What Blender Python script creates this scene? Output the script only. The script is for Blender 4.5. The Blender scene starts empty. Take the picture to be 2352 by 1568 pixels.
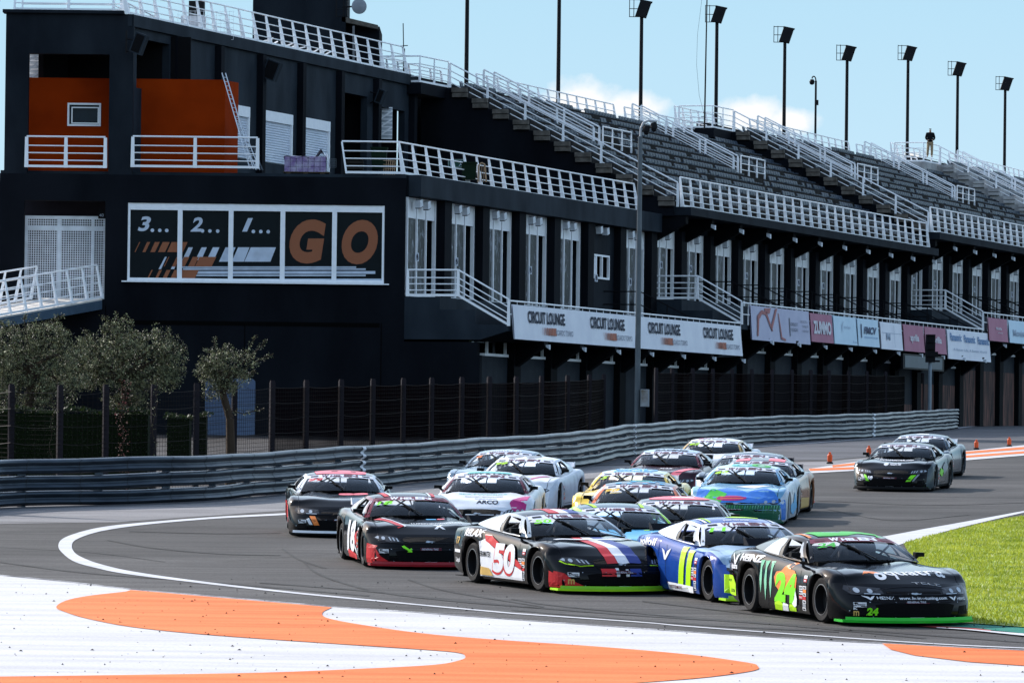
import bpy, bmesh, math, random
from mathutils import Vector, Matrix
from mathutils.bvhtree import BVHTree
random.seed(7)
SC = bpy.context.scene
COL = SC.collection
PI = math.pi

# ------------------------------------------------------------------ camera
CAMZ = 4.0
PITCH = math.radians(1.066); ROLL = 0.012
cam_d = bpy.data.cameras.new('camera'); cam = bpy.data.objects.new('camera', cam_d); COL.objects.link(cam)
cam_d.lens = 200; cam_d.sensor_width = 36; cam_d.clip_start = 1; cam_d.clip_end = 6000
RM = (Matrix.Rotation(PI/2 + PITCH, 4, 'X') @ Matrix.Rotation(ROLL, 4, 'Z'))
cam.matrix_world = Matrix.Translation((0, 0, CAMZ)) @ RM
SC.camera = cam
# ------------------------------------------------------------------ light
SUN_EL = math.radians(31); SUN_AZ = math.radians(-47)      # clockwise from +Y
W = bpy.data.worlds.new('World'); SC.world = W; W.use_nodes = True
wn = W.node_tree.nodes; wl = W.node_tree.links
bg = wn['Background']; sky = wn.new('ShaderNodeTexSky'); sky.sky_type = 'NISHITA'; sky.sun_disc = False
sky.sun_elevation = SUN_EL; sky.sun_rotation = SUN_AZ; sky.altitude = 0; sky.air_density = 1.0; sky.dust_density = 0.7; sky.ozone_density = 1.0
bg.inputs['Strength'].default_value = 0.135
SKYMIX = None
def sky_nodes():
    tc = wn.new('ShaderNodeTexCoord'); sep = wn.new('ShaderNodeSeparateXYZ'); wl.new(tc.outputs['Generated'], sep.inputs[0])
    def m(op, a, b=None, clamp=False):
        n = wn.new('ShaderNodeMath'); n.operation = op; n.use_clamp = clamp
        for i, q in enumerate((a, b)):
            if q is None: continue
            if isinstance(q, (int, float)): n.inputs[i].default_value = q
            else: wl.new(q, n.inputs[i])
        return n.outputs[0]
    yy = m('MAXIMUM', sep.outputs[1], 0.01)
    u = m('DIVIDE', sep.outputs[0], yy); v = m('DIVIDE', sep.outputs[2], yy)
    comb = wn.new('ShaderNodeCombineXYZ'); wl.new(u, comb.inputs[0]); wl.new(v, comb.inputs[1])
    ns = wn.new('ShaderNodeTexNoise'); ns.inputs['Scale'].default_value = 170; ns.inputs['Detail'].default_value = 6; ns.inputs['Roughness'].default_value = 0.55
    wl.new(comb.outputs[0], ns.inputs['Vector'])
    tot = None
    for (u0, v0, ru, rv) in [(.0115, .0612, .0085, .0044), (.0200, .0600, .0085, .0032), (.0415, .0592, .0070, .0042), (.0485, .0580, .0060, .0030), (.0700, .0520, .0022, .0010),
                             (-.09, .09, .03, .008), (.2, .12, .06, .012), (-.3, .1, .08, .014)]:
        du = m('DIVIDE', m('SUBTRACT', u, u0), ru); dv = m('DIVIDE', m('SUBTRACT', v, v0), rv)
        r = m('SQRT', m('ADD', m('MULTIPLY', du, du), m('MULTIPLY', dv, dv)))
        k = m('SUBTRACT', 1.25, r, True)
        tot = k if tot is None else m('MAXIMUM', tot, k)
    d = m('MULTIPLY', m('SUBTRACT', m('ADD', m('MULTIPLY', tot, 1.0), m('MULTIPLY', m('SUBTRACT', ns.outputs[0], .5), 1.3)), .28), 1.7, True)
    tint = wn.new('ShaderNodeMix'); tint.data_type = 'RGBA'; tint.blend_type = 'MULTIPLY'; tint.inputs[0].default_value = 1
    wl.new(sky.outputs[0], tint.inputs[6]); tint.inputs[7].default_value = (1.22, 1.08, .93, 1)
    low = wn.new('ShaderNodeMix'); low.data_type = 'RGBA'; wl.new(m('SUBTRACT', 1.6, m('MULTIPLY', m('ABSOLUTE', sep.outputs[2]), 6.0), True), low.inputs[0]); wl.new(tint.outputs[2], low.inputs[6])
    lc = wn.new('ShaderNodeMix'); lc.data_type = 'RGBA'; wl.new(m('MULTIPLY', v, 11.0, True), lc.inputs[0]); lc.inputs[6].default_value = (1.84, 2.37, 2.70, 1); lc.inputs[7].default_value = (1.27, 2.04, 2.56, 1)
    wl.new(lc.outputs[2], low.inputs[7])
    mx = wn.new('ShaderNodeMix'); mx.data_type = 'RGBA'; wl.new(d, mx.inputs[0]); wl.new(low.outputs[2], mx.inputs[6]); mx.inputs[7].default_value = (2.76, 2.78, 2.80, 1)
    wl.new(mx.outputs[2], bg.inputs['Color'])
sky_nodes()
sl = bpy.data.lights.new('sun', 'SUN'); so = bpy.data.objects.new('sun', sl); COL.objects.link(so)
sl.energy = 2.4; sl.angle = math.radians(0.5); sl.color = (1, .955, .90)
sdir = Vector((math.sin(SUN_AZ)*math.cos(SUN_EL), math.cos(SUN_AZ)*math.cos(SUN_EL), math.sin(SUN_EL)))
so.rotation_euler = sdir.to_track_quat('Z', 'Y').to_euler(); so.location = (-60, 60, 60)
vs = SC.view_settings; vs.view_transform = 'Standard'; vs.look = 'None'; vs.gamma = 1; vs.exposure = 1.45; vs.use_curve_mapping = False
SC.render.engine = 'CYCLES'
SC.cycles.max_bounces = 6; SC.cycles.transparent_max_bounces = 16; SC.cycles.caustics_reflective = False; SC.cycles.caustics_refractive = False

# ------------------------------------------------------------------ photo-plane helpers (camera frame 2352 px wide -> world)
FP = 200/36*2352
def ray(x, y):
    v = RM.to_3x3() @ Vector(((x-1176)/FP, -(y-784)/FP, -1.0))
    return v / v.y
def P(x, y, d):
    v = ray(x, y); return Vector((v.x*d, d, CAMZ + v.z*d))
def Zp(x, y, d): return P(x, y, d).z
GT = [(-50, -1.1), (0, .04), (60, 1.35), (77, 1.74), (100, 2.24), (117, 2.62), (132, 2.94), (155, 3.39), (178, 3.8), (237, 4.63), (300, 5.4), (400, 6.3), (600, 7.4), (1500, 8.0), (4000, 8.0)]
def zg(d):
    if d <= GT[0][0]: return GT[0][1]
    for i in range(len(GT)-1):
        if d <= GT[i+1][0]:
            x0, y0 = GT[i]; x1, y1 = GT[i+1]
            def sl_(j):
                if j <= 0 or j >= len(GT)-1: return 0 if j > 0 else (GT[1][1]-GT[0][1])/(GT[1][0]-GT[0][0])
                return (GT[j+1][1]-GT[j-1][1])/(GT[j+1][0]-GT[j-1][0])
            h = x1-x0; t = (d-x0)/h; m0 = sl_(i)*h; m1 = sl_(i+1)*h
            return (2*t**3-3*t*t+1)*y0+(t**3-2*t*t+t)*m0+(-2*t**3+3*t*t)*y1+(t**3-t*t)*m1
    return GT[-1][1]
def G(x, y, h=0.0):
    v = ray(x, y); a, b = 30.0, 700.0
    f = lambda d: CAMZ+v.z*d-(zg(d)+h)
    prev = a
    d = a
    while d < b:
        if f(d) < 0: break
        prev = d; d += 2
    a, b = prev, d
    for _ in range(30):
        m = (a+b)/2
        if f(m) > 0: a = m
        else: b = m
    return Vector((v.x*a, a, zg(a)))

# ------------------------------------------------------------------ materials
MATS = {}
def _new(name):
    m = bpy.data.materials.new(name); m.use_nodes = True; return m, m.node_tree.nodes, m.node_tree.links, m.node_tree.nodes['Principled BSDF']
def mat(name, col, rough=.6, metal=0, var=.12, scale=3.0, bump=0, coat=0, spec=.5, col2=None, stretch=None, detail=5, bscale=None):
    """procedural: principled with noise driven colour variation and optional bump"""
    if name in MATS: return MATS[name]
    if max(col[:3]) < .06 and spec == .5: spec = .07
    elif spec == .5: spec = .2
    m, n, l, p = _new(name)
    tc = n.new('ShaderNodeTexCoord'); mp = n.new('ShaderNodeMapping'); l.new(tc.outputs['Object'], mp.inputs[0])
    if stretch: mp.inputs['Scale'].default_value = stretch
    ns = n.new('ShaderNodeTexNoise'); ns.inputs['Scale'].default_value = scale; ns.inputs['Detail'].default_value = detail; l.new(mp.outputs[0], ns.inputs['Vector'])
    cr = n.new('ShaderNodeValToRGB'); cr.color_ramp.elements[0].position = .3; cr.color_ramp.elements[1].position = .7
    c = Vector(col[:3]); c2 = Vector(col2[:3]) if col2 else c*(1+var)
    c1 = c*(1-var) if not col2 else c
    cr.color_ramp.elements[0].color = (*c1, 1); cr.color_ramp.elements[1].color = (*[min(q, 1) for q in c2], 1)
    l.new(ns.outputs[0], cr.inputs[0]); l.new(cr.outputs[0], p.inputs['Base Color'])
    p.inputs['Roughness'].default_value = rough; p.inputs['Metallic'].default_value = metal
    p.inputs['Specular IOR Level'].default_value = spec
    if coat: p.inputs['Coat Weight'].default_value = coat; p.inputs['Coat Roughness'].default_value = .05
    if bump:
        nb = n.new('ShaderNodeTexNoise'); nb.inputs['Scale'].default_value = bscale or scale*8; nb.inputs['Detail'].default_value = 4; l.new(mp.outputs[0], nb.inputs['Vector'])
        b = n.new('ShaderNodeBump'); b.inputs['Strength'].default_value = bump; b.inputs['Distance'].default_value = .02; l.new(nb.outputs[0], b.inputs['Height']); l.new(b.outputs[0], p.inputs['Normal'])
    MATS[name] = m; return m
def glass_mat(name, tint=(.75, .8, .82), ior=1.5, rough=.02, refl=(1, 1, 1)):
    if name in MATS: return MATS[name]
    m, n, l, p = _new(name); n.remove(p); out = n['Material Output']
    t = n.new('ShaderNodeBsdfTransparent'); t.inputs[0].default_value = (*tint, 1)
    g = n.new('ShaderNodeBsdfGlossy'); g.inputs['Roughness'].default_value = rough; g.inputs[0].default_value = (*refl, 1)
    f = n.new('ShaderNodeFresnel'); f.inputs[0].default_value = ior
    ns = n.new('ShaderNodeTexNoise'); ns.inputs['Scale'].default_value = 1.3; tc = n.new('ShaderNodeTexCoord'); l.new(tc.outputs['Object'], ns.inputs['Vector'])
    b = n.new('ShaderNodeBump'); b.inputs['Strength'].default_value = .06; l.new(ns.outputs[0], b.inputs['Height']); l.new(b.outputs[0], g.inputs['Normal'])
    x = n.new('ShaderNodeMixShader'); l.new(f.outputs[0], x.inputs[0]); l.new(t.outputs[0], x.inputs[1]); l.new(g.outputs[0], x.inputs[2]); l.new(x.outputs[0], out.inputs[0])
    MATS[name] = m; return m
def paint(name, c, rough=.16):
    if max(c) < .01: c = tuple(q*.35 for q in c)
    return mat('paint_'+name, c, rough, 0, .10, 6, 0, coat=.06, spec=.14)
def vinyl(name, c):
    return mat('vinyl_'+name, c, .4, 0, .06, 8)
# ------------------------------------------------------------------ mesh builder
class MB:
    def __init__(s): s.v = []; s.f = []; s.m = []
    def add(s, pts, faces, mi=0):
        o = len(s.v); s.v += [Vector(p) for p in pts]; s.f += [tuple(i+o for i in f) for f in faces]; s.m += [mi]*len(faces)
    def poly(s, pts, mi=0): s.add(pts, [tuple(range(len(pts)))], mi)
    def ob(s, o, a, b, c, mi=0):
        o = Vector(o); a = Vector(a); b = Vector(b); c = Vector(c)
        if a.cross(b).dot(c) < 0: a, b = b, a
        s.add([o, o+a, o+a+b, o+b, o+c, o+a+c, o+a+b+c, o+b+c], [(3, 2, 1, 0), (4, 5, 6, 7), (0, 1, 5, 4), (1, 2, 6, 5), (2, 3, 7, 6), (3, 0, 4, 7)], mi)
    def box(s, x0, x1, y0, y1, z0, z1, mi=0): s.ob((x0, y0, z0), (x1-x0, 0, 0), (0, y1-y0, 0), (0, 0, z1-z0), mi)
    def bar(s, p, q, w, h, up=(0, 0, 1), mi=0):
        p = Vector(p); q = Vector(q); d = q-p
        if d.length < 1e-6: return
        u = Vector(up); sd = d.cross(u)
        if sd.length < 1e-5: sd = d.cross(Vector((1, 0, 0)))
        sd.normalize(); u = sd.cross(d).normalized()
        s.ob(p-sd*w/2-u*h/2, sd*w, d, u*h, mi)
    def tube(s, p, q, r, n=6, mi=0, r2=None, caps=True):
        p = Vector(p); q = Vector(q); d = (q-p); 
        if d.length < 1e-6: return
        d.normalize(); a = d.orthogonal().normalized(); b = d.cross(a); r2 = r if r2 is None else r2
        pts = [p+(a*math.cos(t)+b*math.sin(t))*r for t in [2*PI*i/n for i in range(n)]]+[q+(a*math.cos(t)+b*math.sin(t))*r2 for t in [2*PI*i/n for i in range(n)]]
        fs = [(i, (i+1) % n, n+(i+1) % n, n+i) for i in range(n)]
        if caps: fs += [tuple(range(n-1, -1, -1)), tuple(range(n, 2*n))]
        s.add(pts, fs, mi)
    def path(s, pts, r, n=6, mi=0):
        for i in range(len(pts)-1): s.tube(pts[i], pts[i+1], r, n, mi)
    def prism(s, pts, vec, mi=0):
        n = len(pts); vec = Vector(vec); pts = [Vector(p) for p in pts]
        nrm = sum(((pts[i]-pts[0]).cross(pts[(i+1) % n]-pts[0]) for i in range(1, n-1)), Vector())
        if nrm.dot(vec) > 0: pts = pts[::-1]
        s.add(pts+[p+vec for p in pts], [tuple(range(n)), tuple(range(2*n-1, n-1, -1))]+[((i+1) % n, i, n+i, n+(i+1) % n) for i in range(n)], mi)
    def lathe(s, prof, c, ax, n=24, mi=0, closed=False):
        ax = Vector(ax).normalized(); a = ax.orthogonal().normalized(); b = ax.cross(a); c = Vector(c); k = len(prof)
        pts = [c+ax*h+(a*math.cos(t)+b*math.sin(t))*r for t in [2*PI*i/n for i in range(n)] for (r, h) in prof]
        fs = []
        for i in range(n):
            for j in range(k-1): fs.append((i*k+j, ((i+1) % n)*k+j, ((i+1) % n)*k+j+1, i*k+j+1))
        s.add(pts, fs, mi)
    def grid(s, fn, nu, nv, mi=0, flip=False):
        o = len(s.v)
        for i in range(nu+1):
            for j in range(nv+1): s.v.append(Vector(fn(i/nu, j/nv)))
        for i in range(nu):
            for j in range(nv):
                q = (o+i*(nv+1)+j, o+(i+1)*(nv+1)+j, o+(i+1)*(nv+1)+j+1, o+i*(nv+1)+j+1)
                s.f.append(q[::-1] if flip else q); s.m.append(mi)
    def mesh(s, name, mats, smooth=False, sharp=35, off=Vector((0, 0, 0))):
        me = bpy.data.meshes.new(name); me.from_pydata([p-off for p in s.v], [], s.f)
        for q in (mats if isinstance(mats, (list, tuple)) else [mats]): me.materials.append(q)
        me.polygons.foreach_set('material_index', s.m)
        if smooth:
            me.polygons.foreach_set('use_smooth', [True]*len(s.f)); me.set_sharp_from_angle(angle=math.radians(sharp))
        me.update(); return me
    def build(s, name, mats, parent=None, smooth=False, sharp=35, loc=None):
        """verts are world coordinates (or parent-local when parent['local'] flag); object sits at loc or parent's origin"""
        off = Vector((0, 0, 0))
        if parent is not None: off = Vector(parent['org']) if 'org' in parent else Vector((0, 0, 0))
        elif loc is not None: off = Vector(loc)
        o = bpy.data.objects.new(name, s.mesh(name, mats, smooth, sharp, off)); COL.objects.link(o)
        if parent is not None: o.parent = parent; o['org'] = tuple(off)
        else: o.location = off; o['org'] = tuple(off)
        return o
ORGS = []
def tag(o, label=None, cat=None, group=None, kind=None):
    if label: o['label'] = label
    if cat: o['category'] = cat
    if group: o['group'] = group
    if kind: o['kind'] = kind
    return o
def thing(name, label, cat, loc=(0, 0, 0), group=None):
    o = bpy.data.objects.new(name, None); COL.objects.link(o); o.location = loc; o.empty_display_size = .3; o['org'] = tuple(Vector(loc))
    return tag(o, label, cat, group)
def inst(name, me, parent, loc, rot=None):
    """object sharing a mesh; loc in world coordinates"""
    o = bpy.data.objects.new(name, me); COL.objects.link(o)
    if parent is not None: o.parent = parent; o.location = Vector(loc)-Vector(parent['org'])
    else: o.location = loc
    if rot is not None: o.rotation_euler = rot
    return o
# ------------------------------------------------------------------ text as 2-D triangles
_T = {}
def text2d(s, shear=0, bold=0):
    k = (s, shear, bold)
    if k in _T: return _T[k]
    cu = bpy.data.curves.new('t', 'FONT'); cu.body = s; cu.shear = shear; cu.offset = bold; cu.resolution_u = 6 if len(s) < 3 else 3; cu.size = 1
    ob = bpy.data.objects.new('t', cu); COL.objects.link(ob)
    bpy.context.view_layer.update()
    me = bpy.data.meshes.new_from_object(ob.evaluated_get(bpy.context.evaluated_depsgraph_get()))
    v = [(p.co.x, p.co.y) for p in me.vertices]; f = [tuple(p.vertices) for p in me.polygons]
    bpy.data.objects.remove(ob); bpy.data.curves.remove(cu); bpy.data.meshes.remove(me)
    xs = [p[0] for p in v]; ys = [p[1] for p in v]; x0, x1, y0, y1 = min(xs), max(xs), min(ys), max(ys)
    v = [((x-x0)/(x1-x0), (y-y0)/(y1-y0)) for x, y in v]
    _T[k] = (v, f); return _T[k]
def text_on(mb, s, fn, u0, u1, v0, v1, shear=0, bold=0, mi=0):
    v, f = text2d(s, shear, bold)
    mb.add([fn(u0+(u1-u0)*x, v0+(v1-v0)*y) for x, y in v], f, mi)
def grid_poly(poly, step, faces=None):
    """2-D polygon (or mesh when faces given) cut on a grid: returns verts, faces"""
    bm = bmesh.new(); vs_ = [bm.verts.new((x, y, 0)) for x, y in poly]
    if faces is None: bm.faces.new(vs_); bmesh.ops.triangulate(bm, faces=bm.faces[:])
    else:
        for f_ in faces:
            try: bm.faces.new([vs_[i] for i in f_])
            except ValueError: pass
    xs = [p[0] for p in poly]; ys = [p[1] for p in poly]
    for ax, lo, hi in ((0, min(xs), max(xs)), (1, min(ys), max(ys))):
        st = step if not isinstance(step, tuple) else step[ax]
        k = math.ceil(lo/st)*st
        while k < hi:
            co = [0, 0, 0]; no = [0, 0, 0]; co[ax] = k; no[ax] = 1
            bmesh.ops.bisect_plane(bm, geom=bm.verts[:]+bm.edges[:]+bm.faces[:], dist=1e-6, plane_co=co, plane_no=no)
            k += st
    bm.verts.index_update(); v = [tuple(q.co[:2]) for q in bm.verts]; f = [tuple(q.index for q in fc.verts) for fc in bm.faces]
    bm.free(); return v, f
def smooth_path(pts, n=8, closed=False):
    """catmull-rom through 2-D / 3-D points"""
    out = []; N = len(pts); pts = [Vector(p) for p in pts]
    rng = range(N) if closed else range(N-1)
    for i in rng:
        p0 = pts[(i-1) % N] if closed or i > 0 else pts[i]*2-pts[i+1]; p1 = pts[i]; p2 = pts[(i+1) % N]; p3 = pts[(i+2) % N] if closed or i+2 < N else p2*2-p1
        for k in range(n):
            t = k/n; out.append(.5*((2*p1)+(-p0+p2)*t+(2*p0-5*p1+4*p2-p3)*t*t+(-p0+3*p1-3*p2+p3)*t**3))
    if not closed: out.append(pts[-1])
    return out
# ================================================================== setting: ground, track, paint
M_ASPH = None
def asphalt(name, c, c2, sc=1.0, aggr=.5):
    m, n, l, p = _new(name); tc = n.new('ShaderNodeTexCoord')
    def noise(s, d=4, st=None, rough=.5):
        q = n.new('ShaderNodeTexNoise'); q.inputs['Scale'].default_value = s; q.inputs['Detail'].default_value = d; q.inputs['Roughness'].default_value = rough
        if st:
            mp = n.new('ShaderNodeMapping'); mp.inputs['Scale'].default_value = st; mp.inputs['Rotation'].default_value = (0, 0, .5); l.new(tc.outputs['Object'], mp.inputs[0]); l.new(mp.outputs[0], q.inputs['Vector'])
        else: l.new(tc.outputs['Object'], q.inputs['Vector'])
        return q.outputs[0]
    def ramp(f, a, b, p0=.35, p1=.65):
        r = n.new('ShaderNodeValToRGB'); r.color_ramp.elements[0].position = p0; r.color_ramp.elements[1].position = p1
        r.color_ramp.elements[0].color = (*a, 1); r.color_ramp.elements[1].color = (*b, 1); l.new(f, r.inputs[0]); return r.outputs[0]
    def mul(a, b, f=1.0, mode='MULTIPLY'):
        x = n.new('ShaderNodeMix'); x.data_type = 'RGBA'; x.blend_type = mode; x.inputs[0].default_value = f; l.new(a, x.inputs[6]); l.new(b, x.inputs[7]); return x.outputs[2]
    base = ramp(noise(.35*sc, 6), c, c2)
    grit = ramp(noise(30, 3, rough=.7), (1-aggr,)*3, (1+aggr,)*3, .3, .7)
    streak = ramp(noise(1.2, 6, (.10, 2.2, 1)), (.68,)*3, (1.18,)*3, .34, .66)
    patch = ramp(noise(.08, 3), (.74,)*3, (1.15,)*3, .4, .6)
    col = mul(mul(mul(base, grit), streak), patch)
    l.new(col, p.inputs['Base Color']); p.inputs['Roughness'].default_value = .82
    p.inputs['Specular IOR Level'].default_value = .15
    b = n.new('ShaderNodeBump'); b.inputs['Strength'].default_value = .5; b.inputs['Distance'].default_value = .01
    l.new(noise(45, 3, rough=.7), b.inputs['Height']); l.new(b.outputs[0], p.inputs['Normal'])
    return m
M_ASPH = asphalt('asphalt_track', (.050, .047, .047), (.072, .068, .067))
M_ASPH_L = asphalt('asphalt_pale', (.155, .15, .155), (.21, .205, .21), 1, .25)
M_ASPH_D = asphalt('asphalt_pit', (.075, .075, .085), (.10, .10, .11), 1, .25)
def runoff_paint(name, c, c2):
    m, n, l, p = _new(name); tc = n.new('ShaderNodeTexCoord')
    ns = n.new('ShaderNodeTexNoise'); ns.inputs['Scale'].default_value = .8; ns.inputs['Detail'].default_value = 7
    mp = n.new('ShaderNodeMapping'); mp.inputs['Scale'].default_value = (.35, 2.2, 1); mp.inputs['Rotation'].default_value = (0, 0, -.12); l.new(tc.outputs['Object'], mp.inputs[0]); l.new(mp.outputs[0], ns.inputs[0])
    r = n.new('ShaderNodeValToRGB'); r.color_ramp.elements[0].position = .34; r.color_ramp.elements[1].position = .62; r.color_ramp.elements[0].color = (*c, 1); r.color_ramp.elements[1].color = (*c2, 1)
    l.new(ns.outputs[0], r.inputs[0])
    fine = n.new('ShaderNodeTexNoise'); fine.inputs['Scale'].default_value = 26; fine.inputs['Detail'].default_value = 4; l.new(tc.outputs['Object'], fine.inputs[0])
    r2 = n.new('ShaderNodeValToRGB'); r2.color_ramp.elements[0].position = .3; r2.color_ramp.elements[1].position = .5; r2.color_ramp.elements[0].color = (.72, .72, .72, 1); r2.color_ramp.elements[1].color = (1, 1, 1, 1); l.new(fine.outputs[0], r2.inputs[0])
    x = n.new('ShaderNodeMix'); x.data_type = 'RGBA'; x.blend_type = 'MULTIPLY'; x.inputs[0].default_value = .8; l.new(r.outputs[0], x.inputs[6]); l.new(r2.outputs[0], x.inputs[7])
    l.new(x.outputs[2], p.inputs['Base Color']); p.inputs['Roughness'].default_value = .8; p.inputs['Specular IOR Level'].default_value = .12
    b = n.new('ShaderNodeBump'); b.inputs['Strength'].default_value = .35; b.inputs['Distance'].default_value = .008; l.new(fine.outputs[0], b.inputs['Height']); l.new(b.outputs[0], p.inputs['Normal'])
    return m
M_WHITE = runoff_paint('paint_runoff_white', (.44, .43, .44), (.53, .52, .53))
M_ORANGE = runoff_paint('paint_runoff_orange', (.60, .125, .030), (.72, .185, .055))
M_LINE = runoff_paint('paint_line_white', (.44, .445, .47), (.53, .53, .55))
M_TEAL = runoff_paint('paint_kerb_teal', (.01, .13, .10), (.02, .19, .14))
M_RUB = asphalt('asphalt_rubber', (.03, .029, .030), (.05, .05, .05))

def zgo(x, y): return zg(y)
g = MB()
ys = [-50, -20, 0, 20, 40]+[40+2*i for i in range(1, 191)]+[430, 460, 500, 560, 640, 760, 900, 1200, 1500, 2200, 3000, 4000]
xs = [-700, -200, -60, -20, 0, 20, 60, 200, 900]
o = [(x, y, zg(y)) for y in ys for x in xs]; nx = len(xs)
g.add(o, [(j*nx+i, j*nx+i+1, (j+1)*nx+i+1, (j+1)*nx+i) for j in range(len(ys)-1) for i in range(nx-1)])
tag(g.build('ground', M_ASPH), kind='structure')

def sheet(name, poly, level, m, parent=None, step=2.0):
    v, f = grid_poly([(p[0], p[1]) for p in poly], (4.0, step)); b = MB()
    b.add([(x, y, zg(y)+.004*level) for x, y in v], f)
    bm = None
    ob = b.build(name, m)
    # faces up
    me = ob.data
    if me.polygons and sum(p.normal.z for p in me.polygons) < 0: me.flip_normals()
    return tag(ob, kind='structure')
def conv(z, x0, y0, k): return ((x0+z[0]/k)/1.08844, (y0+z[1]/k)/1.08844)
ZA = lambda x, y: G(*conv((x, y), 0, 1240, 1.8375))
ZB = lambda x, y: G(*conv((x, y), 1280, 1240, 1.8375))
ZC = lambda x, y: G(*conv((x, y), 1860, 860, 3.357))
DG = lambda x, y: G(x, y)
def strip(name, a, b, level, m, n=6):
    a = smooth_path([(p.x, p.y, 0) for p in a], n); b = smooth_path([(p.x, p.y, 0) for p in b], n); mb = MB()
    def sub(p, q):
        return p
    k = min(len(a), len(b)); pts = []
    mb.add([(p.x, p.y, zg(p.y)+.004*level) for p in a[:k]]+[(p.x, p.y, zg(p.y)+.004*level) for p in b[:k]], [(i, i+1, k+i+1, k+i) for i in range(k-1)])
    ob = mb.build(name, m)
    if sum(p.normal.z for p in ob.data.polygons) < 0: ob.data.flip_normals()
    return tag(ob, kind='structure')

# pale asphalt apron along the barrier
sheet('track_surface', [DG(*p) for p in [(-60, 1204), (270, 1199), (640, 1173), (1000, 1142), (1335, 1100), (1560, 1082), (1790, 1085), (2110, 1068), (2460, 1035), (2460, 1022), (2110, 1040), (1900, 1060), (1600, 1065), (1335, 1071), (1100, 1092), (890, 1112), (640, 1136), (400, 1150), (200, 1158), (-60, 1166)]], 1, M_ASPH_L)
# pit lane
sheet('pit_road', [DG(*p) for p in [(1350, 1070), (1600, 1062), (1900, 1056), (2110, 1040), (2460, 1020), (2460, 940), (2250, 945), (2199, 962), (2005, 990), (1709, 1010), (1459, 1038), (1335, 1060)]], 2, M_ASPH_D)
# white wrap-round line on the left
oz = [(1400, 72), (1285, 80), (1000, 95), (700, 118), (500, 138), (380, 162), (290, 195), (268, 230), (290, 265), (345, 303), (440, 330), (560, 355), (800, 386), (1100, 421), (1400, 453), (1700, 481), (2000, 509), (2352, 541)]
iz = [(1400, 79), (1285, 88), (1000, 103), (720, 126), (540, 148), (430, 170), (350, 200), (330, 228), (345, 262), (400, 292), (480, 318), (600, 345), (820, 378), (1100, 413), (1400, 446), (1700, 475), (2000, 504), (2352, 536)]
strip('road_marking', [ZA(*p) for p in oz], [ZA(*p) for p in iz], 2, M_LINE)
strip('road_marking', [ZB(*p) for p in [(0, 536), (600, 578), (790, 595), (1400, 640), (2000, 680), (2500, 702)]], [ZB(*p) for p in [(0, 541), (600, 582), (790, 599), (1400, 644), (2000, 684), (2500, 706)]], 2, M_LINE)
# run-off: white base
edge = [ZA(*p) for p in [(-200, 352), (0, 366), (300, 395), (600, 430), (900, 456), (1200, 482), (1520, 510), (1900, 536), (2352, 570)]]+[ZB(*p) for p in [(500, 605), (1000, 640), (1500, 670), (2000, 695), (2500, 718)]]
sheet('runoff_surface', edge+[ZB(2700, 1100), ZA(-400, 1100)], 2, M_WHITE)
lobe = [(-200, 834), (0, 833), (600, 825), (1200, 815), (1700, 795), (2000, 778), (2110, 758), (2138, 742), (2100, 722), (1900, 705), (1300, 665), (900, 635), (600, 603), (400, 565), (300, 535), (258, 513), (300, 484), (400, 462), (580, 441)]
lobe = smooth_path([ZA(*p).xy.to_3d() for p in lobe], 4)
top = [ZA(*p) for p in [(600, 434), (900, 460), (1200, 486), (1525, 514)]]
nose = smooth_path([ZA(*p).xy.to_3d() for p in [(1525, 514), (1480, 540), (1520, 568), (1750, 608), (2000, 640), (2352, 668)]]+[ZB(*p).xy.to_3d() for p in [(400, 695), (800, 730), (1080, 768), (1128, 785), (1110, 805), (900, 835), (620, 858), (300, 880)]], 4)
sheet('runoff_surface', top+nose[1:]+[ZA(2352, 950), ZA(-300, 950)]+lobe, 4, M_ORANGE)
sheet('runoff_surface', [ZB(*p) for p in [(1700, 680), (2000, 697), (2352, 714), (2500, 722), (2500, 792), (2352, 782), (2100, 765), (1850, 735), (1740, 708)]], 4, M_ORANGE)
# narrow slot drain along the edge of the run-off
strip('road_line', [p for p in edge], [Vector((p.x, p.y+.22, 0)) for p in edge], 3, asphalt('asphalt_joint', (.10, .10, .11), (.33, .33, .34), 6, .8), 4)
# right hand white line
strip('road_marking', [ZB(*p) for p in [(1700, 186), (1740, 180), (1900, 150), (2080, 118), (2352, 68), (2500, 42), (3100, -52), (4200, -185)]], [ZB(*p) for p in [(1760, 232), (1785, 222), (1900, 190), (2030, 152), (2352, 76), (2500, 50), (3100, -44), (4200, -177)]], 2, M_LINE)
# kerb right
strip('kerb_marking', [ZB(*p) for p in [(1900, 585), (2075, 588), (2352, 606), (2500, 616)]], [ZB(*p) for p in [(1900, 600), (2075, 606), (2352, 632), (2500, 645)]], 3, M_TEAL)
strip('kerb_marking', [ZB(*p) for p in [(1800, 590), (1950, 600), (2080, 606), (2200, 618)]], [ZB(*p) for p in [(1800, 596), (1950, 607), (2080, 614), (2200, 625)]], 4, runoff_paint('paint_kerb_red', (.2, .03, .03), (.35, .05, .04)))
strip('road_marking', [ZB(*p) for p in [(1950, 607), (2080, 614), (2352, 636), (2500, 648)]], [ZB(*p) for p in [(1950, 610), (2080, 618), (2352, 646), (2500, 660)]], 5, M_LINE)
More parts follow.
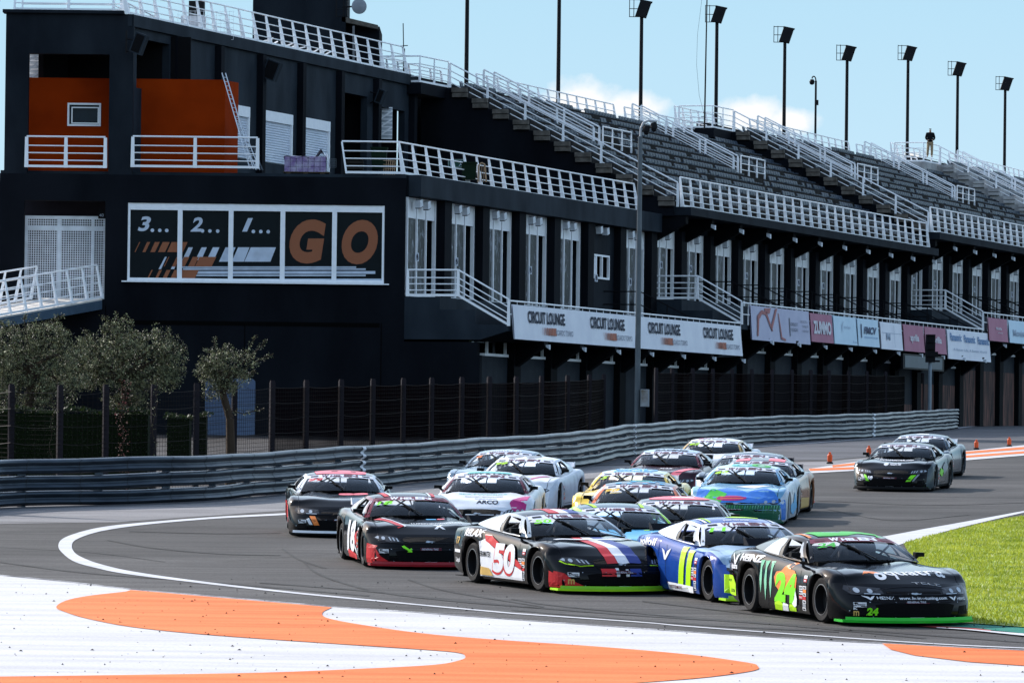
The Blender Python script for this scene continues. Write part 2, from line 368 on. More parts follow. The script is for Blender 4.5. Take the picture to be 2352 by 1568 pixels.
# far island
sheet('ground_marking', [ZC(*p) for p in [(540, 1050), (940, 990), (1895, 897), (2350, 850), (2480, 838), (2480, 925), (2350, 937), (1895, 975), (920, 1066), (560, 1086)]], 4, M_WHITE)
for q in [[(740, 1022), (1000, 994), (1000, 1012), (745, 1038)], [(545, 1050), (1000, 1034), (1000, 1052), (555, 1068)], [(1800, 912), (2480, 856), (2480, 876), (1800, 930)], [(1800, 945), (2480, 893), (2480, 910), (1800, 962)], [(1000, 994), (1800, 912), (1800, 930), (1000, 1012)], [(1000, 1034), (1800, 945), (1800, 962), (1000, 1052)]]:
    sheet('ground_marking', [ZC(*p) for p in q], 6, M_ORANGE)
strip('road_marking', [ZC(*p) for p in [(-250, 885), (0, 867), (500, 835), (1280, 773), (1600, 730), (1900, 690), (2480, 648)]], [ZC(*p) for p in [(-250, 888), (0, 870), (500, 838), (1280, 776), (1600, 734), (1900, 696), (2480, 652)]], 4, M_LINE)
for a in [[(-60, 1222), (300, 1216), (640, 1196), (1000, 1160)], [(500, 1290), (900, 1262), (1300, 1230), (1900, 1180), (2352, 1120)], [(-50, 1254), (200, 1268), (380, 1290)], [(1900, 1110), (2150, 1100), (2400, 1080)], [(1850, 1140), (2352, 1100)]]:
    A_ = [DG(*p) for p in a]; strip('ground_line', A_, [Vector((p.x-.01, p.y-.07, 0)) for p in A_], 1.3, M_RUB)
# rubber marks
for a in [[(0, 300), (400, 350), (1000, 395), (1700, 455)], [(500, 200), (700, 235), (1000, 262), (1290, 270)], [(600, 160), (1000, 170), (1290, 168)], [(1400, 300), (1450, 345), (1560, 390), (1760, 440), (2100, 480), (2500, 512)], [(1880, 380), (2000, 420), (2150, 450), (2500, 505)], [(1200, 395), (1600, 425), (1900, 455), (2352, 500)], [(1300, 240), (1380, 290), (1500, 330)]]:
    A_ = [ZA(*p) for p in a]; strip('ground_marking', A_, [Vector((p.x-.02, p.y-.32, 0)) for p in A_], 1.5, M_RUB)
for a in [[(0, 500), (500, 540), (1200, 585), (1900, 650)], [(0, 470), (200, 500), (700, 545), (1500, 605), (2352, 668)], [(1400, 20), (1900, 40), (2352, 30)], [(1450, 60), (1750, 110), (2100, 85)], [(0, 520), (300, 545), (900, 590), (1500, 620)], [(600, 480), (900, 515), (1300, 560), (1800, 605)]]:
    A_ = [ZB(*p) for p in a]; strip('ground_marking', A_, [Vector((p.x-.02, p.y-.28, 0)) for p in A_], 1.5, M_RUB)
# scattered rubber crumbs on the run-off
cr = MB()
for i in range(440):
    if i < 320: p = ZA(random.uniform(-50, 2352), random.uniform(380, 860))
    else: p = ZB(random.uniform(0, 2400), random.uniform(590, 860))
    r = random.choice([.004, .006, .008, .010, .015]); a = random.uniform(0, PI)
    dx, dy = math.cos(a)*r*random.uniform(1, 2), math.sin(a)*r
    z = zg(p.y)+.017
    cr.add([(p.x-dx, p.y-dy, z), (p.x+dy, p.y-dx*.8, z), (p.x+dx, p.y+dy, z), (p.x-dy, p.y+dx*.8, z), (p.x, p.y, z+r*1.2)], [(0, 1, 4), (1, 2, 4), (2, 3, 4), (3, 0, 4)])
tag(cr.build('rubber_crumbs', mat('rubber_crumb', (.02, .018, .018), .9)), 'black rubber crumbs scattered over the painted run-off', 'rubber crumbs', kind='stuff')
# grass
GR = [ZB(*p) for p in [(1800, 222), (1900, 192), (2050, 157), (2200, 122), (2352, 96), (2600, 50), (3100, -40), (4200, -170), (4200, 760), (2800, 640), (2500, 617), (2352, 607), (2150, 592), (2050, 586), (1980, 520), (1900, 400), (1840, 300)]]
def grass_mat():
    m, n, l, p = _new('grass_ground'); tc = n.new('ShaderNodeTexCoord')
    a = n.new('ShaderNodeTexNoise'); a.inputs['Scale'].default_value = .7; a.inputs['Detail'].default_value = 6; l.new(tc.outputs['Object'], a.inputs[0])
    r = n.new('ShaderNodeValToRGB'); r.color_ramp.elements[0].position = .35; r.color_ramp.elements[1].position = .65; r.color_ramp.elements[0].color = (.15, .22, .008, 1); r.color_ramp.elements[1].color = (.24, .33, .012, 1); l.new(a.outputs[0], r.inputs[0])
    l.new(r.outputs[0], p.inputs['Base Color']); p.inputs['Roughness'].default_value = .8; return m
sheet('lawn', GR, 6, grass_mat())
def blade_mat():
    m, n, l, p = _new('grass_blade'); tc = n.new('ShaderNodeTexCoord')
    a = n.new('ShaderNodeTexNoise'); a.inputs['Scale'].default_value = 1.1; a.inputs['Detail'].default_value = 8; a.inputs['Roughness'].default_value = .7; l.new(tc.outputs['Object'], a.inputs[0])
    r = n.new('ShaderNodeValToRGB'); r.color_ramp.elements[0].position = .32; r.color_ramp.elements[1].position = .68; r.color_ramp.elements[0].color = (.13, .19, .006, 1); r.color_ramp.elements[1].color = (.43, .45, .05, 1); l.new(a.outputs[0], r.inputs[0])
    l.new(r.outputs[0], p.inputs['Base Color']); p.inputs['Roughness'].default_value = .55
    t = n.new('ShaderNodeBsdfTranslucent'); l.new(r.outputs[0], t.inputs[0]); x = n.new('ShaderNodeMixShader'); x.inputs[0].default_value = .45
    l.new(p.outputs[0], x.inputs[1]); l.new(t.outputs[0], x.inputs[2]); l.new(x.outputs[0], n['Material Output'].inputs[0]); return m
gb = MB()
from mathutils.geometry import intersect_point_tri_2d
def inpoly(x, y, poly):
    c = False; j = len(poly)-1
    for i in range(len(poly)):
        if (poly[i].y > y) != (poly[j].y > y) and x < (poly[j].x-poly[i].x)*(y-poly[i].y)/(poly[j].y-poly[i].y)+poly[i].x: c = not c
        j = i
    return c
gx = [p.x for p in GR]; gy = [p.y for p in GR]
k = 0
while k < 42000:
    x = random.uniform(min(gx), min(max(gx), 16)); y = random.uniform(min(gy), max(gy))
    if not inpoly(x, y, GR): continue
    if x/y > .0925: 
        if random.random() < .85: continue
    k += 1
    z = zg(y)+.02; h = random.uniform(.025, .06); a = random.uniform(0, 2*PI); w = random.uniform(.008, .016); lx, ly = random.uniform(-.03, .03), random.uniform(-.03, .03)
    ca, sa = math.cos(a)*w, math.sin(a)*w
    gb.add([(x-ca, y-sa, z), (x+ca, y+sa, z), (x+lx, y+ly, z+h)], [(0, 1, 2)])
tag(gb.build('grass', blade_mat()), 'short bright green grass beside the track on the right', 'grass', kind='stuff')

# ================================================================== barrier
BP = [(-160, 1182), (0, 1169), (200, 1163), (441, 1154), (640, 1138), (890, 1116), (1100, 1096), (1335, 1073), (1459, 1049), (1709, 1022), (2005, 1004), (2100, 993), (2199, 979)]
BB = [DG(*p) for p in BP]
for i_, d_ in ((-3, 231.0), (-2, 251.0), (-1, 276.0)): BB[i_] = Vector((P(BP[i_][0], 990, d_).x, d_, zg(d_)))
bpath = smooth_path([(p.x, p.y, 0) for p in BB], 24)
# resample evenly
def resample(path, st):
    out = [path[0].copy()]; acc = 0
    for a, b in zip(path, path[1:]):
        L = (b-a).length
        while acc+L >= st:
            t = (st-acc)/L; a = a+(b-a)*t; out.append(a.copy()); L = (b-a).length; acc = 0
        acc += L
    return out
bpath = resample(bpath, .8)
def path_frames(path):
    fr = []
    for i, p in enumerate(path):
        t = (path[min(i+1, len(path)-1)]-path[max(i-1, 0)]).normalized(); fr.append((p, t, Vector((t.y, -t.x, 0))))   # outward = towards the track (right of travel)
    return fr
BF = path_frames(bpath)
STEEL = mat('galvanised_steel', (.024, .034, .048), .36, .7, .25, 1.2, .15, col2=(.052, .069, .090), stretch=(1, 1, 6))
STEELD = mat('steel_joint', (.03, .035, .04), .6)
MARKW = mat('barrier_white_mark', (.62, .65, .7), .5)
b0 = Vector((BF[0][0].x, BF[0][0].y, zg(BF[0][0].y)))
guard = thing('guard_rail', 'long grey corrugated steel crash barrier behind the cars', 'barrier', b0)
PROF = [(0, 0), (.012, .004), (.07, .045), (.082, .07), (.07, .095), (.012, .135), (.005, .155), (.012, .175), (.07, .215), (.082, .24), (.072, .268), (.052, .288), (.0, .304), (-.04, .308)]
def wob(i, k): return .012*math.sin(i*.37+k*2.1)+.008*math.sin(i*1.13+k)
for k in range(3):
    mb = MB(); z0 = .035+k*.332
    rows = []
    for i, (p, t, o_) in enumerate(BF):
        lean = .02*math.sin(i*.21)
        rows.append([Vector((p.x, p.y, zg(p.y)+z0+z+wob(i, k)))+o_*(d+wob(i*2, k+3)) for d, z in PROF])
    n = len(PROF); mb.add([q for r in rows for q in r], [(i*n+j, (i+1)*n+j, (i+1)*n+j+1, i*n+j+1) for i in range(len(rows)-1) for j in range(n-1)], 0)
    for i in range(2, len(BF)-1, 2 if k < 9 else 4):       # overlap joints
        p, t, o_ = BF[i]; q1 = []; q2 = []
        for j, (d, z) in enumerate(PROF):
            s_ = .05*math.sin(j*1.3)
            b_ = Vector((p.x, p.y, zg(p.y)+z0+z+wob(i, k)))+o_*(d+wob(i*2, k+3)+.006)
            q1.append(b_+t*(s_-.012)); q2.append(b_+t*(s_+.012))
        mb.add(q1+q2, [(j, j+1, n+j+1, n+j) for j in range(n-1)], 1)
    mb.build('rail_beam', [STEEL, STEELD], guard, True, 50)
for xd in (835, 1457, 2008):
    i = min(range(len(BF)), key=lambda i: abs(BF[i][0].x/BF[i][0].y*FP+1176-xd)); p, t, o_ = BF[i]; mb = MB(); w = .14 if xd < 1400 else (.12 if xd < 1500 else .3)
    for k in range(3 if xd > 1000 else 2, 0, -1) if False else (range(3) if xd > 1000 else (1, 2)):
        q1 = [Vector((p.x, p.y, zg(p.y)+.035+k*.332+z))+o_*(d+.012+abs(wob(i*2, k+3)))-t*w for d, z in PROF]; q2 = [q+t*2*w for q in q1]
        mb.add(q1+q2, [(j, j+1, len(PROF)+j+1, len(PROF)+j) for j in range(len(PROF)-1)])
    mb.build('white_band', MARKW, guard, True)
for i in range(0, len(BF), 3):
    p, t, o_ = BF[i]; mb = MB(); mb.ob(Vector((p.x, p.y, zg(p.y)-.1))-o_*.16-t*.05, t*.1, o_*.14, Vector((0, 0, 1.1))); mb.build('post', STEEL, guard)
# low concrete plinth under the barrier
mb = MB(); rows = [[Vector((p.x, p.y, zg(p.y)+z))+o_*d for d, z in ((.12, -.05), (.12, .03), (-.2, .03), (-.2, -.05))] for p, t, o_ in BF]
mb.add([q for r in rows for q in r], [(i*4+j, (i+1)*4+j, (i+1)*4+j+1, i*4+j+1) for i in range(len(rows)-1) for j in range(3)]); mb.build('plinth', mat('concrete_dark', (.07, .07, .08), .9, bump=.2), guard)

# ================================================================== debris fences
FPOST = mat('fence_post_concrete', (.020, .017, .021), .85, bump=.3, scale=6)
WIRE = mat('fence_wire', (.035, .030, .030), .6, .1); WIRE2 = mat('fence_mesh_wire', (.008, .006, .006), .8)
def bar_at_x(xd, off):
    """point 'off' metres behind the barrier seen at column xd"""
    best = min(BF, key=lambda f: abs(f[0].x/f[0].y*FP+1176-xd)); p = best[0]-best[2]*off
    # slide along to be on the column again
    t = best[1]; f = lambda s: (p+t*s).x/(p+t*s).y*FP+1176-xd
    s = 0
    for _ in range(20):
        e = f(s); dd = (f(s+.1)-e)/.1; s -= e/dd
    return p+t*s
def net_mat():
    m, n, l, p = _new('brown_shade_net'); out = n['Material Output']; t = n.new('ShaderNodeBsdfTransparent'); x = n.new('ShaderNodeMixShader')
    tc = n.new('ShaderNodeTexCoord'); w = n.new('ShaderNodeTexNoise'); w.inputs['Scale'].default_value = .5; l.new(tc.outputs['Object'], w.inputs[0]); r = n.new('ShaderNodeMapRange'); r.inputs[3].default_value = .58; r.inputs[4].default_value = .88; l.new(w.outputs[0], r.inputs[0])
    p.inputs['Base Color'].default_value = (.005, .002, .002, 1); p.inputs['Specular IOR Level'].default_value = 0; p.inputs['Roughness'].default_value = .9; l.new(r.outputs[0], x.inputs[0]); l.new(t.outputs[0], x.inputs[1]); l.new(p.outputs[0], x.inputs[2]); l.new(x.outputs[0], out.inputs[0]); return m
NETM = net_mat()
def fence(name, label, xs_, off, H, nw, cloth=None):
    pts = [bar_at_x(x, off) for x in xs_]; b = Vector((pts[0].x, pts[0].y, zg(pts[0].y)))
    th = thing(name, label, 'fence', b)
    pw = MB(); pw.box(-.06, .06, -.06, .06, -.2, H); pw.box(-.05, .05, -.045, .045, H, H+.04); me = pw.mesh('post', [FPOST])
    for i, p in enumerate(pts):
        inst('post', me, th, (p.x, p.y, zg(p.y)), (0, 0, .3+.05*math.sin(i)))
    mb = MB(); mm = MB()
    for i in range(len(pts)-1):
        a, c = pts[i], pts[i+1]; fw = Vector((0, -.12, 0))
        for k in range(nw):
            z = .12+k*(H-.25)/(nw-1); sag = random.uniform(.02, .06)
            q = [Vector((a.x+(c.x-a.x)*t, a.y+(c.y-a.y)*t, zg(a.y)+(zg(c.y)-zg(a.y))*t+z-sag*4*t*(1-t)))+fw for t in (0, .25, .5, .75, 1)]
            mb.path(q, .006, 3)
        z = .1
        while z < H-.15:
            mm.tube(Vector((a.x, a.y, zg(a.y)+z))+fw*.9, Vector((c.x, c.y, zg(c.y)+z))+fw*.9, .0045, 3, caps=False); z += .1
        L = (c-a).length; nn = int(L/.2)
        for j in range(nn):
            t = (j+.5)/nn; p = a.lerp(c, t); mm.tube(Vector((p.x, p.y, zg(p.y)+.05))+fw*.9, Vector((p.x, p.y, zg(p.y)+H-.15))+fw*.9, .004, 3, caps=False)
    mb.build('cable', WIRE, th); mm.build('wire_mesh', WIRE2, th)
    if cloth:
        mc = MB()
        for i in range(len(pts)-1):
            if not cloth[0] <= i < cloth[1]: continue
            a, c = pts[i], pts[i+1]; q = [Vector((p.x, p.y, zg(p.y)))+Vector((0, .13, h)) for p, h in ((a, .05), (c, .05), (c, H-.15), (a, H-.15))]; mc.poly(q)
        mc.build('shade_net', NETM, th)
    return th
fence('debris_fence', 'wire debris fence on concrete posts behind the left end of the barrier', [-80, 28, 140, 245, 355, 453, 540, 627, 705, 785, 858, 928, 993, 1062, 1125, 1187, 1245, 1305, 1355, 1388], 3.2, 2.45, 7, (7, 19))
fence('debris_fence', 'tall wire debris fence between the lamp mast and the right end of the barrier', [1508, 1545, 1592, 1638, 1682, 1728, 1774, 1820, 1863, 1905, 1950, 1992, 2035, 2080, 2120, 2160, 2190], 2.6, 2.7, 8, (0, 16))

# ground between barrier and building, asphalt darkened in place of the building's shade
sheet('service_road', [DG(*p) for p in [(-60, 1150), (441, 1138), (890, 1100), (1335, 1060), (1459, 1040), (1709, 1012), (2005, 990)]]+[Vector((16, 262, 0)), Vector((4, 214.5, 0)), Vector((-30, 214.5, 0))], 1, asphalt('asphalt_service_shaded', (.035, .031, .031), (.06, .055, .055)))
eb = MB(); eb.prism([Vector((-330, -70, -2)), Vector((-330, -70, 6)), Vector((-330, -100, 26)), Vector((-330, -130, -2))], Vector((660, 0, 0)))  # unseen bank added behind the camera to block low sky light and reflections
tag(eb.build('sky_blocker_hill', mat('sky_blocker_dark_green', (.02, .03, .012), .95, scale=.2, col2=(.05, .06, .03))), kind='structure')
# ================================================================== buildings
TH = math.atan(.302); AV = Vector((math.sin(TH), math.cos(TH), 0)); OV = Vector((math.cos(TH), -math.sin(TH), 0)); UP = Vector((0, 0, 1))
C0 = Vector((-4.08, 215, CAMZ))
def F(a, o, z): return C0+AV*a+OV*o+UP*z            # z relative to the camera height
def XF(xd, d=215): return P(xd, 780, d).x
def fz(yd, xd=500, d=215): return P(xd, yd, d).z-CAMZ
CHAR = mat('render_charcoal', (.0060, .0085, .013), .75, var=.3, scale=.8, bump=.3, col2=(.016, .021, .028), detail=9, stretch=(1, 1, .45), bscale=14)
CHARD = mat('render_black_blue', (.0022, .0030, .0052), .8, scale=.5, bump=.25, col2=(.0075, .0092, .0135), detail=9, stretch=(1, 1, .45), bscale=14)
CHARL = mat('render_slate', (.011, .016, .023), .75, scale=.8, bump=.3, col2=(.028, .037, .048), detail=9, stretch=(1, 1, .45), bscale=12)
ORNG = mat('render_orange', (.20, .019, .001), .85, scale=.6, bump=.25, spec=.04, col2=(.30, .032, .002), bscale=15)
CONC = mat('concrete_step', (.065, .057, .048), .9, scale=4, bump=.4, col2=(.15, .132, .115))
CONCL = mat('concrete_pale', (.30, .29, .29), .9, scale=2, bump=.4, col2=(.44, .43, .42))
WHT = mat('white_painted_steel', (.84, .85, .88), .4, scale=2, col2=(.92, .92, .94))
WFR = mat('white_window_frame', (.82, .83, .87), .5, scale=5, col2=(.90, .91, .93))
BLK = mat('black_metal', (.008, .008, .010), .5)
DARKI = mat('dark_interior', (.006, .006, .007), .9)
GLS = glass_mat('window_glass', (.10, .12, .14), 1.5, .03, (.8, .9, 1))
def film_mat():
    m, n, l, p = _new('patterned_glass_film'); tc = n.new('ShaderNodeTexCoord'); mp = n.new('ShaderNodeMapping'); mp.inputs['Scale'].default_value = (1.6, 1.6, .8); l.new(tc.outputs['Object'], mp.inputs[0])
    ns = n.new('ShaderNodeTexNoise'); ns.inputs['Scale'].default_value = 2.0; ns.inputs['Detail'].default_value = 7; ns.inputs['Roughness'].default_value = .7; ns.inputs['Distortion'].default_value = 1.4; l.new(mp.outputs[0], ns.inputs[0])
    r = n.new('ShaderNodeValToRGB'); r.color_ramp.elements[0].position = .53; r.color_ramp.elements[1].position = .66; r.color_ramp.elements[0].color = (.012, .014, .018, 1); r.color_ramp.elements[1].color = (.26, .28, .33, 1); l.new(ns.outputs[0], r.inputs[0]); l.new(r.outputs[0], p.inputs['Base Color'])
    p.inputs['Roughness'].default_value = .35; p.inputs['Specular IOR Level'].default_value = .1; return m
FILM = film_mat()
def wall_holes(mb, org, ax, W, H, holes, th, mi=0):
    """wall with rectangular openings; org lower corner, ax unit direction, holes (u0,u1,v0,v1), th thickness vector"""
    us = sorted({0, W, *[h[0] for h in holes], *[h[1] for h in holes]}); vs_ = sorted({0, H, *[h[2] for h in holes], *[h[3] for h in holes]})
    for i in range(len(us)-1):
        run = None
        for j in range(len(vs_)-1):
            u, v = (us[i]+us[i+1])/2, (vs_[j]+vs_[j+1])/2
            if not any(h[0] < u < h[1] and h[2] < v < h[3] for h in holes):
                if run is None: run = [vs_[j], vs_[j+1]]
                else: run[1] = vs_[j+1]
            else:
                if run: mb.ob(org+ax*us[i]+UP*run[0], ax*(us[i+1]-us[i]), th, UP*(run[1]-run[0]), mi); run = None
        if run: mb.ob(org+ax*us[i]+UP*run[0], ax*(us[i+1]-us[i]), th, UP*(run[1]-run[0]), mi)
def railing(parent, path, H=1.1, lean=Vector((0, 0, 0)), step=1.67, nr=3, ends=True, name='railing', m=None, pw=.075, pd=.12, top=.055, rr=.024, skip_posts=False, kick=True):
    """metal railing along path of world points (feet); posts are sub-parts"""
    m = m or WHT; pw = pw*1.25 if pw > .08 else pw; mb = MB(); path = [Vector(p) for p in path]; tp = [p+lean+UP*H for p in path]
    mb.path(tp, top*.62, 6)
    for k in range(nr):
        t = (k+1)/(nr+1)*.94; mb.path([p.lerp(q, t) for p, q in zip(path, tp)], rr, 5)
    if kick:
        for i in range(len(path)-1): mb.bar(path[i]+UP*.05, path[i+1]+UP*.05, .02, .09)
    r = mb.build(name, m, parent, False)
    for i in range(len(path)-1):
        a, b = path[i], path[i+1]; L = (b-a).length; n = max(1, round(L/step)); d = (b-a).normalized(); dh = Vector((d.x, d.y, 0)).normalized()
        pm = MB(); nrm = Vector((dh.y, -dh.x, 0)); hgt = UP*(H-.02)+lean
        pts = [-dh*pw*.5-nrm*pd*.75, dh*pw*.5-nrm*pd*.75, dh*pw*.5+nrm*pd*.75, -dh*pw*.5+nrm*pd*.75]
        top_ = [-dh*pw*.4-nrm*pd*.3+hgt, dh*pw*.4-nrm*pd*.3+hgt, dh*pw*.4+nrm*pd*.3+hgt, -dh*pw*.4+nrm*pd*.3+hgt]
        pm.add(pts+top_, [(3, 2, 1, 0), (4, 5, 6, 7), (0, 1, 5, 4), (1, 2, 6, 5), (2, 3, 7, 6), (3, 0, 4, 7)])
        me = pm.mesh('post', [m])
        for k in range(n+1):
            if k == n and i < len(path)-2: continue
            inst('post', me, r, a.lerp(b, k/n))
    return r

# ---------------------------------------------------------------- control building (left)
zt = 10.28                        # terrace level over the camera
zroof = 16.2
cb = thing('control_building', 'dark charcoal race control building with orange balcony walls and a big countdown window', 'building', (-14, 216, 3.4))
XL, XR = XF(-6), C0.x; zb = -1.2
mb = MB()
win = (XF(290)-XL, XF(880)-XL, fz(648, 585)-zb, fz(469, 585)-zb)
opn = (XF(52)-XL, XF(238)-XL, fz(686, 150)-zb, fz(461, 150)-zb)
wall_holes(mb, Vector((XL, 215, CAMZ+zb)), Vector((1, 0, 0)), XR-XL, zt-.15-zb, [win, opn], Vector((0, .35, 0)))
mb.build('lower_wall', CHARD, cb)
mb = MB()
for (x0_, y0_, x1_, y1_) in ((245, 742, 872, 744), (872, 742, 875, 990), (238, 700, 240, 990), (560, 745, 561, 866)):
    a_, b_ = P(x0_, y1_, 214.99), P(x1_, y0_, 214.99); mb.ob(Vector((a_.x, 214.985, a_.z)), Vector((max(b_.x-a_.x, .03), 0, 0)), Vector((0, .02, 0)), UP*max(b_.z-a_.z, .04))
mb.build('wall_joint', mat('joint_black', (.0008, .0008, .001), .9), cb)
# lower protruding part to the right (ground floor)
mb = MB(); mb.ob(F(0, 0, zb), OV*3.0, AV*.3, UP*(3.45-zb)); mb.ob(F(0, 0, 3.45), OV*2.9, AV*.3, UP*.5); mb.build('ground_floor_end_wall', CHARD, cb)
# upper frontal band with the balcony opening
XT = XF(4)
mb = MB(); ho = (XF(57)-XT, XF(243)-XT, 0.02, fz(115, 150)-zt)
wall_holes(mb, Vector((XT, 215, CAMZ+zt-.15)), Vector((1, 0, 0)), XF(298)-XT, zroof-zt+.15, [ho], Vector((0, .5, 0)))
mb.build('upper_wall', CHAR, cb)
mb = MB(); mb.ob(Vector((XT-.12, 214.8, CAMZ+zroof)), Vector((XF(270)-XT+.2, 0, 0)), Vector((0, .9, 0)), UP*.12); mb.build('parapet', CHAR, cb)
# terrace slab
mb = MB(); U0 = Vector((XF(284), 215, CAMZ))
def U(a, o, z): return U0+AV*a+OV*o+UP*z
mb.prism([Vector((XL, 215.36, CAMZ+zt-.4)), Vector((XR, 215.36, CAMZ+zt-.4)), F(34.5, -.4, zt-.4), F(34.5, -11, zt-.4), Vector((XL, 250, CAMZ+zt-.4))], UP*.38); mb.build('terrace_floor', CHARL, cb)
# upper oblique facade
mb = MB(); H = zroof-.45-zt
sh = [(11.0, 13.9), (15.7, 19.2), (20.6, 24.0)]; z0s, z1s = 11.42-zt, 13.52-zt
hol = [(1.0, 4.6, 3.2, 5.1)]+[(a, b, z0s, z1s) for a, b in sh]+[(25.4, 29.0, 0.02, 4.6), (30.6, 34.2, 1.6, 4.3)]
wall_holes(mb, U(0.52, -.3, zt), AV, 34.3, H, [(a-.52, b-.52, c, d) for a, b, c, d in hol], OV*.3)
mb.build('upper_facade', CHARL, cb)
mb = MB(); mb.ob(U(.0, -.6, zroof-.45), AV*35, OV*.75, UP*.45); mb.build('fascia', CHARL, cb)
for n in range(1, 8):
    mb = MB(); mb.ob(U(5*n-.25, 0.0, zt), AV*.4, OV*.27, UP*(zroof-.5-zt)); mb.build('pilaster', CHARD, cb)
SHUT = mat('roller_shutter', (.62, .66, .74), .5, scale=1, col2=(.74, .78, .84), bump=.0)
for a, b in sh:
    mb = MB(); zz = 11.42
    while zz < 13.1:
        mb.add([U(a+.12, -.1, zz), U(b-.12, -.1, zz), U(b-.12, -.04, zz+.05), U(a+.12, -.04, zz+.05), U(b-.12, -.1, zz+.10), U(a+.12, -.1, zz+.10)], [(0, 1, 2, 3), (3, 2, 4, 5)]); zz += .10
    w = mb.build('shutter', SHUT, cb)
    mb = MB(); mb.ob(U(a, -.12, 13.1), AV*(b-a), OV*.16, UP*.42); mb.ob(U(a, -.12, 11.42), AV*.13, OV*.15, UP*1.7); mb.ob(U(b-.13, -.12, 11.42), AV*.13, OV*.15, UP*1.7); mb.build('shutter_box', WFR, w)
# interior darkness and see-through frames
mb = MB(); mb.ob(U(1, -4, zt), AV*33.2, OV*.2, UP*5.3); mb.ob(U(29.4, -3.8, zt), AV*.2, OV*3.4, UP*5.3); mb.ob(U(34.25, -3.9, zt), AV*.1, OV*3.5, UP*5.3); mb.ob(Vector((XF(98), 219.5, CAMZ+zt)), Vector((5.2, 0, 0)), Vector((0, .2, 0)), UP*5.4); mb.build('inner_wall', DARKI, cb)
mb = MB(); mb.prism([Vector((XT+.2, 215.6, CAMZ+zroof-.35)), Vector((XF(280), 215.6, CAMZ+zroof-.35)), U(34.8, -.1, zroof-.35), U(34.8, -9, zroof-.35), Vector((XT+.2, 240, CAMZ+zroof-.35))], UP*.33); mb.build('roof_slab', CHARL, cb)
# bright truss seen through the gaps
for (x0, x1, y0, y1, d) in ((57, 98, 115, 182, 219), (866, 898, 252, 312, 245.3)):
    TR = MB()
    pa, pb = P(x0-3, y1+6, d), P(x1+3, y0-4, d)
    TR.ob(Vector((pa.x, d+.5, pa.z)), Vector((pb.x-pa.x, 0, 0)), Vector((0, .05, 0)), UP*(pb.z-pa.z), 1)
    for k in range(9):
        z = pa.z+(pb.z-pa.z)*k/8; TR.ob(Vector((pa.x, d+.3, z)), Vector((pb.x-pa.x, 0, 0)), Vector((0, .06, 0)), UP*.045, 0)
    for k in range(3):
        TR.bar(Vector((pa.x, d, pa.z+.35*k)), Vector((pb.x, d, pa.z+.35*k+.5)), .05, .07, mi=0)
    TR.build('truss', [WHT, mat('pale_cladding', (.55, .58, .62), .6)], cb)
# orange balcony walls
yo = 216.5; zo0, zo1 = zt-.02, fz(181, 300, yo)
mb = MB(); X0, X1 = XF(50, yo), XF(510, yo)
wx0, wx1, wz0, wz1 = XF(148, yo), XF(225, yo), fz(290, 190, yo), fz(237, 190, yo)
wall_holes(mb, Vector((X0, yo, CAMZ+zo0)), Vector((1, 0, 0)), X1-X0, zo1-zo0, [(wx0-X0, wx1-X0, wz0-zo0, wz1-zo0)], Vector((0, .25, 0)))
k = Vector((X1, yo, CAMZ+zo0)); mb.prism([k, k+AV*1.5, k+AV*1.5-OV*.3, k+AV*.3-OV*.3], UP*(zo1-zo0-.02)); mb.build('orange_wall', ORNG, cb)
mb = MB(); fw = .07
def frame(mb, x0, x1, z0, z1, y, w=.07, dep=.1, mi=0):
    for (a, b, c, d) in ((x0, x1, z1-w, z1), (x0, x1, z0, z0+w), (x0, x0+w, z0+w, z1-w), (x1-w, x1, z0+w, z1-w)): mb.ob(Vector((a, y, CAMZ+c)), Vector((b-a, 0, 0)), Vector((0, dep, 0)), UP*(d-c), mi)
frame(mb, wx0, wx1, wz0, wz1, yo-.05); w = mb.build('window', WFR, cb)
mb = MB(); frame(mb, wx0+.15, wx1-.08, wz0+.09, wz1-.15, yo-.02, .045, .06); mb.build('sash', WFR, w)
mb = MB(); mb.ob(Vector((wx0, yo+.1, CAMZ+wz0)), Vector((wx1-wx0, 0, 0)), Vector((0, .02, 0)), UP*(wz1-wz0)); mb.build('pane', mat('dark_glass', (.010, .016, .026), .12, spec=.2), w)
# balcony railings
for xa, xb in ((55, 240), (299, 590)):
    railing(cb, [Vector((XF(xa, 214.9), 214.9, CAMZ+fz(384, xa, 214.9))), Vector((XF(xb-4, 214.9), 214.9, CAMZ+fz(384, xa, 214.9)))], 1.17, step=(XF(xb)-XF(xa))/2, pw=.12, pd=.05)
# roof railings
LN = -OV*.22
railing(cb, [Vector((XF(22), 215.2, CAMZ+zroof+.12)), Vector((XF(272), 215.2, CAMZ+zroof+.12))], 1.2, Vector((.02, .2, 0)), step=1.67)
railing(cb, [U(-.2, .05, zroof), U(34.3, .05, zroof)], 1.2, LN)
railing(cb, [Vector((XF(20, 217), 221, CAMZ+zroof)), Vector((XF(250, 221), 221, CAMZ+zroof)), Vector((XF(330, 226), 232, CAMZ+zroof))], 1.15, Vector((0, .15, 0)), step=1.9)
# terrace railing towards the track
rp = [Vector((XF(791, 215.2), 215.15, CAMZ+zt)), Vector((XF(922, 215.2), 215.15, CAMZ+zt))]
railing(cb, [rp[0], rp[1], F(33.3, -.15, zt)], 1.22, LN*.9, step=1.67)
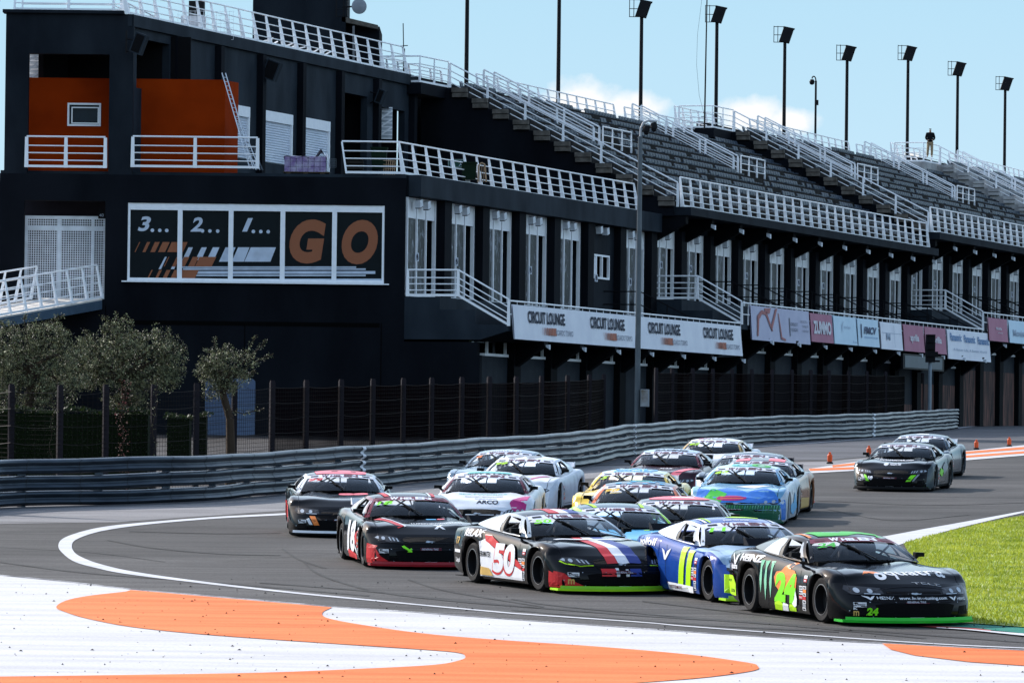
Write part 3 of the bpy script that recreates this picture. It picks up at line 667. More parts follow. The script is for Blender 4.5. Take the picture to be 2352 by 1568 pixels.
# tower
mb = MB(); td = 247.5; x0, x1, x2 = XF(571, td), XF(785, td), XF(862, td)
mb.ob(Vector((x0, td, CAMZ+zroof-.3)), Vector((x1-x0, 0, 0)), Vector((0, 6, 0)), UP*9); tw = mb.build('stair_tower', CHAR, cb)
mb = MB(); zA = fz(62, 840, td+1)
mb.ob(Vector((x1, td+.8, CAMZ+zroof-.3)), Vector((x2-x1, 0, 0)), Vector((0, 5, 0)), UP*(zA-zroof+.3)); mb.build('tower_annex', CHARD, cb)
mb = MB(); mb.prism([P(785, 38, td), P(868, 58, td), P(868, 67, td), P(785, 50, td)], Vector((0, 6, 0))); mb.build('annex_roof', CONC, cb)
mb = MB(); mb.tube(P(812, 60, td), P(812, 190, td), .05, 6); mb.build('downpipe', mat('grey_pipe', (.15, .15, .16), .5), cb)
# countdown window
yw = 215.14
wf = MB(); xs_ = [XF(q) for q in (290, 410, 527, 646, 765, 880)]; za, zc_ = fz(648, 585)+0, fz(469, 585)
for x in xs_: wf.ob(Vector((x-.09, yw-.12, CAMZ+za)), Vector((.18, 0, 0)), Vector((0, .14, 0)), UP*(zc_-za))
for i in range(5):
    u0, u1 = xs_[i]+.09, xs_[i+1]-.09
    wf.ob(Vector((u0, yw-.10, CAMZ+zc_-.26)), Vector((u1-u0, 0, 0)), Vector((0, .1, 0)), UP*.26); wf.ob(Vector((u0, yw-.10, CAMZ+za)), Vector((u1-u0, 0, 0)), Vector((0, .1, 0)), UP*.12)
wf.ob(Vector((xs_[0]-.2, yw-.3, CAMZ+za-.05)), Vector((xs_[-1]-xs_[0]+.4, 0, 0)), Vector((0, .3, 0)), UP*.048)
WF = wf.build('countdown_window', WFR, cb)
mb = MB(); mb.ob(Vector((xs_[0], yw, CAMZ+za)), Vector((xs_[-1]-xs_[0], 0, 0)), Vector((0, .03, 0)), UP*(zc_-za)); mb.build('pane', mat('dark_window_glass', (.006, .009, .012), .15, spec=.12), WF)
VW = mat('vinyl_window_white', (.50, .56, .66), .6); VO = mat('vinyl_window_bronze', (.27, .095, .045), .7, scale=60, col2=(.31, .11, .055))
def wp(x, y): v = P(x, y, yw-.012); return v
def at(mb, s, x0, x1, y0, y1, shear=0, bold=0):
    text_on(mb, s, lambda u, v: Vector((XF(x0+(x1-x0)*u, yw-.012), yw-.012, P(x0+(x1-x0)*u, y1+(y0-y1)*v, yw-.012).z)), 0, 1, 0, 1, shear, bold)
for ch, q, ds in (('3', (313, 343, 497, 531), (350, 367, 383)), ('2', (434, 462, 499, 532), (465, 482, 500)), ('1', (553, 577, 501, 532), (582, 599, 616))):
  mb = MB(); at(mb, ch, *q, .25, .03); mb.build('white_numeral', VW, WF)
  for cx in ds:
    mb = MB(); yy = 529+(cx-350)*.012; mb.poly([wp(cx+4.2*math.cos(t), yy+4.2*math.sin(t)) for t in [2*PI*i/14 for i in range(14)]]); mb.build('white_dot', VW, WF)
def para(mb, x0, x1, w0, w1, y0, y1, sl):       # slanted bars
    mb.poly([wp(x0, y1), wp(x0+w0, y1), wp(x0+w0+sl, y0), wp(x0+sl+(w0-w1)*0, y0)])
for x, w in ((364, 6), (392, 8), (418, 12), (448, 14), (474, 17), (503, 25), (532, 28), (561, 60)):
    y0, y1 = (590, 618) if x < 400 else (568, 598 if x < 480 else 601)
    mb = MB(); mb.poly([wp(x, y1), wp(x+w, y1), wp(x+w+13, y0), wp(x+15, y0)]); mb.build('white_slash', VW, WF)
for x0, y, h, x1 in ((412, 612, 3.2, 818), (420, 616.5, 3.2, 840), (432, 622.5, 6.5, 862), (440, 631, 3.2, 840), (348, 640, 6, 876)):
    for a, b in ((412, 524), (530, 643), (649, 762), (768, 878)) if x0 > 400 else ((350, 407), (412, 524), (530, 643), (649, 762), (768, 878)):
        q0, q1 = max(x0, a), min(x1, b)
        if q1 > q0: mb = MB(); mb.poly([wp(q0, y+h), wp(q1, y+h), wp(q1, y), wp(q0, y)]); mb.build('white_stripe', VW, WF)
for ch, q in (('G', (662, 745, 504, 605)), ('O', (782, 865, 505, 607))): mb = MB(); at(mb, ch, *q, .17, .06); mb.build('bronze_letter', VO, WF)
mb = MB()
def bars(lst, y0, y1, mb):
    for x, w in lst: mb.poly([wp(x, y1), wp(x+w, y1), wp(x+w+11, y0), wp(x+max(11-w*.02, 9), y0)])
bars([(309, 2), (327, 7), (345, 11), (363, 16), (384, 36)], 556, 579, mb)
bars([(376, 2), (395, 8), (412, 12), (432, 14), (448, 38)], 590, 612, mb)
bars([(337, 3), (355, 6), (372, 9), (390, 12), (408, 38)], 620, 642, mb)
mb.v = [v-Vector((0, .012, 0)) for v in mb.v]; mb.build('bronze_slashes', VO, WF)
# lattice gate in the lower opening
GM = mat('gate_white', (.72, .75, .80), .5)
gd = 215.9; gt = MB()
x0, x1, zt0, zm, zb0 = XF(52, gd), XF(240, gd), fz(496, 150, gd), fz(520, 150, gd), fz(690, 150, gd)
for z, h in ((zt0, .1), (zm, .14)): gt.ob(Vector((x0, gd, CAMZ+z-h)), Vector((x1-x0, 0, 0)), Vector((0, .06, 0)), UP*h)
for x in (53, 129, 206, 236): gt.ob(Vector((XF(x, gd), gd-.01, CAMZ+zb0)), Vector((.13, 0, 0)), Vector((0, .08, 0)), UP*(zt0-zb0))
GT_ = gt.build('lattice_gate', GM, cb)
gt = MB(); z = zb0
while z < zt0-.1: gt.ob(Vector((x0, gd+.02, CAMZ+z)), Vector((x1-x0, 0, 0)), Vector((0, .015, 0)), UP*.028); z += .088
x = x0
while x < x1: gt.ob(Vector((x, gd+.04, CAMZ+zb0)), Vector((.028, 0, 0)), Vector((0, .015, 0)), UP*(zt0-zb0-.1)); x += .088
gt.build('lattice', GM, GT_)
gt = MB(); a_ = fz(482, 230, gd); gt.ob(Vector((XF(222, gd), gd-.05, CAMZ+fz(502, 230, gd))), Vector((XF(240, gd)-XF(222, gd), 0, 0)), Vector((0, .04, 0)), UP*.33); pl = gt.build('number_plate', BLK, cb)
gt = MB(); text_on(gt, '40', lambda u, v: Vector((XF(224.5+10*u, gd), gd-.058, P(230, 498-7*v, gd).z)), 0, 1, 0, 1, 0, .01); gt.build('number', VW, pl)
mb = MB(); mb.ob(Vector((x0-2.6, 227, CAMZ+zb0-.3)), Vector((x1-x0+5, 0, 0)), Vector((0, .1, 0)), UP*5.3); mb.ob(Vector((x0-.5, 216.2, CAMZ+zb0-.3)), Vector((x1-x0+2, 0, 0)), Vector((0, 10.7, 0)), UP*.2, 1); mb.build('passage_wall', [mat('passage_grey', (.02, .018, .024), .8), CONCL], cb)
# blue-white gate at ground level
mb = MB(); x0, x1 = XF(473), XF(588); z0_, z1_ = fz(1006, 530), fz(868, 530); r_ = .18
pts = [Vector((x0, 214.96, CAMZ+z0_)), Vector((x1, 214.96, CAMZ+z0_))]+[Vector((x1-r_+r_*math.cos(t), 214.96, CAMZ+z1_-r_+r_*math.sin(t))) for t in (0, .4, .8, 1.2, 1.57)]+[Vector((x0+r_-r_*math.sin(t), 214.96, CAMZ+z1_-r_+r_*math.cos(t))) for t in (0, .4, .8, 1.2, 1.57)]
mb.prism(pts, Vector((0, .03, 0))); mb.build('service_door', mat('pale_blue_steel_door', (.07, .10, .17), .5, scale=1, col2=(.10, .14, .22)), cb)

# ---------------------------------------------------------------- pit building sections and stands
PANEL = mat('garage_panel_grey', (.016, .020, .027), .7, scale=2, bump=.2, col2=(.024, .029, .037)); PIER = mat('pier_black', (.003, .0035, .005), .8)
RUST = None
def rust_mat():
    m, n, l, p = _new('polished_garage_door'); tc = n.new('ShaderNodeTexCoord'); mp = n.new('ShaderNodeMapping'); mp.inputs['Scale'].default_value = (2.5, 2.5, .25); l.new(tc.outputs['Object'], mp.inputs[0])
    ns = n.new('ShaderNodeTexNoise'); ns.inputs['Scale'].default_value = 2.2; ns.inputs['Detail'].default_value = 7; ns.inputs['Distortion'].default_value = .8; l.new(mp.outputs[0], ns.inputs[0])
    r = n.new('ShaderNodeValToRGB'); r.color_ramp.elements[0].position = .42; r.color_ramp.elements[1].position = .64; r.color_ramp.elements[0].color = (.012, .011, .014, 1); r.color_ramp.elements[1].color = (.16, .07, .055, 1); l.new(ns.outputs[0], r.inputs[0]); l.new(r.outputs[0], p.inputs['Base Color'])
    p.inputs['Roughness'].default_value = .28; p.inputs['Roughness'].default_value = .6; p.inputs['Specular IOR Level'].default_value = .05; return m
RUST = rust_mat()
BAN = mat('banner_vinyl', (.70, .71, .78), .6, scale=1.2, col2=(.80, .81, .86), bump=.15, bscale=3)
BTX = mat('banner_print_dark', (.03, .035, .055), .6); BTG = mat('banner_print_grey', (.16, .17, .22), .6); BTR = mat('banner_print_rust', (.40, .13, .08), .6)
LAMPW = mat('lamp_white', (.6, .63, .68), .4)
SEAT = mat('seat_grey_plastic', (.024, .034, .050), .4, scale=1.5, col2=(.055, .074, .102))
seat_mb = MB()   # local: x along, y outward (front), z up
seat_mb.add([(-.21, -.16, 0), (.21, -.16, 0), (.21, .22, .03), (-.21, .22, .03), (-.21, -.16, -.05), (.21, -.16, -.05), (.21, .22, -.03), (-.21, .22, -.03)], [(0, 1, 2, 3), (3, 2, 6, 7), (7, 6, 5, 4), (1, 5, 6, 2), (0, 3, 7, 4)])
seat_mb.add([(-.21, -.15, 0), (.21, -.15, 0), (.20, -.20, .21), (.12, -.21, .25), (-.12, -.21, .25), (-.20, -.20, .21), (-.21, -.20, 0), (.21, -.20, 0), (.20, -.25, .21), (.12, -.26, .25), (-.12, -.26, .25), (-.20, -.25, .21)],
            [(0, 1, 2, 3, 4, 5), (11, 10, 9, 8, 7, 6), (1, 7, 8, 2), (5, 11, 6, 0), (2, 8, 9, 3), (3, 9, 10, 4), (4, 10, 11, 5)])
ang = math.atan2(AV.y, AV.x)
SEATM = seat_mb.mesh('seat', [SEAT]); RZ = math.atan2(AV.y, AV.x)      # local x -> AV ; local y -> AV rotated +90 = -OV, so turn by 180
RZ_ = math.atan2(-AV.y, -AV.x)
NB = 10
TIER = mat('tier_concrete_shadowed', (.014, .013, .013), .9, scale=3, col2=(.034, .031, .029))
def lamp_mesh():
    mb = MB(); mb.lathe([(0, .02), (.05, .02), (.07, 0), (.05, -.02), (0, -.02)], (0, 0, 0), (0, 1, 0), 8)
    mb.prism([(-.16, .02, -.14), (.18, .02, -.22), (.26, .02, .06), (-.07, .02, .12)], (0, .22, 0)); mb.prism([(-.155, .03, -.142), (.175, .03, -.222), (.175, .23, -.222), (-.155, .23, -.142)], (0, 0, -.03), 1); return mb.mesh('wall_lamp', [LAMPW, BLK])
LM = lamp_mesh()
NOSMOKE = mat('sign_grey', (.45, .48, .55), .5)
RISE, RUN, NROW = .48, .95, 11
def section(idx, a0, nb, dz, first=False):
    labels = ['terraced pit building wing with the white lounge banner, nearest of the grandstand row', 'pit building and grandstand in the middle, behind the row of sponsor boards', 'farther pit building and grandstand starting above the last sponsor boards', 'farthest grandstand with pale concrete steps beside the standing person']
    th = thing('pit_building' if first else 'grandstand_building', labels[idx], 'building' if first else 'grandstand', F(a0, 0, -CAMZ+zg(215+AV.y*a0)))
    L = 5*nb; zf = 5.66+dz; zw1 = 9.45+(.15 if not first else 0)+(dz if not first else 0)-(.0 if first else .0)
    if not first: zw1 = 9.66+(dz-.9)
    zc = zw1; zgf = zg(215+AV.y*a0)-CAMZ-.6
    ztop = zt if first else 10.2+(dz-.9)
    # facade wall per bay
    mb = MB(); hol = []
    for k in range(nb):
        if first and k == 5: hol.append((5*k+.4, 5*k+3.2, 7.15+.0-zf, 8.2-zf))
        else: hol.append((5*k+.3, 5*k+3.9, 0.01, zc-zf))
    e0 = .36 if first else .01
    wall_holes(mb, F(a0+e0, -.35, zf), AV, L-e0-.01, ztop-.02-zf, [(max(h[0]-e0, 0), h[1]-e0, h[2], h[3]) for h in hol], OV*.35)
    mb.build('facade_wall', CHAR, th)
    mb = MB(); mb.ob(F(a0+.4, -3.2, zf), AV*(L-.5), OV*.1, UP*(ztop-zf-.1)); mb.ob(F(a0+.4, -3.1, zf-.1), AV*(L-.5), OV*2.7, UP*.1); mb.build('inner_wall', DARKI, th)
    for k in range(nb):
        a = a0+5*k
        mb = MB(); mb.ob(F(a+4.0, .002, zf), AV*.9, OV*.30, UP*(zc-zf)); mb.build('pilaster', CHARD, th)
        if not (first and k == 5):
            mb = MB()
            for q in (.32, 1.48, 2.64, 3.80): mb.ob(F(a+q, -.16, zf+.02), AV*.09, OV*.14, UP*(zc-zf-.04))
            for q in (.42, 1.58, 2.74): mb.ob(F(a+q, -.1, zc-.80), AV*1.02, OV*.05, UP*.78); mb.ob(F(a+q, -.12, zf+.02), AV*1.02, OV*.1, UP*.1)
            w = mb.build('window', WFR, th)
            mb = MB()
            for q in (.44, 1.60): mb.ob(F(a+q, -.09, zf+.12), AV*.98, OV*.02, UP*(zc-zf-.94))
            mb.build('pane', FILM, w)
        else:
            mb = MB(); zz0, zz1 = 7.16, 8.19
            for (p, q, r, s_) in ((.4, 3.2, zz1-.08, zz1), (.4, 3.2, zz0, zz0+.08), (.4, .5, zz0+.08, zz1-.08), (1.1, 1.22, zz0+.08, zz1-.08), (3.1, 3.2, zz0+.08, zz1-.08), (2.0, 2.12, zz0+.08, zz1-.08)): mb.ob(F(a+p, -.05, r), AV*(q-p), OV*.1, UP*(s_-r))
            w = mb.build('window', WFR, th)
            mb = MB(); mb.ob(F(a+.5, -.03, zz0+.08), AV*.6, OV*.02, UP*(zz1-zz0-.16)); mb.build('pane', WFR, w)
        o_ = inst('wall_lamp', LM, th, F(a+1.9, .12, zc-.22), (0, 0, RZ+PI))
        o_ = inst('wall_lamp', LM, th, F(a+.9, .12, zc-.2), (0, 0, RZ+PI)) if (first) else None
        if k in (1, 3, 5, 0, 6) and idx < 3:
            mb = MB(); mb.ob(F(a+(.3 if not (first and k == 5) else .0), .30, 7.0+dz), AV*.42, OV*.02, UP*.32)
            s_ = mb.build('prohibition_sign', NOSMOKE, th); mb = MB(); c = F(a+(.3 if not (first and k == 5) else .0)+.21, .33, 7.16+dz)
            ring = [(c+(AV*math.cos(t)+UP*math.sin(t))*.12, c+(AV*math.cos(t)+UP*math.sin(t))*.085) for t in [2*PI*i/16 for i in range(17)]]
            mb.add([q for r in ring for q in r], [(2*i, 2*i+1, 2*i+3, 2*i+2) for i in range(16)]); mb.bar(c-AV*.08+UP*.08, c+AV*.08-UP*.08, .01, .03, OV); mb.bar(c-AV*.06, c+AV*.06, .01, .035, OV); mb.build('symbol', BTX, s_)
    # stepped gallery
    prof = [(0, zf-.02), (1.4, zf-.02), (1.4, zf-.5), (2.8, zf-.5), (2.8, zf-1.05), (4.05, zf-1.05), (4.05, zf-1.3), (3.0, zf-1.62), (0, zf-1.62)]
    mb = MB(); mb.prism([F(a0, o_, z) for o_, z in prof], AV*(L+.0 if first else L)); mb.build('gallery', CHARL, th)
    # ground floor
    zs = 3.45+dz; mb = MB(); mg = MB()
    for k in range(nb):
        a = a0+5*k+(.32 if k == 0 and first else 0)
        mb.ob(F(a, 2.6, zgf), AV*(4.1-(.32 if k == 0 and first else 0)), OV*.25, UP*(zs-zgf))
        mp_ = MB(); ms = MB()
        mp_.ob(F(a0+5*k+4.1, 2.5, zgf), AV*.9, OV*.62, UP*(zs+.56-zgf))
        mp_.prism([F(a0+5*k+4.3, 3.13, zs-.35), F(a0+5*k+4.3, 4.25, zs+.45), F(a0+5*k+4.3, 4.25, zs+.6), F(a0+5*k+4.3, 3.13, zs+.56)], AV*.5)
        ms.ob(F(a0+5*k+1.0, 2.7, zs), AV*3.1, OV*.2, UP*.1)
        for q in (1.6, 4.0): ms.ob(F(a0+5*k+q, 2.72, zs+.1), AV*.08, OV*.1, UP*.45)
        ml = MB(); mp_.build('pier', PIER, th); ms.build('clerestory_sill', WFR, th)
        ml.prism([F(a0+5*k+4.5, 4.26, zs+.42), F(a0+5*k+4.5, 4.40, zs+.32), F(a0+5*k+4.5, 4.40, zs+.5), F(a0+5*k+4.5, 4.26, zs+.5)], AV*.16); ml.build('gallery_lamp', LAMPW, th)
    mb.build('garage_wall', PANEL, th)
    mg.ob(F(a0+.4, 2.45, zs), AV*(L-.5), OV*.1, UP*.6); mg.build('clerestory_glass', GLS, th)
    if idx >= 1:
        for k in range(6 if idx == 1 else 0, nb):
            mb = MB(); mb.ob(F(a0+5*k+.5, 2.88, zgf), AV*3.2, OV*.06, UP*(zs-zgf-.9 if idx > 1 or k > 7 else 2.2)); mb.build('garage_door', RUST, th)
    # gallery front rail + steps rail
    gz = zf-1.0; railing(th, [F(a0+.05, .1, zf), F(a0+.05, 2.1, zf), F(a0+.05, 4.1, gz-.1)], 1.0, step=2.1, pw=.09, pd=.06, name='stair_rail')
    railing(th, [F(a0+.1, 4.12, gz-.1), F(a0+L-.2, 4.12, gz-.1)], .95, step=1.0, nr=1, pw=.03, pd=.03, name='front_rail', kick=False)
    if idx >= 1 or first:
        ks = range(1, nb) if not first else (5,)
        for k in ks:
            mb = MB(); a = a0+5*k+(2.5 if first else 3)
            for h in (1.0, .45):
                mb.path([F(a, -.0, zf+h), F(a, 1.6, zf+h), F(a, 3.95, gz+h-.15)], .028, 5)
            mb.tube(F(a, 1.6, zf), F(a, 1.6, zf+1.0), .028, 5); mb.tube(F(a, 2.8, zf-.5), F(a, 2.8, zf+.46), .028, 5)
            mb.build('black_handrail', BLK, th)
    # back and end walls close the volume
    mb = MB(); mb.ob(F(a0+(.4 if first else .01), -11.4 if not first else -.9, zgf), AV*(L-.42), OV*.3, UP*((15.5+dz if not first else zt-.45)-zgf)); mb.build('back_wall', CHARD, th)
    if first:
        mb = MB(); mb.ob(F(a0+.36, -.36, 9.45), AV*(L-.4), OV*.85, UP*(zt-9.45-.02)); mb.build('fascia', CHARL, th); return th
    # ---- stand
    e = dz-.9; zs0 = 10.6+e
    mb = MB(); mb.ob(F(a0+.1, -.0, zs0-.38), AV*(L-.2), OV*1.75, UP*.36); mb.build('canopy', CHAR, th)
    for k in range(nb+1):
        mb = MB(); a = a0+5*k-.4 if k else a0+.15
        mb.prism([F(a, .0, zs0-1.55), F(a, 1.5, zs0-.75), F(a, 1.5, zs0-.39), F(a, .0, zs0-.39)], AV*.45); mb.build('canopy_arm', PIER, th)
    for k in range(nb):
        mb = MB(); a = a0+5*k+4.4; mb.prism([F(a, 1.52, zs0-.75), F(a, 1.70, zs0-.85), F(a, 1.70, zs0-.65), F(a, 1.52, zs0-.6)], AV*.2); mb.build('canopy_lamp', LAMPW, th)
    # tiers
    pr = [(1.45, zs0-.01)]
    o_, z = 1.0, zs0-.01
    pr = [(1.5, z), (1.0, z)]
    for r in range(NROW):
        z += RISE; pr += [(o_, z), (o_-RUN, z)]; o_ -= RUN
    pr += [(o_-1.2, z), (o_-1.2, z-.35)]
    pr2 = pr+[(o_+.6, z-.6), (.6, zs0-.02-.34), (1.5, zs0-.34)]
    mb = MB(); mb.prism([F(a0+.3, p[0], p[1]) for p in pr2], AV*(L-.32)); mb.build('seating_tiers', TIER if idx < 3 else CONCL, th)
    # stepped side wall
    sw = [(1.0, zs0-.4)]+[(p[0], p[1]) for p in pr[1:-1]]+[(o_-1.2, zt-.5), (-.2, zt-.5), (-.2, zs0-.4)]
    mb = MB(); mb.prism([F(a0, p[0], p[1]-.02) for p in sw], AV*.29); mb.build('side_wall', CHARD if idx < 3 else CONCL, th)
    mb = MB(); oo, zz = 1.0, zs0
    for r in range(NROW):
        zz += RISE
        mb.ob(F(a0-.22, oo-.68, zz-.24), AV*.215, OV*.70, UP*.20); mb.ob(F(a0-.18, oo-.66, zz-.46), AV*.175, OV*.70, UP*.19); oo -= RUN
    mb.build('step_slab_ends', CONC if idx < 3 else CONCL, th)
    # seats
    spots = []; oo, zz = 1.0, zs0-.01
    aisles = [(6, 7.7), (18.5, 19.6), (31, 32.7), (43.5, 44.6)]
    random.seed(40+idx)
    for r in range(NROW):
        zz += RISE
        a = .7+(.1*r % .5)
        gaps = set()
        while a < L-.4:
            q = (a+r*.55) % 12.5
            ok = not any(x0 <= a <= x1 for x0, x1 in aisles) and not (2.2 < (a+r*1.35) % 6.2 < 2.75)
            if 4.4 < (1.0-oo) < 6.3 and any(x1 < a < x1+5 for x0, x1 in (aisles[0], aisles[2])): ok = False
            if ok and random.random() > .012: spots.append(F(a0+a, oo-.30, zz+.06))
            a += .5
        oo -= RUN
    spots.sort(key=lambda p: p.y)
    for p in spots[:100]: inst('seat', SEATM, th, p, (0, 0, RZ_))
    mb = MB(); M = Matrix.Rotation(RZ_, 3, 'Z')
    base = [M@v for v in seat_mb.v]
    for p in spots[100:]: mb.add([v+p for v in base], seat_mb.f)
    tag(mb.build('seat', SEAT, th), kind='stuff')
    # rails on the stand
    railing(th, [F(a0+.5, 1.25, zs0), F(a0+L-.3, 1.25, zs0)], 1.3, -OV*.12, name='front_railing')
    def sl(a, o0, o1, st=1.9): 
        zf_ = lambda o: zs0+(1.0-o)/RUN*RISE
        railing(th, [F(a, o0, zf_(o0)), F(a, o1, zf_(o1))], 1.1, step=st, pw=.09, pd=.05, name='stair_railing', nr=3, kick=False)
    sl(a0+.25, -9.4, 1.1, 2.1)
    for q in (6, 31):
        if idx == 3 and q == 31: continue
        sl(a0+q, -9.6, -4.4, 2.2); sl(a0+q+1.6, -9.6, -4.6, 2.2)
        zq = zs0+(1.0+4.7)/RUN*RISE-.2
        railing(th, [F(a0+q+2.2, -4.6, zq), F(a0+q+7, -4.6, zq)], 1.3, step=1.6, pw=.07, pd=.07, name='exit_guard', kick=False)
    zb_ = zs0+NROW*RISE-.02
    railing(th, [F(a0+8, -10.4, zb_), F(a0+31, -10.4, zb_)], 1.15, -OV*.18, name='back_railing', kick=False)
    railing(th, [F(a0+33, -10.4, zb_), F(a0+L-1, -10.4, zb_)], 1.15, -OV*.18, name='back_railing', kick=False)
    # corner platform
    mb = MB(); mb.ob(F(a0-3.6, -11.6, zb_-.5), AV*3.59, OV*2.1, UP*.5); mb.ob(F(a0-3.4, -11.4, zgf+.3), AV*.4, OV*.4, UP*(zb_-.8-zgf)); mb.build('corner_platform', CHARD if idx < 3 else CONCL, th)
    railing(th, [F(a0-3.5, -11.4, zb_), F(a0-3.5, -9.6, zb_), F(a0+.2, -9.45, zb_)], 1.15, step=1.9, pw=.09, pd=.05, name='platform_railing')
    railing(th, [F(a0-3.5, -11.5, zb_), F(a0+6, -11.5, zb_)], 1.15, -OV*.15, name='back_railing', kick=False)
    return th
S1 = section(0, 0, 7, 0.0, True)
SA = section(1, 35, 10, .9)
SB = section(2, 85, 10, 1.78)
SD = section(3, 135, 8, 2.6)

# ---------------------------------------------------------------- banners and sponsor boards
def board(a, b, dz, mat_, label, name='sponsor_board', cat='banner', zlo=-.0, items=(), group=None, tilt=.22, H=1.3, o=4.2):
    """hanging board on the gallery front between a and b; items: (text, u0,u1,v0,v1, material, bold, shear)"""
    z0, z1 = 4.08+dz+zlo, 4.08+dz+zlo+H
    fn = lambda u, v, e=.0: F(a+(b-a)*u, o-.05+tilt*(1-v)*.5+e, z0+(z1-z0)*v)
    th = thing(name, label, cat, fn(0, 0), group)
    mb = MB(); nu = max(2, int((b-a)/1.2))
    mb.grid(lambda u, v: fn(u, v, .012*math.sin(u*(b-a)*2.1+v*2)), nu, 3)
    mb.grid(lambda u, v: fn(u, v, -.05), nu, 3, 0, True)
    mb.build('face', mat_, th, True)
    by = {}
    for it in items:
        if callable(it): it(by, fn); continue
        s, u0, u1, v0, v1, m_, bold, shear = it
        text_on(by.setdefault(m_.name+str(len(by)), (m_, MB()))[1], s, lambda u, v: fn(u, v, .035), u0, u1, v0, v1, shear, bold)
    for m_, q in by.values(): q.build('print', m_, th)
    return th
def poly_item(m_, pts):
    def f(by, fn): by.setdefault(m_.name, (m_, MB()))[1].poly([fn(u, v, .033) for u, v in pts])
    return f
its = []
for c in (.075, .325, .575, .83):
    its += [('CIRCUIT LOUNGE', c-.02, c+.125, .50, .86, BTX, .035, 0), ('RICARDO TORMO', c+.085, c+.155, .20, .36, BTG, 0, 0)]
    for k in range(9): w = .0008+.0008*k; x = c+.033+k*.006; its.append(poly_item(BTR, [(x, .18), (x+w, .18), (x+w, .40), (x, .40)]))
board(.35, 34.7, 0, BAN, 'long white lounge banner repeating its dark lettering four times', 'lounge_banner', 'banner', items=its)
BPINK = mat('board_pink', (.36, .13, .20), .6, scale=1, col2=(.42, .17, .24)); BBLUE = mat('board_pale_blue', (.50, .66, .78), .55, scale=1, col2=(.58, .73, .84)); BLIL = mat('board_lilac', (.42, .42, .55), .6, scale=1, col2=(.50, .50, .62))
BRED = mat('board_logo_red', (.35, .13, .13), .6); BNAVY = mat('board_print_navy', (.05, .07, .14), .6); BBLU = mat('board_print_blue', (.10, .22, .42), .6); BPW = mat('board_print_white', (.62, .6, .65), .6); BGRY = mat('board_print_pale', (.33, .40, .50), .6)
o_ = 35
def aat(x, dd=4.15):          # a coordinate on the gallery front seen at column x
    lo, hi = -5, 200
    for _ in range(40):
        m_ = (lo+hi)/2; p = F(m_, dd, 5)
        if p.x/p.y*FP+1176 < x: lo = m_
        else: hi = m_
    return lo
loop = [(.10, .10), (.17, .66), (.20, .75), (.25, .72), (.36, .20), (.50, .96), (.46, .96), (.35, .40), (.27, .82), (.20, .88), (.14, .80), (.07, .12)]
board(aat(1722), aat(1857), .9, BLIL, 'lilac board with the red circuit loop logo, first of the sponsor boards', group='sponsor boards along the gallery', zlo=-.15, H=1.5, items=[
    poly_item(BRED, [(.10, .12), (.13, .62), (.18, .78), (.24, .76), (.33, .30), (.35, .30), (.26, .84), (.18, .90), (.10, .72), (.08, .12)]), poly_item(BRED, [(.33, .30), (.44, .98), (.41, .98), (.315, .42)]), poly_item(BRED, [(.22, .95), (.33, .98), (.31, .82), (.24, .80)]),
    poly_item(BRED, [(.46, .85), (.50, .15), (.56, .10), (.56, .04), (.48, .10), (.45, .85)]),
    ('GENERALITAT', .66, .78, .52, .62, BTG, .01, 0), ('VALENCIANA', .66, .78, .36, .46, BTG, .01, 0), poly_item(BTG, [(.635, .2), (.65, .2), (.65, .75), (.635, .75)]), ('CIRCUIT DE LA', .83, .95, .64, .71, BTG, 0, 0), ('COMUNITAT', .86, .97, .50, .57, BTG, 0, 0), ('VALENCIANA', .86, .97, .36, .43, BTG, 0, 0)])
board(aat(1859), aat(1910), .9, BPINK, 'faded pink board with pale block lettering', group='sponsor boards along the gallery', items=[('ZUMMO', .1, .9, .28, .75, BPW, .05, 0)])
board(aat(1912), aat(1965), .9, BBLUE, 'pale blue board with a thin curl and small script', group='sponsor boards along the gallery', items=[('Visit Spain', .42, .72, .55, .68, BGRY, 0, 0), ('(', .34, .42, .42, .82, BGRY, 0, .2), ('B  on', .8, .95, .08, .16, BBLU, 0, 0)])
board(aat(1967), aat(2016), .9, BBLUE, 'pale blue board with bold dark italic FMCV lettering', group='sponsor boards along the gallery', items=[('FMCV', .28, .88, .45, .72, BNAVY, .04, .3), ('FEDERACION MOTOCICLISMO', .28, .92, .30, .36, BBLU, 0, 0), poly_item(BNAVY, [(.13, .3), (.17, .3), (.19, .8), (.15, .8)])])
board(aat(2020), aat(2070), .9, BAN, 'plain pale grey board with ghosted print', group='sponsor boards along the gallery', zlo=-.05, items=[('M', .25, .42, .35, .6, BGRY, .02, 0), poly_item(BGRY, [(.05, .6), (.95, .6), (.95, .615), (.05, .615)]), poly_item(BGRY, [(.6, .1), (.61, .1), (.61, .9), (.6, .9)])])
board(aat(2073), aat(2120), .9, BPINK, 'pink board with white aprilia lettering left of the signal', group='sponsor boards along the gallery', zlo=-.05, items=[('aprilia', .3, .72, .32, .66, BPW, .03, 0)])
board(aat(2122), aat(2171), .9, BPINK, 'pink board partly hidden behind the black trackside signal', group='sponsor boards along the gallery', zlo=-.05, items=[('aprilia', .3, .75, .32, .66, BPW, .03, 0)])
board(aat(2174), aat(2272), .9, BAN, 'grey board with three blue electronics brand names, last on the near gallery', group='sponsor boards along the gallery', zlo=-.25, H=1.5, items=[('Panasonic', .06, .32, .62, .88, BBLU, .03, 0), ('Panasonic', .38, .64, .60, .86, BBLU, .03, 0), ('Panasonic', .70, .97, .58, .84, BBLU, .03, 0), ('A Better Life, A Better World', .12, .9, .28, .38, BGRY, 0, 0)])
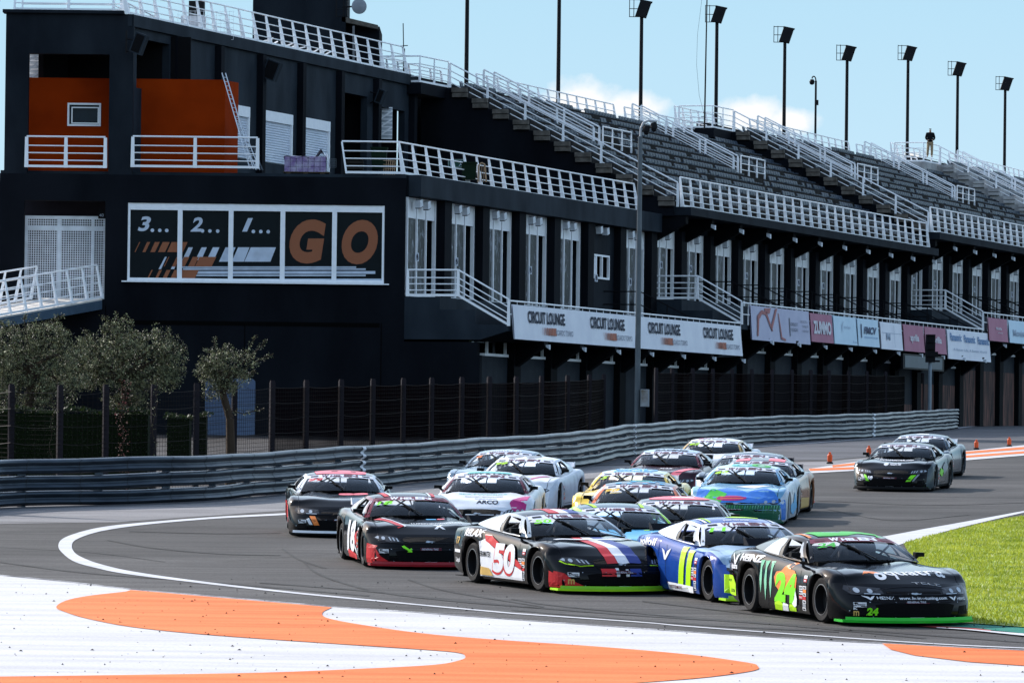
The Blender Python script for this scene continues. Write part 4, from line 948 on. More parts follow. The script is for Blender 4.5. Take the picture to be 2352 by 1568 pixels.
board(aat(2268), aat(2312), 1.78, BPINK, 'dark pink board with two small white lines of text', group='sponsor boards along the far gallery', H=1.2, items=[('Mobile', .38, .66, .50, .62, BPW, .02, 0), ('telecom', .45, .68, .34, .42, BPW, 0, 0)])
board(aat(2315), aat(2400), 1.78, BBLUE, 'pale blue board at the right edge of the picture', group='sponsor boards along the far gallery', H=1.2, items=[('Movistar', .1, .5, .3, .6, BGRY, .02, 0)])
# ================================================================== racing cars
def interp(tab, y):
    if y <= tab[0][0]: return tab[0][1]
    for i in range(len(tab)-1):
        if y <= tab[i+1][0]:
            x0, a = tab[i]; x1, b = tab[i+1]; n = len(tab); h = x1-x0; t = (y-x0)/h
            m0 = (b-tab[i-1][1])/(x1-tab[i-1][0])*h if i > 0 else (b-a)
            m1 = (tab[i+2][1]-a)/(tab[i+2][0]-x0)*h if i+2 < n else (b-a)
            return (2*t**3-3*t*t+1)*a+(t**3-2*t*t+t)*m0+(-2*t**3+3*t*t)*b+(t**3-t*t)*m1
    return tab[-1][1]
WT = [(-2.42, .86), (-2.30, .91), (-2.05, .955), (-1.75, .985), (-1.37, .995), (-1.0, .98), (-.55, .955), (.2, .95), (.9, .965), (1.37, .995), (1.75, .985), (2.1, .955), (2.42, .91)]
ZS = [(-2.42, .525), (-2.30, .59), (-2.05, .665), (-1.75, .725), (-1.37, .77), (-1.0, .775), (-.55, .79), (.2, .84), (.9, .885), (1.37, .915), (1.75, .915), (2.1, .90), (2.42, .88)]
ZCT = [(-2.42, .545), (-2.30, .615), (-2.05, .685), (-1.75, .735), (-1.37, .775), (-1.0, .81), (-.55, .85), (.2, .90), (.9, .95), (1.37, .955), (1.75, .965), (2.1, .965), (2.42, .955)]
ZL = [(-2.42, .085), (-1.9, .085), (-1.0, .10), (1.0, .10), (1.9, .14), (2.42, .22)]
AX = 1.37; RA = .405; RW = .338
def bow(y, x, z=0):
    s = 0
    if y < -1.85 and z > .28: s += ((-1.85-y)/.57)**1.3*.20*((z-.28)/.27)**1.7
    if y < -1.35:
        t = min(1, (-1.35-y)/1.07); s += .40*t**1.5*(abs(x)/.95)**2.5
    if y > 1.6:
        t = min(1, (y-1.6)/.8); s -= .16*t*(abs(x)/.95)**2.4
    return s
def half(y):
    w = interp(WT, y); zs = interp(ZS, y); zc = interp(ZCT, y); zl = interp(ZL, y)
    for c in (-AX, AX):
        if abs(y-c) < RA: zl = max(zl, RW-.01+math.sqrt(RA*RA-(y-c)**2))
    crease = .030 if -1.9 < y < -.6 else 0
    pts = [(w-.035, zl), (w-.012, zl+.06), (w-.003, .34), (w, .50), (w-.006, .60), (w-.028, zs-.075), (w-.060, zs-.022), (w-.105, zs+.004), (w*.76, zs+(zc-zs)*.28), (w*.62, zs+(zc-zs)*.62+crease*.6), (w*.5, zs+(zc-zs)*.80+crease*.7), (w*.25, zs+(zc-zs)*.96+crease*.1), (0, zc)]
    fb = .032*math.exp(-((y+1.42)/.36)**2)+.015*math.exp(-((y-1.37)/.4)**2)
    pts = [(x, z+(fb*(1, 1, .55, .15)[i-5] if 5 <= i <= 8 else 0)) for i, (x, z) in enumerate(pts)]
    lo = pts[0][1]
    out = []
    for i, (x, z) in enumerate(pts):
        if i in (1, 2, 3, 4):
            zz = lo+(zs-.075-lo)*((.06, .30, .55, .76)[i-1] if lo > .16 else ((z-lo)/(zs-.075-lo)))
            z = max(z, zz) if lo > .16 else z
            if lo > .16: z = zz
        out.append((x, z))
    return out
def stations():
    s = set()
    y = -2.42
    while y <= 2.421: s.add(round(y, 3)); y += .11
    for c in (-AX, AX):
        for i in range(17): s.add(round(c-RA*math.cos(PI*i/16), 3))
        s.add(round(c-RA-.004, 3)); s.add(round(c+RA+.004, 3))
    s.add(2.42)
    out = []
    for y in sorted(s):
        if out and y-out[-1] < .003: continue
        out.append(y)
    return out
def body_mesh():
    mb = MB(); st = stations(); n = len(half(0)); N = 2*n-1
    for y in st:
        h = half(y); row = [(-x, z) for x, z in h]+[(x, z) for x, z in h[::-1][1:]]
        mb.v += [Vector((x, y+bow(y, x, z), z)) for x, z in row]
    for i in range(len(st)-1):
        ym = (st[i]+st[i+1])/2
        for j in range(N-1):
            xm = (mb.v[i*N+j].x+mb.v[i*N+j+1].x)/2
            if -.62 < ym < 1.72 and abs(xm) < .70: continue
            jj = min(j, N-2-j)
            top = jj >= 6
            reg = (0 if ym < -.5 else 2) if top else 1        # 0 hood,1 side,2 deck
            if jj == 0 or (jj == 1 and ym > -1 and ym < .95 and False): reg = 3 if abs(ym) < .95 else 1
            mb.f.append((i*N+j, (i+1)*N+j, (i+1)*N+j+1, i*N+j+1)); mb.m.append(reg)
    # nose cap: strips between mirrored points
    h = half(st[0]); rows = []
    M = 22
    base = len(mb.v)
    for i, (x, z) in enumerate(h[:-1]):
        for k in range(M+1):
            xx = -x+2*x*k/M; t = max(0, min(1, (z-.08)/.5))
            zc_ = z+(half(st[0])[-1][1]-z)*0
            fwd = .05*math.sin(PI*min(1, t*1.0))*(1-(abs(xx)/.95)**4)
            zz = z if i < 6 else None
            if i >= 6:      # upper rows follow the section
                hx = sorted([(a, b) for a, b in h], key=lambda q: q[0]); zz = z
            mb.v.append(Vector((xx, st[0]+bow(st[0], xx, z)-(fwd if 0 < k < M else 0), z if i < 8 else z)))
    for i in range(8):
        for k in range(M):
            a = base+i*(M+1)+k; b = a+(M+1); mb.f.append((a, a+1, b+1, b)); mb.m.append(4)
    # close from row 8 to the section top
    i = 8; top = [(xx, zz) for xx, zz in [(-x, z) for x, z in h[8:]]+[(x, z) for x, z in h[8:][::-1][1:]]]
    o = len(mb.v); mb.v += [Vector((x, st[0]+bow(st[0], x, z), z)) for x, z in top]
    bot = [base+8*(M+1)+k for k in range(M+1)]
    mb.f.append(tuple(bot)+tuple(range(o+len(top)-1, o-1, -1))); mb.m.append(4)
    # rear cap
    h = half(st[-1]); o = len(mb.v); row = [(-x, z) for x, z in h]+[(x, z) for x, z in h[::-1][1:]]
    mb.v += [Vector((x, st[-1]+bow(st[-1], x), z)) for x, z in row]; mb.f.append(tuple(range(o, len(mb.v)))[::-1]); mb.m.append(5)
    bm = bmesh.new(); me = bpy.data.meshes.new('b'); me.from_pydata(mb.v, [], mb.f); me.polygons.foreach_set('material_index', mb.m); bm.from_mesh(me)
    bmesh.ops.remove_doubles(bm, verts=bm.verts[:], dist=.0015); bmesh.ops.dissolve_degenerate(bm, dist=.0005, edges=bm.edges[:])
    bmesh.ops.recalc_face_normals(bm, faces=bm.faces[:]); bm.to_mesh(me)
    bvh = BVHTree.FromBMesh(bm); bm.free()
    me.polygons.foreach_set('use_smooth', [True]*len(me.polygons)); me.set_sharp_from_angle(angle=math.radians(58)); me.update()
    return me, bvh
BODY, BBVH = body_mesh()

# --- greenhouse surfaces in car coordinates (front at -y)
def cr(pts, u):
    p = smooth_path(pts, 8); k = u*(len(p)-1); i = min(int(k), len(p)-2); return p[i].lerp(p[i+1], k-i)
BELT = [(.80, -.52, .825), (.855, -.05, .85), (.865, .5, .885), (.84, 1.1, .92), (.72, 1.80, .955)]
ROOFL = [(.60, .08, 1.135), (.625, .35, 1.168), (.625, .62, 1.176), (.605, .85, 1.165), (.575, 1.05, 1.14)]
def sideS(u, v, s=1):
    a = cr(BELT, u); b = cr(ROOFL, u); p = a.lerp(b, v); bulge = .035*math.sin(PI*v)
    return Vector((s*(p.x+bulge), p.y, p.z))
def wsB(u): # u -1..1 windshield base
    return Vector((.80*u, -.74+.22*abs(u)**2.2, .868-.045*abs(u)**3))
def wsT(u): return Vector((.60*u, .02+.06*abs(u)**2, 1.175-.042*abs(u)**2.2))
def wsS(u, v):  # u -1..1, v 0..1
    p = wsB(u).lerp(wsT(u), v); p.z += .03*math.sin(PI*v); p.y -= .03*math.sin(PI*v); return p
def roofS(u, v):
    w = .60-.025*v; y = (.02+.06*abs(u)**2)*(1-v)+(1.05)*v; e = cr(ROOFL, v)
    zc = 1.175+.068*math.sin(PI*min(1, v*.95))**.8-.010*v*v
    ze = e.z
    return Vector((e.x*u, y if abs(u) < .999 else e.y, ze+(zc-ze)*(1-abs(u)**2.4)))
def rwS(u, v):
    a = Vector((.575*u, 1.05, 0)); e = cr(ROOFL, 1); a.z = e.z+(roofS(0, 1).z-e.z)*(1-abs(u)**2.4)
    b = Vector((.70*u, 1.90-.12*abs(u)**2, .965)); p = a.lerp(b, v); p.z += .02*math.sin(PI*v); return p
def wheel_meshes():
    t = MB(); w = .135
    t.lathe([(.235, -w+.02), (.25, -w), (.30, -w-.005), (.325, -w+.02), (.337, -w+.05), (.338, 0), (.337, w-.05), (.325, w-.02), (.30, w+.005), (.25, w+.004), (.222, w-.004)], (0, 0, 0), (1, 0, 0), 32)
    r = MB()
    r.lathe([(.226, w-.01), (.224, w+.003), (.214, w+.002), (.208, w-.02), (.198, .03), (.12, .0), (.09, .02), (.05, .03), (.045, .055), (0, .055)], (0, 0, 0), (1, 0, 0), 28)
    r.lathe([(.236, -w+.02), (.22, -w+.02), (.0, -w+.03)], (0, 0, 0), (1, 0, 0), 20)
    l = MB(); l.lathe([(.226, w-.004), (.226, w+.004), (.218, w+.005), (.214, w-.004)], (0, 0, 0), (1, 0, 0), 32)
    return t.mesh('tyre', [TYRE], True), r.mesh('rim', [RIM], True), l.mesh('rim_lip', [RIML], True)
TYRE = mat('tyre_rubber', (.022, .021, .022), .75, bump=.2, scale=8); RIM = mat('rim_black', (.012, .012, .013), .35); RIML = mat('rim_lip_silver', (.27, .27, .28), .32, .7)
TYM, RIMM, LIPM = wheel_meshes()
SEATC = mat('race_seat', (.02, .022, .03), .6); TRIM = mat('car_black_trim', (.008, .008, .009), .45); INT = mat('car_interior_black', (.010, .010, .011), .85); CAGE = mat('roll_cage_grey', (.05, .05, .055), .4)
def hazy(name, tint, k, refl=.9):
    m = glass_mat(name, tint, 1.6, .03, (.9, .96, 1)); n = m.node_tree.nodes; l = m.node_tree.links; out = n['Material Output']; src = out.inputs[0].links[0].from_socket
    t = n.new('ShaderNodeBsdfTranslucent'); t.inputs[0].default_value = (.85, .9, .95, 1); dd = n.new('ShaderNodeBsdfDiffuse'); dd.inputs[0].default_value = (.8, .86, .92, 1); a = n.new('ShaderNodeAddShader'); l.new(t.outputs[0], a.inputs[0]); l.new(dd.outputs[0], a.inputs[1])
    x = n.new('ShaderNodeMixShader'); x.inputs[0].default_value = k; l.new(src, x.inputs[1]); l.new(a.outputs[0], x.inputs[2]); l.new(x.outputs[0], out.inputs[0]); return m
HGL = hazy('rear_polycarbonate', (.9, .92, .93), .45); CGL = glass_mat('windscreen_glass', (.95, .96, .97), 1.27, .02, (.85, .93, 1)); SGL = hazy('side_polycarbonate', (.7, .75, .78), .38)
LENS = mat('headlight_lens', (.35, .40, .45), .15, .3, spec=.8); HLB = mat('headlight_black', (.008, .008, .010), .12, spec=.6)
BANW = vinyl('banner_white', (.62, .64, .74)); BANR = vinyl('banner_maroon', (.14, .012, .030)); TXR = vinyl('text_maroon', (.09, .006, .016)); TXW = vinyl('text_white', (.72, .73, .80)); TXK = vinyl('text_black', (.02, .02, .03))
V = {}
def vc(name, c):
    if name not in V: V[name] = vinyl(name, c)
    return V[name]
WHI = vc('white', (.70, .71, .75)); NEON = vc('neon_green', (.20, .72, .015)); LIME = vc('lime', (.42, .75, .01)); RED = vc('red', (.52, .02, .025)); PINK = vc('pink', (.78, .16, .20)); ORA = vc('orange', (.80, .22, .05)); NAVY = vc('navy', (.02, .04, .22)); BLU = vc('blue', (.03, .16, .55)); SKYB = vc('sky_blue', (.10, .42, .75)); BLKV = vc('black', (.012, .012, .016)); YEL = vc('yellow', (.80, .62, .03)); MAG = vc('magenta', (.42, .02, .16)); TEAL = vc('teal', (.08, .45, .42)); GRY = vc('grey', (.25, .27, .30)); GOLD = vc('gold', (.55, .35, .10)); GRN = vc('green', (.05, .42, .04)); MINT = vc('mint', (.22, .55, .36)); DGRN = vc('dark_green', (.01, .09, .05)); GOLDN = vc('number_gold', (.75, .45, .03)); CYAN = vc('cyan', (.12, .6, .62))

def _half(mb, s, ax=0):
    r = MB(); ids = [i for i, f in enumerate(mb.f) if s*sum(mb.v[j][ax] for j in f) > 0]; mp = {}
    for i in ids:
        for j in mb.f[i]:
            if j not in mp: mp[j] = len(r.v); r.v.append(mb.v[j])
        r.f.append(tuple(mp[j] for j in mb.f[i])); r.m.append(mb.m[i])
    return r
def car_base():
    """meshes shared by every car, in car coordinates"""
    D = {}
    mb = MB()
    for s in (-1, 1):
        f = lambda u0, u1, v0, v1, nu, nv: mb.grid(lambda u, v: sideS(u0+(u1-u0)*u, v0+(v1-v0)*v, s), nu, nv, 0, s < 0)
        f(0, .055, 0, 1, 1, 6); f(.055, .97, .86, 1, 14, 2); f(.055, .97, 0, .05, 14, 1); f(.77, 1, 0.05, .86, 4, 6)
        mb.grid(lambda u, v: wsS(s*(.93+.07*u), v)+Vector((s*.002, 0, .004)), 1, 8, 0, s > 0)
    D['pillars'] = mb
    D['pillars-1'], D['pillars1'] = _half(mb, -1), _half(mb, 1)
    mb = MB()
    for s in (-1, 1):
        mb.grid(lambda u, v: sideS(.425+.05*u-.05*v*0, .03+.87*v, s)+Vector((s*.004, 0, 0)), 1, 5, 0, s < 0)
    D['b_pillars-1'], D['b_pillars1'] = _half(mb, -1), _half(mb, 1)
    mb = MB(); mb.grid(lambda u, v: wsS(-.93+1.86*u, .02+.96*v), 16, 8); D['windscreen'] = mb
    mb = MB(); mb.grid(lambda u, v: rwS(-.93+1.86*u, .03+.94*v), 12, 6); D['rear_window'] = mb
    for s in (-1, 1):
        mb = MB(); mb.grid(lambda u, v: sideS(.49+.28*u, .05+.81*v, s), 6, 5, 0, s < 0); D['quarter%d' % s] = mb
        mb = MB(); mb.grid(lambda u, v: sideS(.055+.085*u*(1-v*.6), .05+.81*v, s), 2, 5, 0, s < 0); D['front_quarter%d' % s] = mb
        mb = MB()        # mirror
        x = s*.93; x = s*.90; mb.prism([(x-.075, -.30, .90), (x+.07, -.28, .905), (x+.07, -.28, .965), (x-.07, -.30, .97)], (0, .09, 0)); mb.bar((s*.80, -.28, .85), (x-.02*s, -.26, .92), .035, .035); D['mirror%d' % s] = mb
    mb = MB(); mb.grid(lambda u, v: roofS(-1+2*u, v), 14, 8); D['roof'] = mb
    mb = MB()
    for s in (-1, 1): mb.grid(lambda u, v: rwS(s*(.92+.10*u), v)+Vector((0, 0, .004)), 1, 6, 0, s > 0)
    D['c_frame-1'], D['c_frame1'] = _half(mb, -1), _half(mb, 1)
    mb = MB()   # cabin tub
    z0 = .16; mb.add([(-.72, -.64, .84), (.72, -.64, .84), (.80, 1.0, .87), (.70, 1.74, .94), (-.70, 1.74, .94), (-.80, 1.0, .87), (-.72, -.64, z0), (.72, -.64, z0), (.72, 1.0, z0), (.62, 1.74, .60), (-.62, 1.74, .60), (-.72, 1.0, z0)],
            [(0, 1, 7, 6), (1, 2, 8, 7), (2, 3, 9, 8), (3, 4, 10, 9), (4, 5, 11, 10), (5, 0, 6, 11), (6, 7, 8, 11), (11, 8, 9, 10)])
    mb.grid(lambda u, v: Vector((-.72+1.44*u, -.72+.20*abs(2*u-1)**2+.34*v, .855-.04*abs(2*u-1)**3-.01*v)), 8, 2)
    D['cabin'] = mb
    mb = MB()  # seat
    for cx in (.34,):
        mb.prism([(cx-.26, .35, .25), (cx+.26, .35, .25), (cx+.27, .62, .85), (cx+.16, .66, 1.08), (cx-.16, .66, 1.08), (cx-.27, .62, .85)], (0, .09, .01)); mb.prism([(cx-.26, -.05, .22), (cx+.26, -.05, .22), (cx+.26, .40, .26), (cx-.26, .40, .26)], (0, 0, .14))
        for s in (-1, 1): mb.prism([(cx+s*.17, .42, .88), (cx+s*.17, .66, .88), (cx+s*.17, .66, 1.08), (cx+s*.17, .46, 1.06)], (s*.03, 0, 0))
    D['seat'] = mb
    mb = MB(); r = .022
    for s in (-1, 1):
        A_ = (s*.74, -.46, .88); B_ = (s*.56, .10, 1.135); C_ = (s*.56, .80, 1.15); Dd = (s*.66, 1.6, .93)
        mb.path([A_, B_, C_, Dd], r, 6); mb.path([(s*.72, .80, .25), (s*.66, .80, .9), C_], r, 6); mb.path([(s*.76, -.35, .62), (s*.76, .8, .50)], r, 6)
        mb.tube((s*.60, .02, 1.09), (s*.70, .75, .86), .018, 6)
    mb.tube((-.56, .10, 1.135), (.56, .10, 1.135), r, 6); mb.tube((-.56, .80, 1.15), (.56, .80, 1.15), r, 6); mb.tube((-.66, .80, .86), (.66, .80, .86), r, 6)
    mb.tube((-.56, .80, 1.15), (.60, .82, .50), r, 6); mb.tube((-.45, -.42, .90), (-.05, .10, 1.135), .016, 6); mb.tube((0, .10, 1.135), (0, -.55, .90), .014, 6); mb.tube((-.5, .8, .9), (-.1, .8, 1.14), .016, 6)
    D['roll_cage'] = mb
    mb = MB(); mb.lathe([(.17, 0), (.185, .012), (.17, .024), (.155, .012), (.17, 0)], (.34, -.18, .84), (0, -.9, .45), 20); mb.box(.18, .50, -.19, -.175, .83, .85); D['steering_wheel'] = mb
    mb = MB(); o = .012
    mb.bar(wsS(.10, .02)+Vector((0, -.03, .02)), wsS(-.28, .55)+Vector((0, -.025, .02)), .022, .016); mb.bar(wsS(-.10, .28)+Vector((0, -.02, .012)), wsS(-.42, .78)+Vector((0, -.02, .012)), .03, .012); D['wiper'] = mb
    mb = MB()  # splitter
    pts = []
    for k in range(25):
        x = -.93+1.86*k/24; pts.append(Vector((x, -2.42+bow(-2.42, x)-.075, .055)))
    mb.prism(pts+[Vector((.93, -1.80, .055)), Vector((-.93, -1.80, .055))], (0, 0, .035)); D['splitter'] = mb
    mb = MB()  # lip strip above splitter
    nn = 24; q = []
    for k in range(nn+1):
        x = -.90+1.80*k/nn; q += [Vector((x, -2.42+bow(-2.42, x)-.080, .088)), Vector((x, -2.42+bow(-2.42, x)-.068, .135))]
    mb.add(q, [(2*k, 2*k+2, 2*k+3, 2*k+1) for k in range(nn)]); D['lip'] = mb
    mb = MB()  # spoiler
    mb.prism([(-.66, 2.30, .955), (.66, 2.30, .955), (.64, 2.37, 1.065), (-.64, 2.37, 1.065)], (0, .012, 0))
    for s in (-1, 1): mb.prism([(s*.66, 2.16, .955), (s*.66, 2.36, .955), (s*.66, 2.40, 1.075), (s*.66, 2.32, 1.075)], (s*.01, 0, 0))
    D['spoiler'] = mb
    mb = MB()  # wheel wells
    for s in (-1, 1):
        for c in (-AX, AX):
            k = 14; pr = [(c-RA*1.005*math.cos(PI*i/k), RW-.01+RA*1.005*math.sin(PI*i/k)) for i in range(k+1)]; pr = [(pr[0][0], .09)]+pr+[(pr[-1][0], .09)]
            a = [Vector((s*.945, y, z)) for y, z in pr]; b = [Vector((s*.60, y, z)) for y, z in pr]; n = len(pr)
            mb.add(a+b, [(i, i+1, n+i+1, n+i) for i in range(n-1)]+[tuple(range(n, 2*n))])
    for i_, (a_, b_) in enumerate(((-1, -1), (-1, 1), (1, -1), (1, 1))): D['wheel_well%d' % i_] = _half(_half(mb, a_), b_, 1)
    mb = MB(); mb.box(-.90, .90, -2.02, 2.25, .085, .095); mb.box(-.62, .62, -2.0, 2.2, .0951, .3); D['floor'] = mb
    return D
CB = car_base()
def M_(key, name, m, smooth=True): return CB[key].mesh(name, [m], smooth, 30)
SH = {k: M_(k, n, m) for k, n, m in (('windscreen', 'windscreen', CGL), ('rear_window', 'rear_window', HGL), ('quarter-1', 'side_window', SGL), ('quarter1', 'side_window', SGL), ('front_quarter-1', 'side_window', SGL), ('front_quarter1', 'side_window', SGL),
      ('cabin', 'cabin', INT), ('seat', 'seat', SEATC), ('roll_cage', 'roll_cage', CAGE), ('steering_wheel', 'steering_wheel', TRIM), ('wiper', 'wiper', TRIM), ('mirror-1', 'mirror', TRIM), ('mirror1', 'mirror', TRIM), ('wheel_well0', 'wheel_well', INT), ('wheel_well1', 'wheel_well', INT), ('wheel_well2', 'wheel_well', INT), ('wheel_well3', 'wheel_well', INT), ('floor', 'floor', INT), ('b_pillars-1', 'door_pillar', TRIM), ('b_pillars1', 'door_pillar', TRIM))}
# decal projection --------------------------------------------------------------
def prj(kind):
    E = .006
    def side(s):
        def f(a, b):       # a: distance along reading direction ; returns point ; a in car y (s=-1 -> reading towards -y)
            y = -a if s < 0 else a
            h = BBVH.ray_cast(Vector((s*2, y, b)), Vector((-s, 0, 0)))
            if h[0] is None or abs(h[0].x) < .5: return Vector((s*.95, y, b))
            return h[0]+Vector((s*E, 0, 0))
        return f
    if kind == 'L': return side(-1)       # flank on the left of the picture (x<0)
    if kind == 'R': return side(1)
    if kind == 'nose':
        def f(x, z):
            h = BBVH.ray_cast(Vector((x, -4, z)), Vector((0, 1, 0)))
            for k in range(14):
                if h[0] is not None and h[0].y < -1.7: break
                h = BBVH.ray_cast(Vector((x*(1-.012*(k+1)), -4, min(z, .56-.008*k))), Vector((0, 1, 0)))
            return (h[0]+Vector((0, -E, .001))) if h[0] is not None else Vector((x, -2.2, z))
        return f
    if kind == 'hood':
        def f(x, y):
            h = BBVH.ray_cast(Vector((x, y, 3)), Vector((0, 0, -1)))
            for k in range(16):
                if h[0] is not None and h[0].z > .47: break
                h = BBVH.ray_cast(Vector((x*(1-.006*k), y+.02*(k+1), 3)), Vector((0, 0, -1)))
            return (h[0]+Vector((0, 0, E))) if h[0] is not None else Vector((x, y, .6))
        return f
    if kind == 'roof':
        def f(x, y):
            v = max(0, min(1, (y-.03)/1.02)); e = cr(ROOFL, v); u = max(-1, min(1, x/e.x)); p = roofS(u, v); return Vector((x, y, p.z+E))
        return f
    if kind == 'ws':   # u -1..1 , v 0..1 on windscreen
        return lambda u, v: wsS(u, v)+Vector((0, -.012, .012))
PRJ = {k: prj(k) for k in ('L', 'R', 'nose', 'hood', 'roof', 'ws')}
def dpoly(mb, kind, pts, step=.09):
    v, f = grid_poly(pts, step if kind != 'ws' else .15); fn = PRJ[kind]; mb.add([fn(*p) for p in v], f)
def dtext(mb, kind, s, x0, x1, y0, y1, bold=0, shear=0, rot=0):
    fn = PRJ[kind]
    if y1-y0 > .09 and kind != 'ws':
        v, f = text2d(s, shear, bold); v, f = grid_poly([(x0+(x1-x0)*x, y0+(y1-y0)*y) for x, y in v], .06, f); mb.add([fn(*p) for p in v], f)
    elif rot == 0: text_on(mb, s, fn, x0, x1, y0, y1, shear, bold)
    else: text_on(mb, s, lambda u, v: fn(x0+(x1-x0)*(v if rot > 0 else 1-v), y0+(y1-y0)*(1-u if rot > 0 else u)), 0, 1, 0, 1, shear, bold)
WB = {}
VS = .92
def car(num, label, px, py, yaw, col, deco, nose='m', splitter=None, banner='w', side=None, roofc=None, hoodc=None, wsn=None, pill=None, lipc=None, spoil=None, group='stock cars in the racing pack', nosec=None, mirror=None):
    """px,py: where the middle of the windscreen header sits in the picture; yaw>0 turns the nose to the picture's right"""
    v = ray(px, py); a, b = 50., 200.; hh = 1.165*VS
    f = lambda d: CAMZ+v.z*d-(zg(d)+hh)
    for _ in range(40):
        m = (a+b)/2
        if f(m) > 0: a = m
        else: b = m
    d = a; slope = (zg(d+1)-zg(d-1))/2; yw_ = math.radians(yaw)
    R = Matrix.Rotation(math.atan(slope), 3, 'X') @ Matrix.Rotation(yw_, 3, 'Z')
    head = R @ Vector((0, .03, hh)); loc = Vector((v.x*d, d, zg(d)+hh))-head; loc.z = zg(loc.y)+.004
    th = bpy.data.objects.new('stock_car', None); COL.objects.link(th); th.location = loc; th.rotation_euler = R.to_euler(); th.scale = (1, 1, VS); th.empty_display_size = .5; th['org'] = (0, 0, 0)
    tag(th, label, 'racing car', group)
    def add(name, me, slots=None, parent=th, loc_=None, rot=None):
        o = bpy.data.objects.new(name, me); COL.objects.link(o); o.parent = parent
        if slots:
            for i, q in enumerate(slots): o.material_slots[i].link = 'OBJECT'; o.material_slots[i].material = q
        if loc_ is not None: o.location = loc_
        if rot is not None: o.rotation_euler = rot
        return o
    side = side or col; roofc = roofc or col; hoodc = hoodc or col; pill = pill or col; nosec = nosec or col
    if not BODY.materials:
        for i in range(6): BODY.materials.append(None)
    add('body', BODY, [hoodc, side, col, TRIM if splitter is None else side, nosec, col])
    def one(key, name, m):
        if (key, m.name) not in WB: WB[key, m.name] = CB[key].mesh(name, [m], True, 30)
        return add(name, WB[key, m.name])
    one('roof', 'roof', roofc)
    for s in (-1, 1): one('pillars%d' % s, 'pillar_frame', pill); one('c_frame%d' % s, 'rear_window_frame', col)
    for k in ('windscreen', 'rear_window', 'quarter-1', 'quarter1', 'front_quarter-1', 'front_quarter1', 'cabin', 'seat', 'roll_cage', 'steering_wheel', 'wiper', 'wheel_well0', 'wheel_well1', 'wheel_well2', 'wheel_well3', 'floor', 'b_pillars-1', 'b_pillars1'): add(SH[k].name.split('.')[0], SH[k])
    for s in (-1, 1): one('mirror%d' % s, 'mirror', mirror or TRIM)
    one('splitter', 'splitter', splitter or TRIM); one('lip', 'splitter_edge', lipc or splitter or TRIM)
    one('spoiler', 'spoiler', spoil or BLKV)
    steer = math.radians(3 if yaw > 10 else 0)
    for s in (-1, 1):
        for c in (-AX, AX):
            w = bpy.data.objects.new('wheel', None); COL.objects.link(w); w.parent = th; w.location = (s*.815, c, RW); w.empty_display_size = .1
            w.scale = (1, VS, 1); w.rotation_euler = (0, 0, PI if s < 0 else 0)
            if c < 0: w.rotation_euler = (w.rotation_euler[0], 0, (PI if s < 0 else 0)+steer)
            for nm, me in (('tyre', TYM), ('rim', RIMM), ('rim_lip', LIPM)): add(nm, me, None, w)
    # headlights and grille
    key = 'hl_'+nose
    if key not in WB:
        out = []
        for s in (-1, 1):
            mb = MB(); mh = MB()
            if nose == 'm': sh = [(s*.46, .475), (s*.52, .545), (s*.66, .575), (s*.80, .572), (s*.86, .535), (s*.80, .50), (s*.62, .462)]
            else: sh = [(s*.42, .465), (s*.44, .545), (s*.62, .560), (s*.84, .575), (s*.87, .52), (s*.80, .455), (s*.60, .445)]
            dpoly(mb, 'nose', sh, .06)
            fn = PRJ['nose']
            if nose == 'm':
                for k in range(3): x = s*(.49+.055*k); mh.poly([fn(x, .478+.008*k)+Vector((0, -.006, 0)), fn(x+s*.022, .480+.008*k)+Vector((0, -.006, 0)), fn(x+s*.045, .535+.008*k)+Vector((0, -.006, 0)), fn(x+s*.023, .533+.008*k)+Vector((0, -.006, 0))])
                c = (s*.72, .530)
                mh.poly([fn(c[0]+.028*math.cos(t), c[1]+.028*math.sin(t))+Vector((0, -.006, 0)) for t in [2*PI*i/12 for i in range(12)]]); mh.poly([fn(s*.79, .515)+Vector((0, -.006, 0)), fn(s*.84, .535)+Vector((0, -.006, 0)), fn(s*.80, .562)+Vector((0, -.006, 0)), fn(s*.78, .555)+Vector((0, -.006, 0))])
            else:
                for c in ((s*.58, .505, .032), (s*.73, .512, .036)): mh.poly([fn(c[0]+c[2]*math.cos(t), c[1]+c[2]*math.sin(t))+Vector((0, -.006, 0)) for t in [2*PI*i/12 for i in range(12)]])
                mh.poly([fn(s*.47, .458)+Vector((0, -.006, 0)), fn(s*.66, .462)+Vector((0, -.006, 0)), fn(s*.66, .474)+Vector((0, -.006, 0)), fn(s*.47, .470)+Vector((0, -.006, 0))])
            out.append((mb.mesh('headlight', [HLB]), mh.mesh('lens', [LENS])))
        gr = MB(); dpoly(gr, 'nose', [(-.40, .40), (-.43, .53), (-.34, .555), (.34, .555), (.43, .53), (.40, .40), (.30, .375), (-.30, .375)] if nose == 'm' else [(-.62, .375), (-.40, .43), (-.38, .50), (.38, .50), (.40, .43), (.62, .375), (.5, .345), (-.5, .345)], .08)
        lo = MB(); dpoly(lo, 'nose', [(-.50, .15), (-.56, .31), (-.44, .335), (.44, .335), (.56, .31), (.50, .15)], .08)
        for s in (-1, 1): dpoly(lo, 'nose', [(s*.64, .16), (s*.66, .29), (s*.80, .30), (s*.83, .17)], .08)
        ri = MB(); fn = PRJ['nose']
        for x, z in [(-.8, .33), (-.62, .35), (-.3, .355), (.3, .355), (.62, .35), (.8, .33), (-.58, .14), (.58, .14), (-.3, .135), (.3, .135), (-.84, .22), (.84, .22)]:
            ri.poly([fn(x+.008*math.cos(t), z+.008*math.sin(t))+Vector((0, -.004, 0)) for t in [2*PI*i/6 for i in range(6)]])
        em = MB()
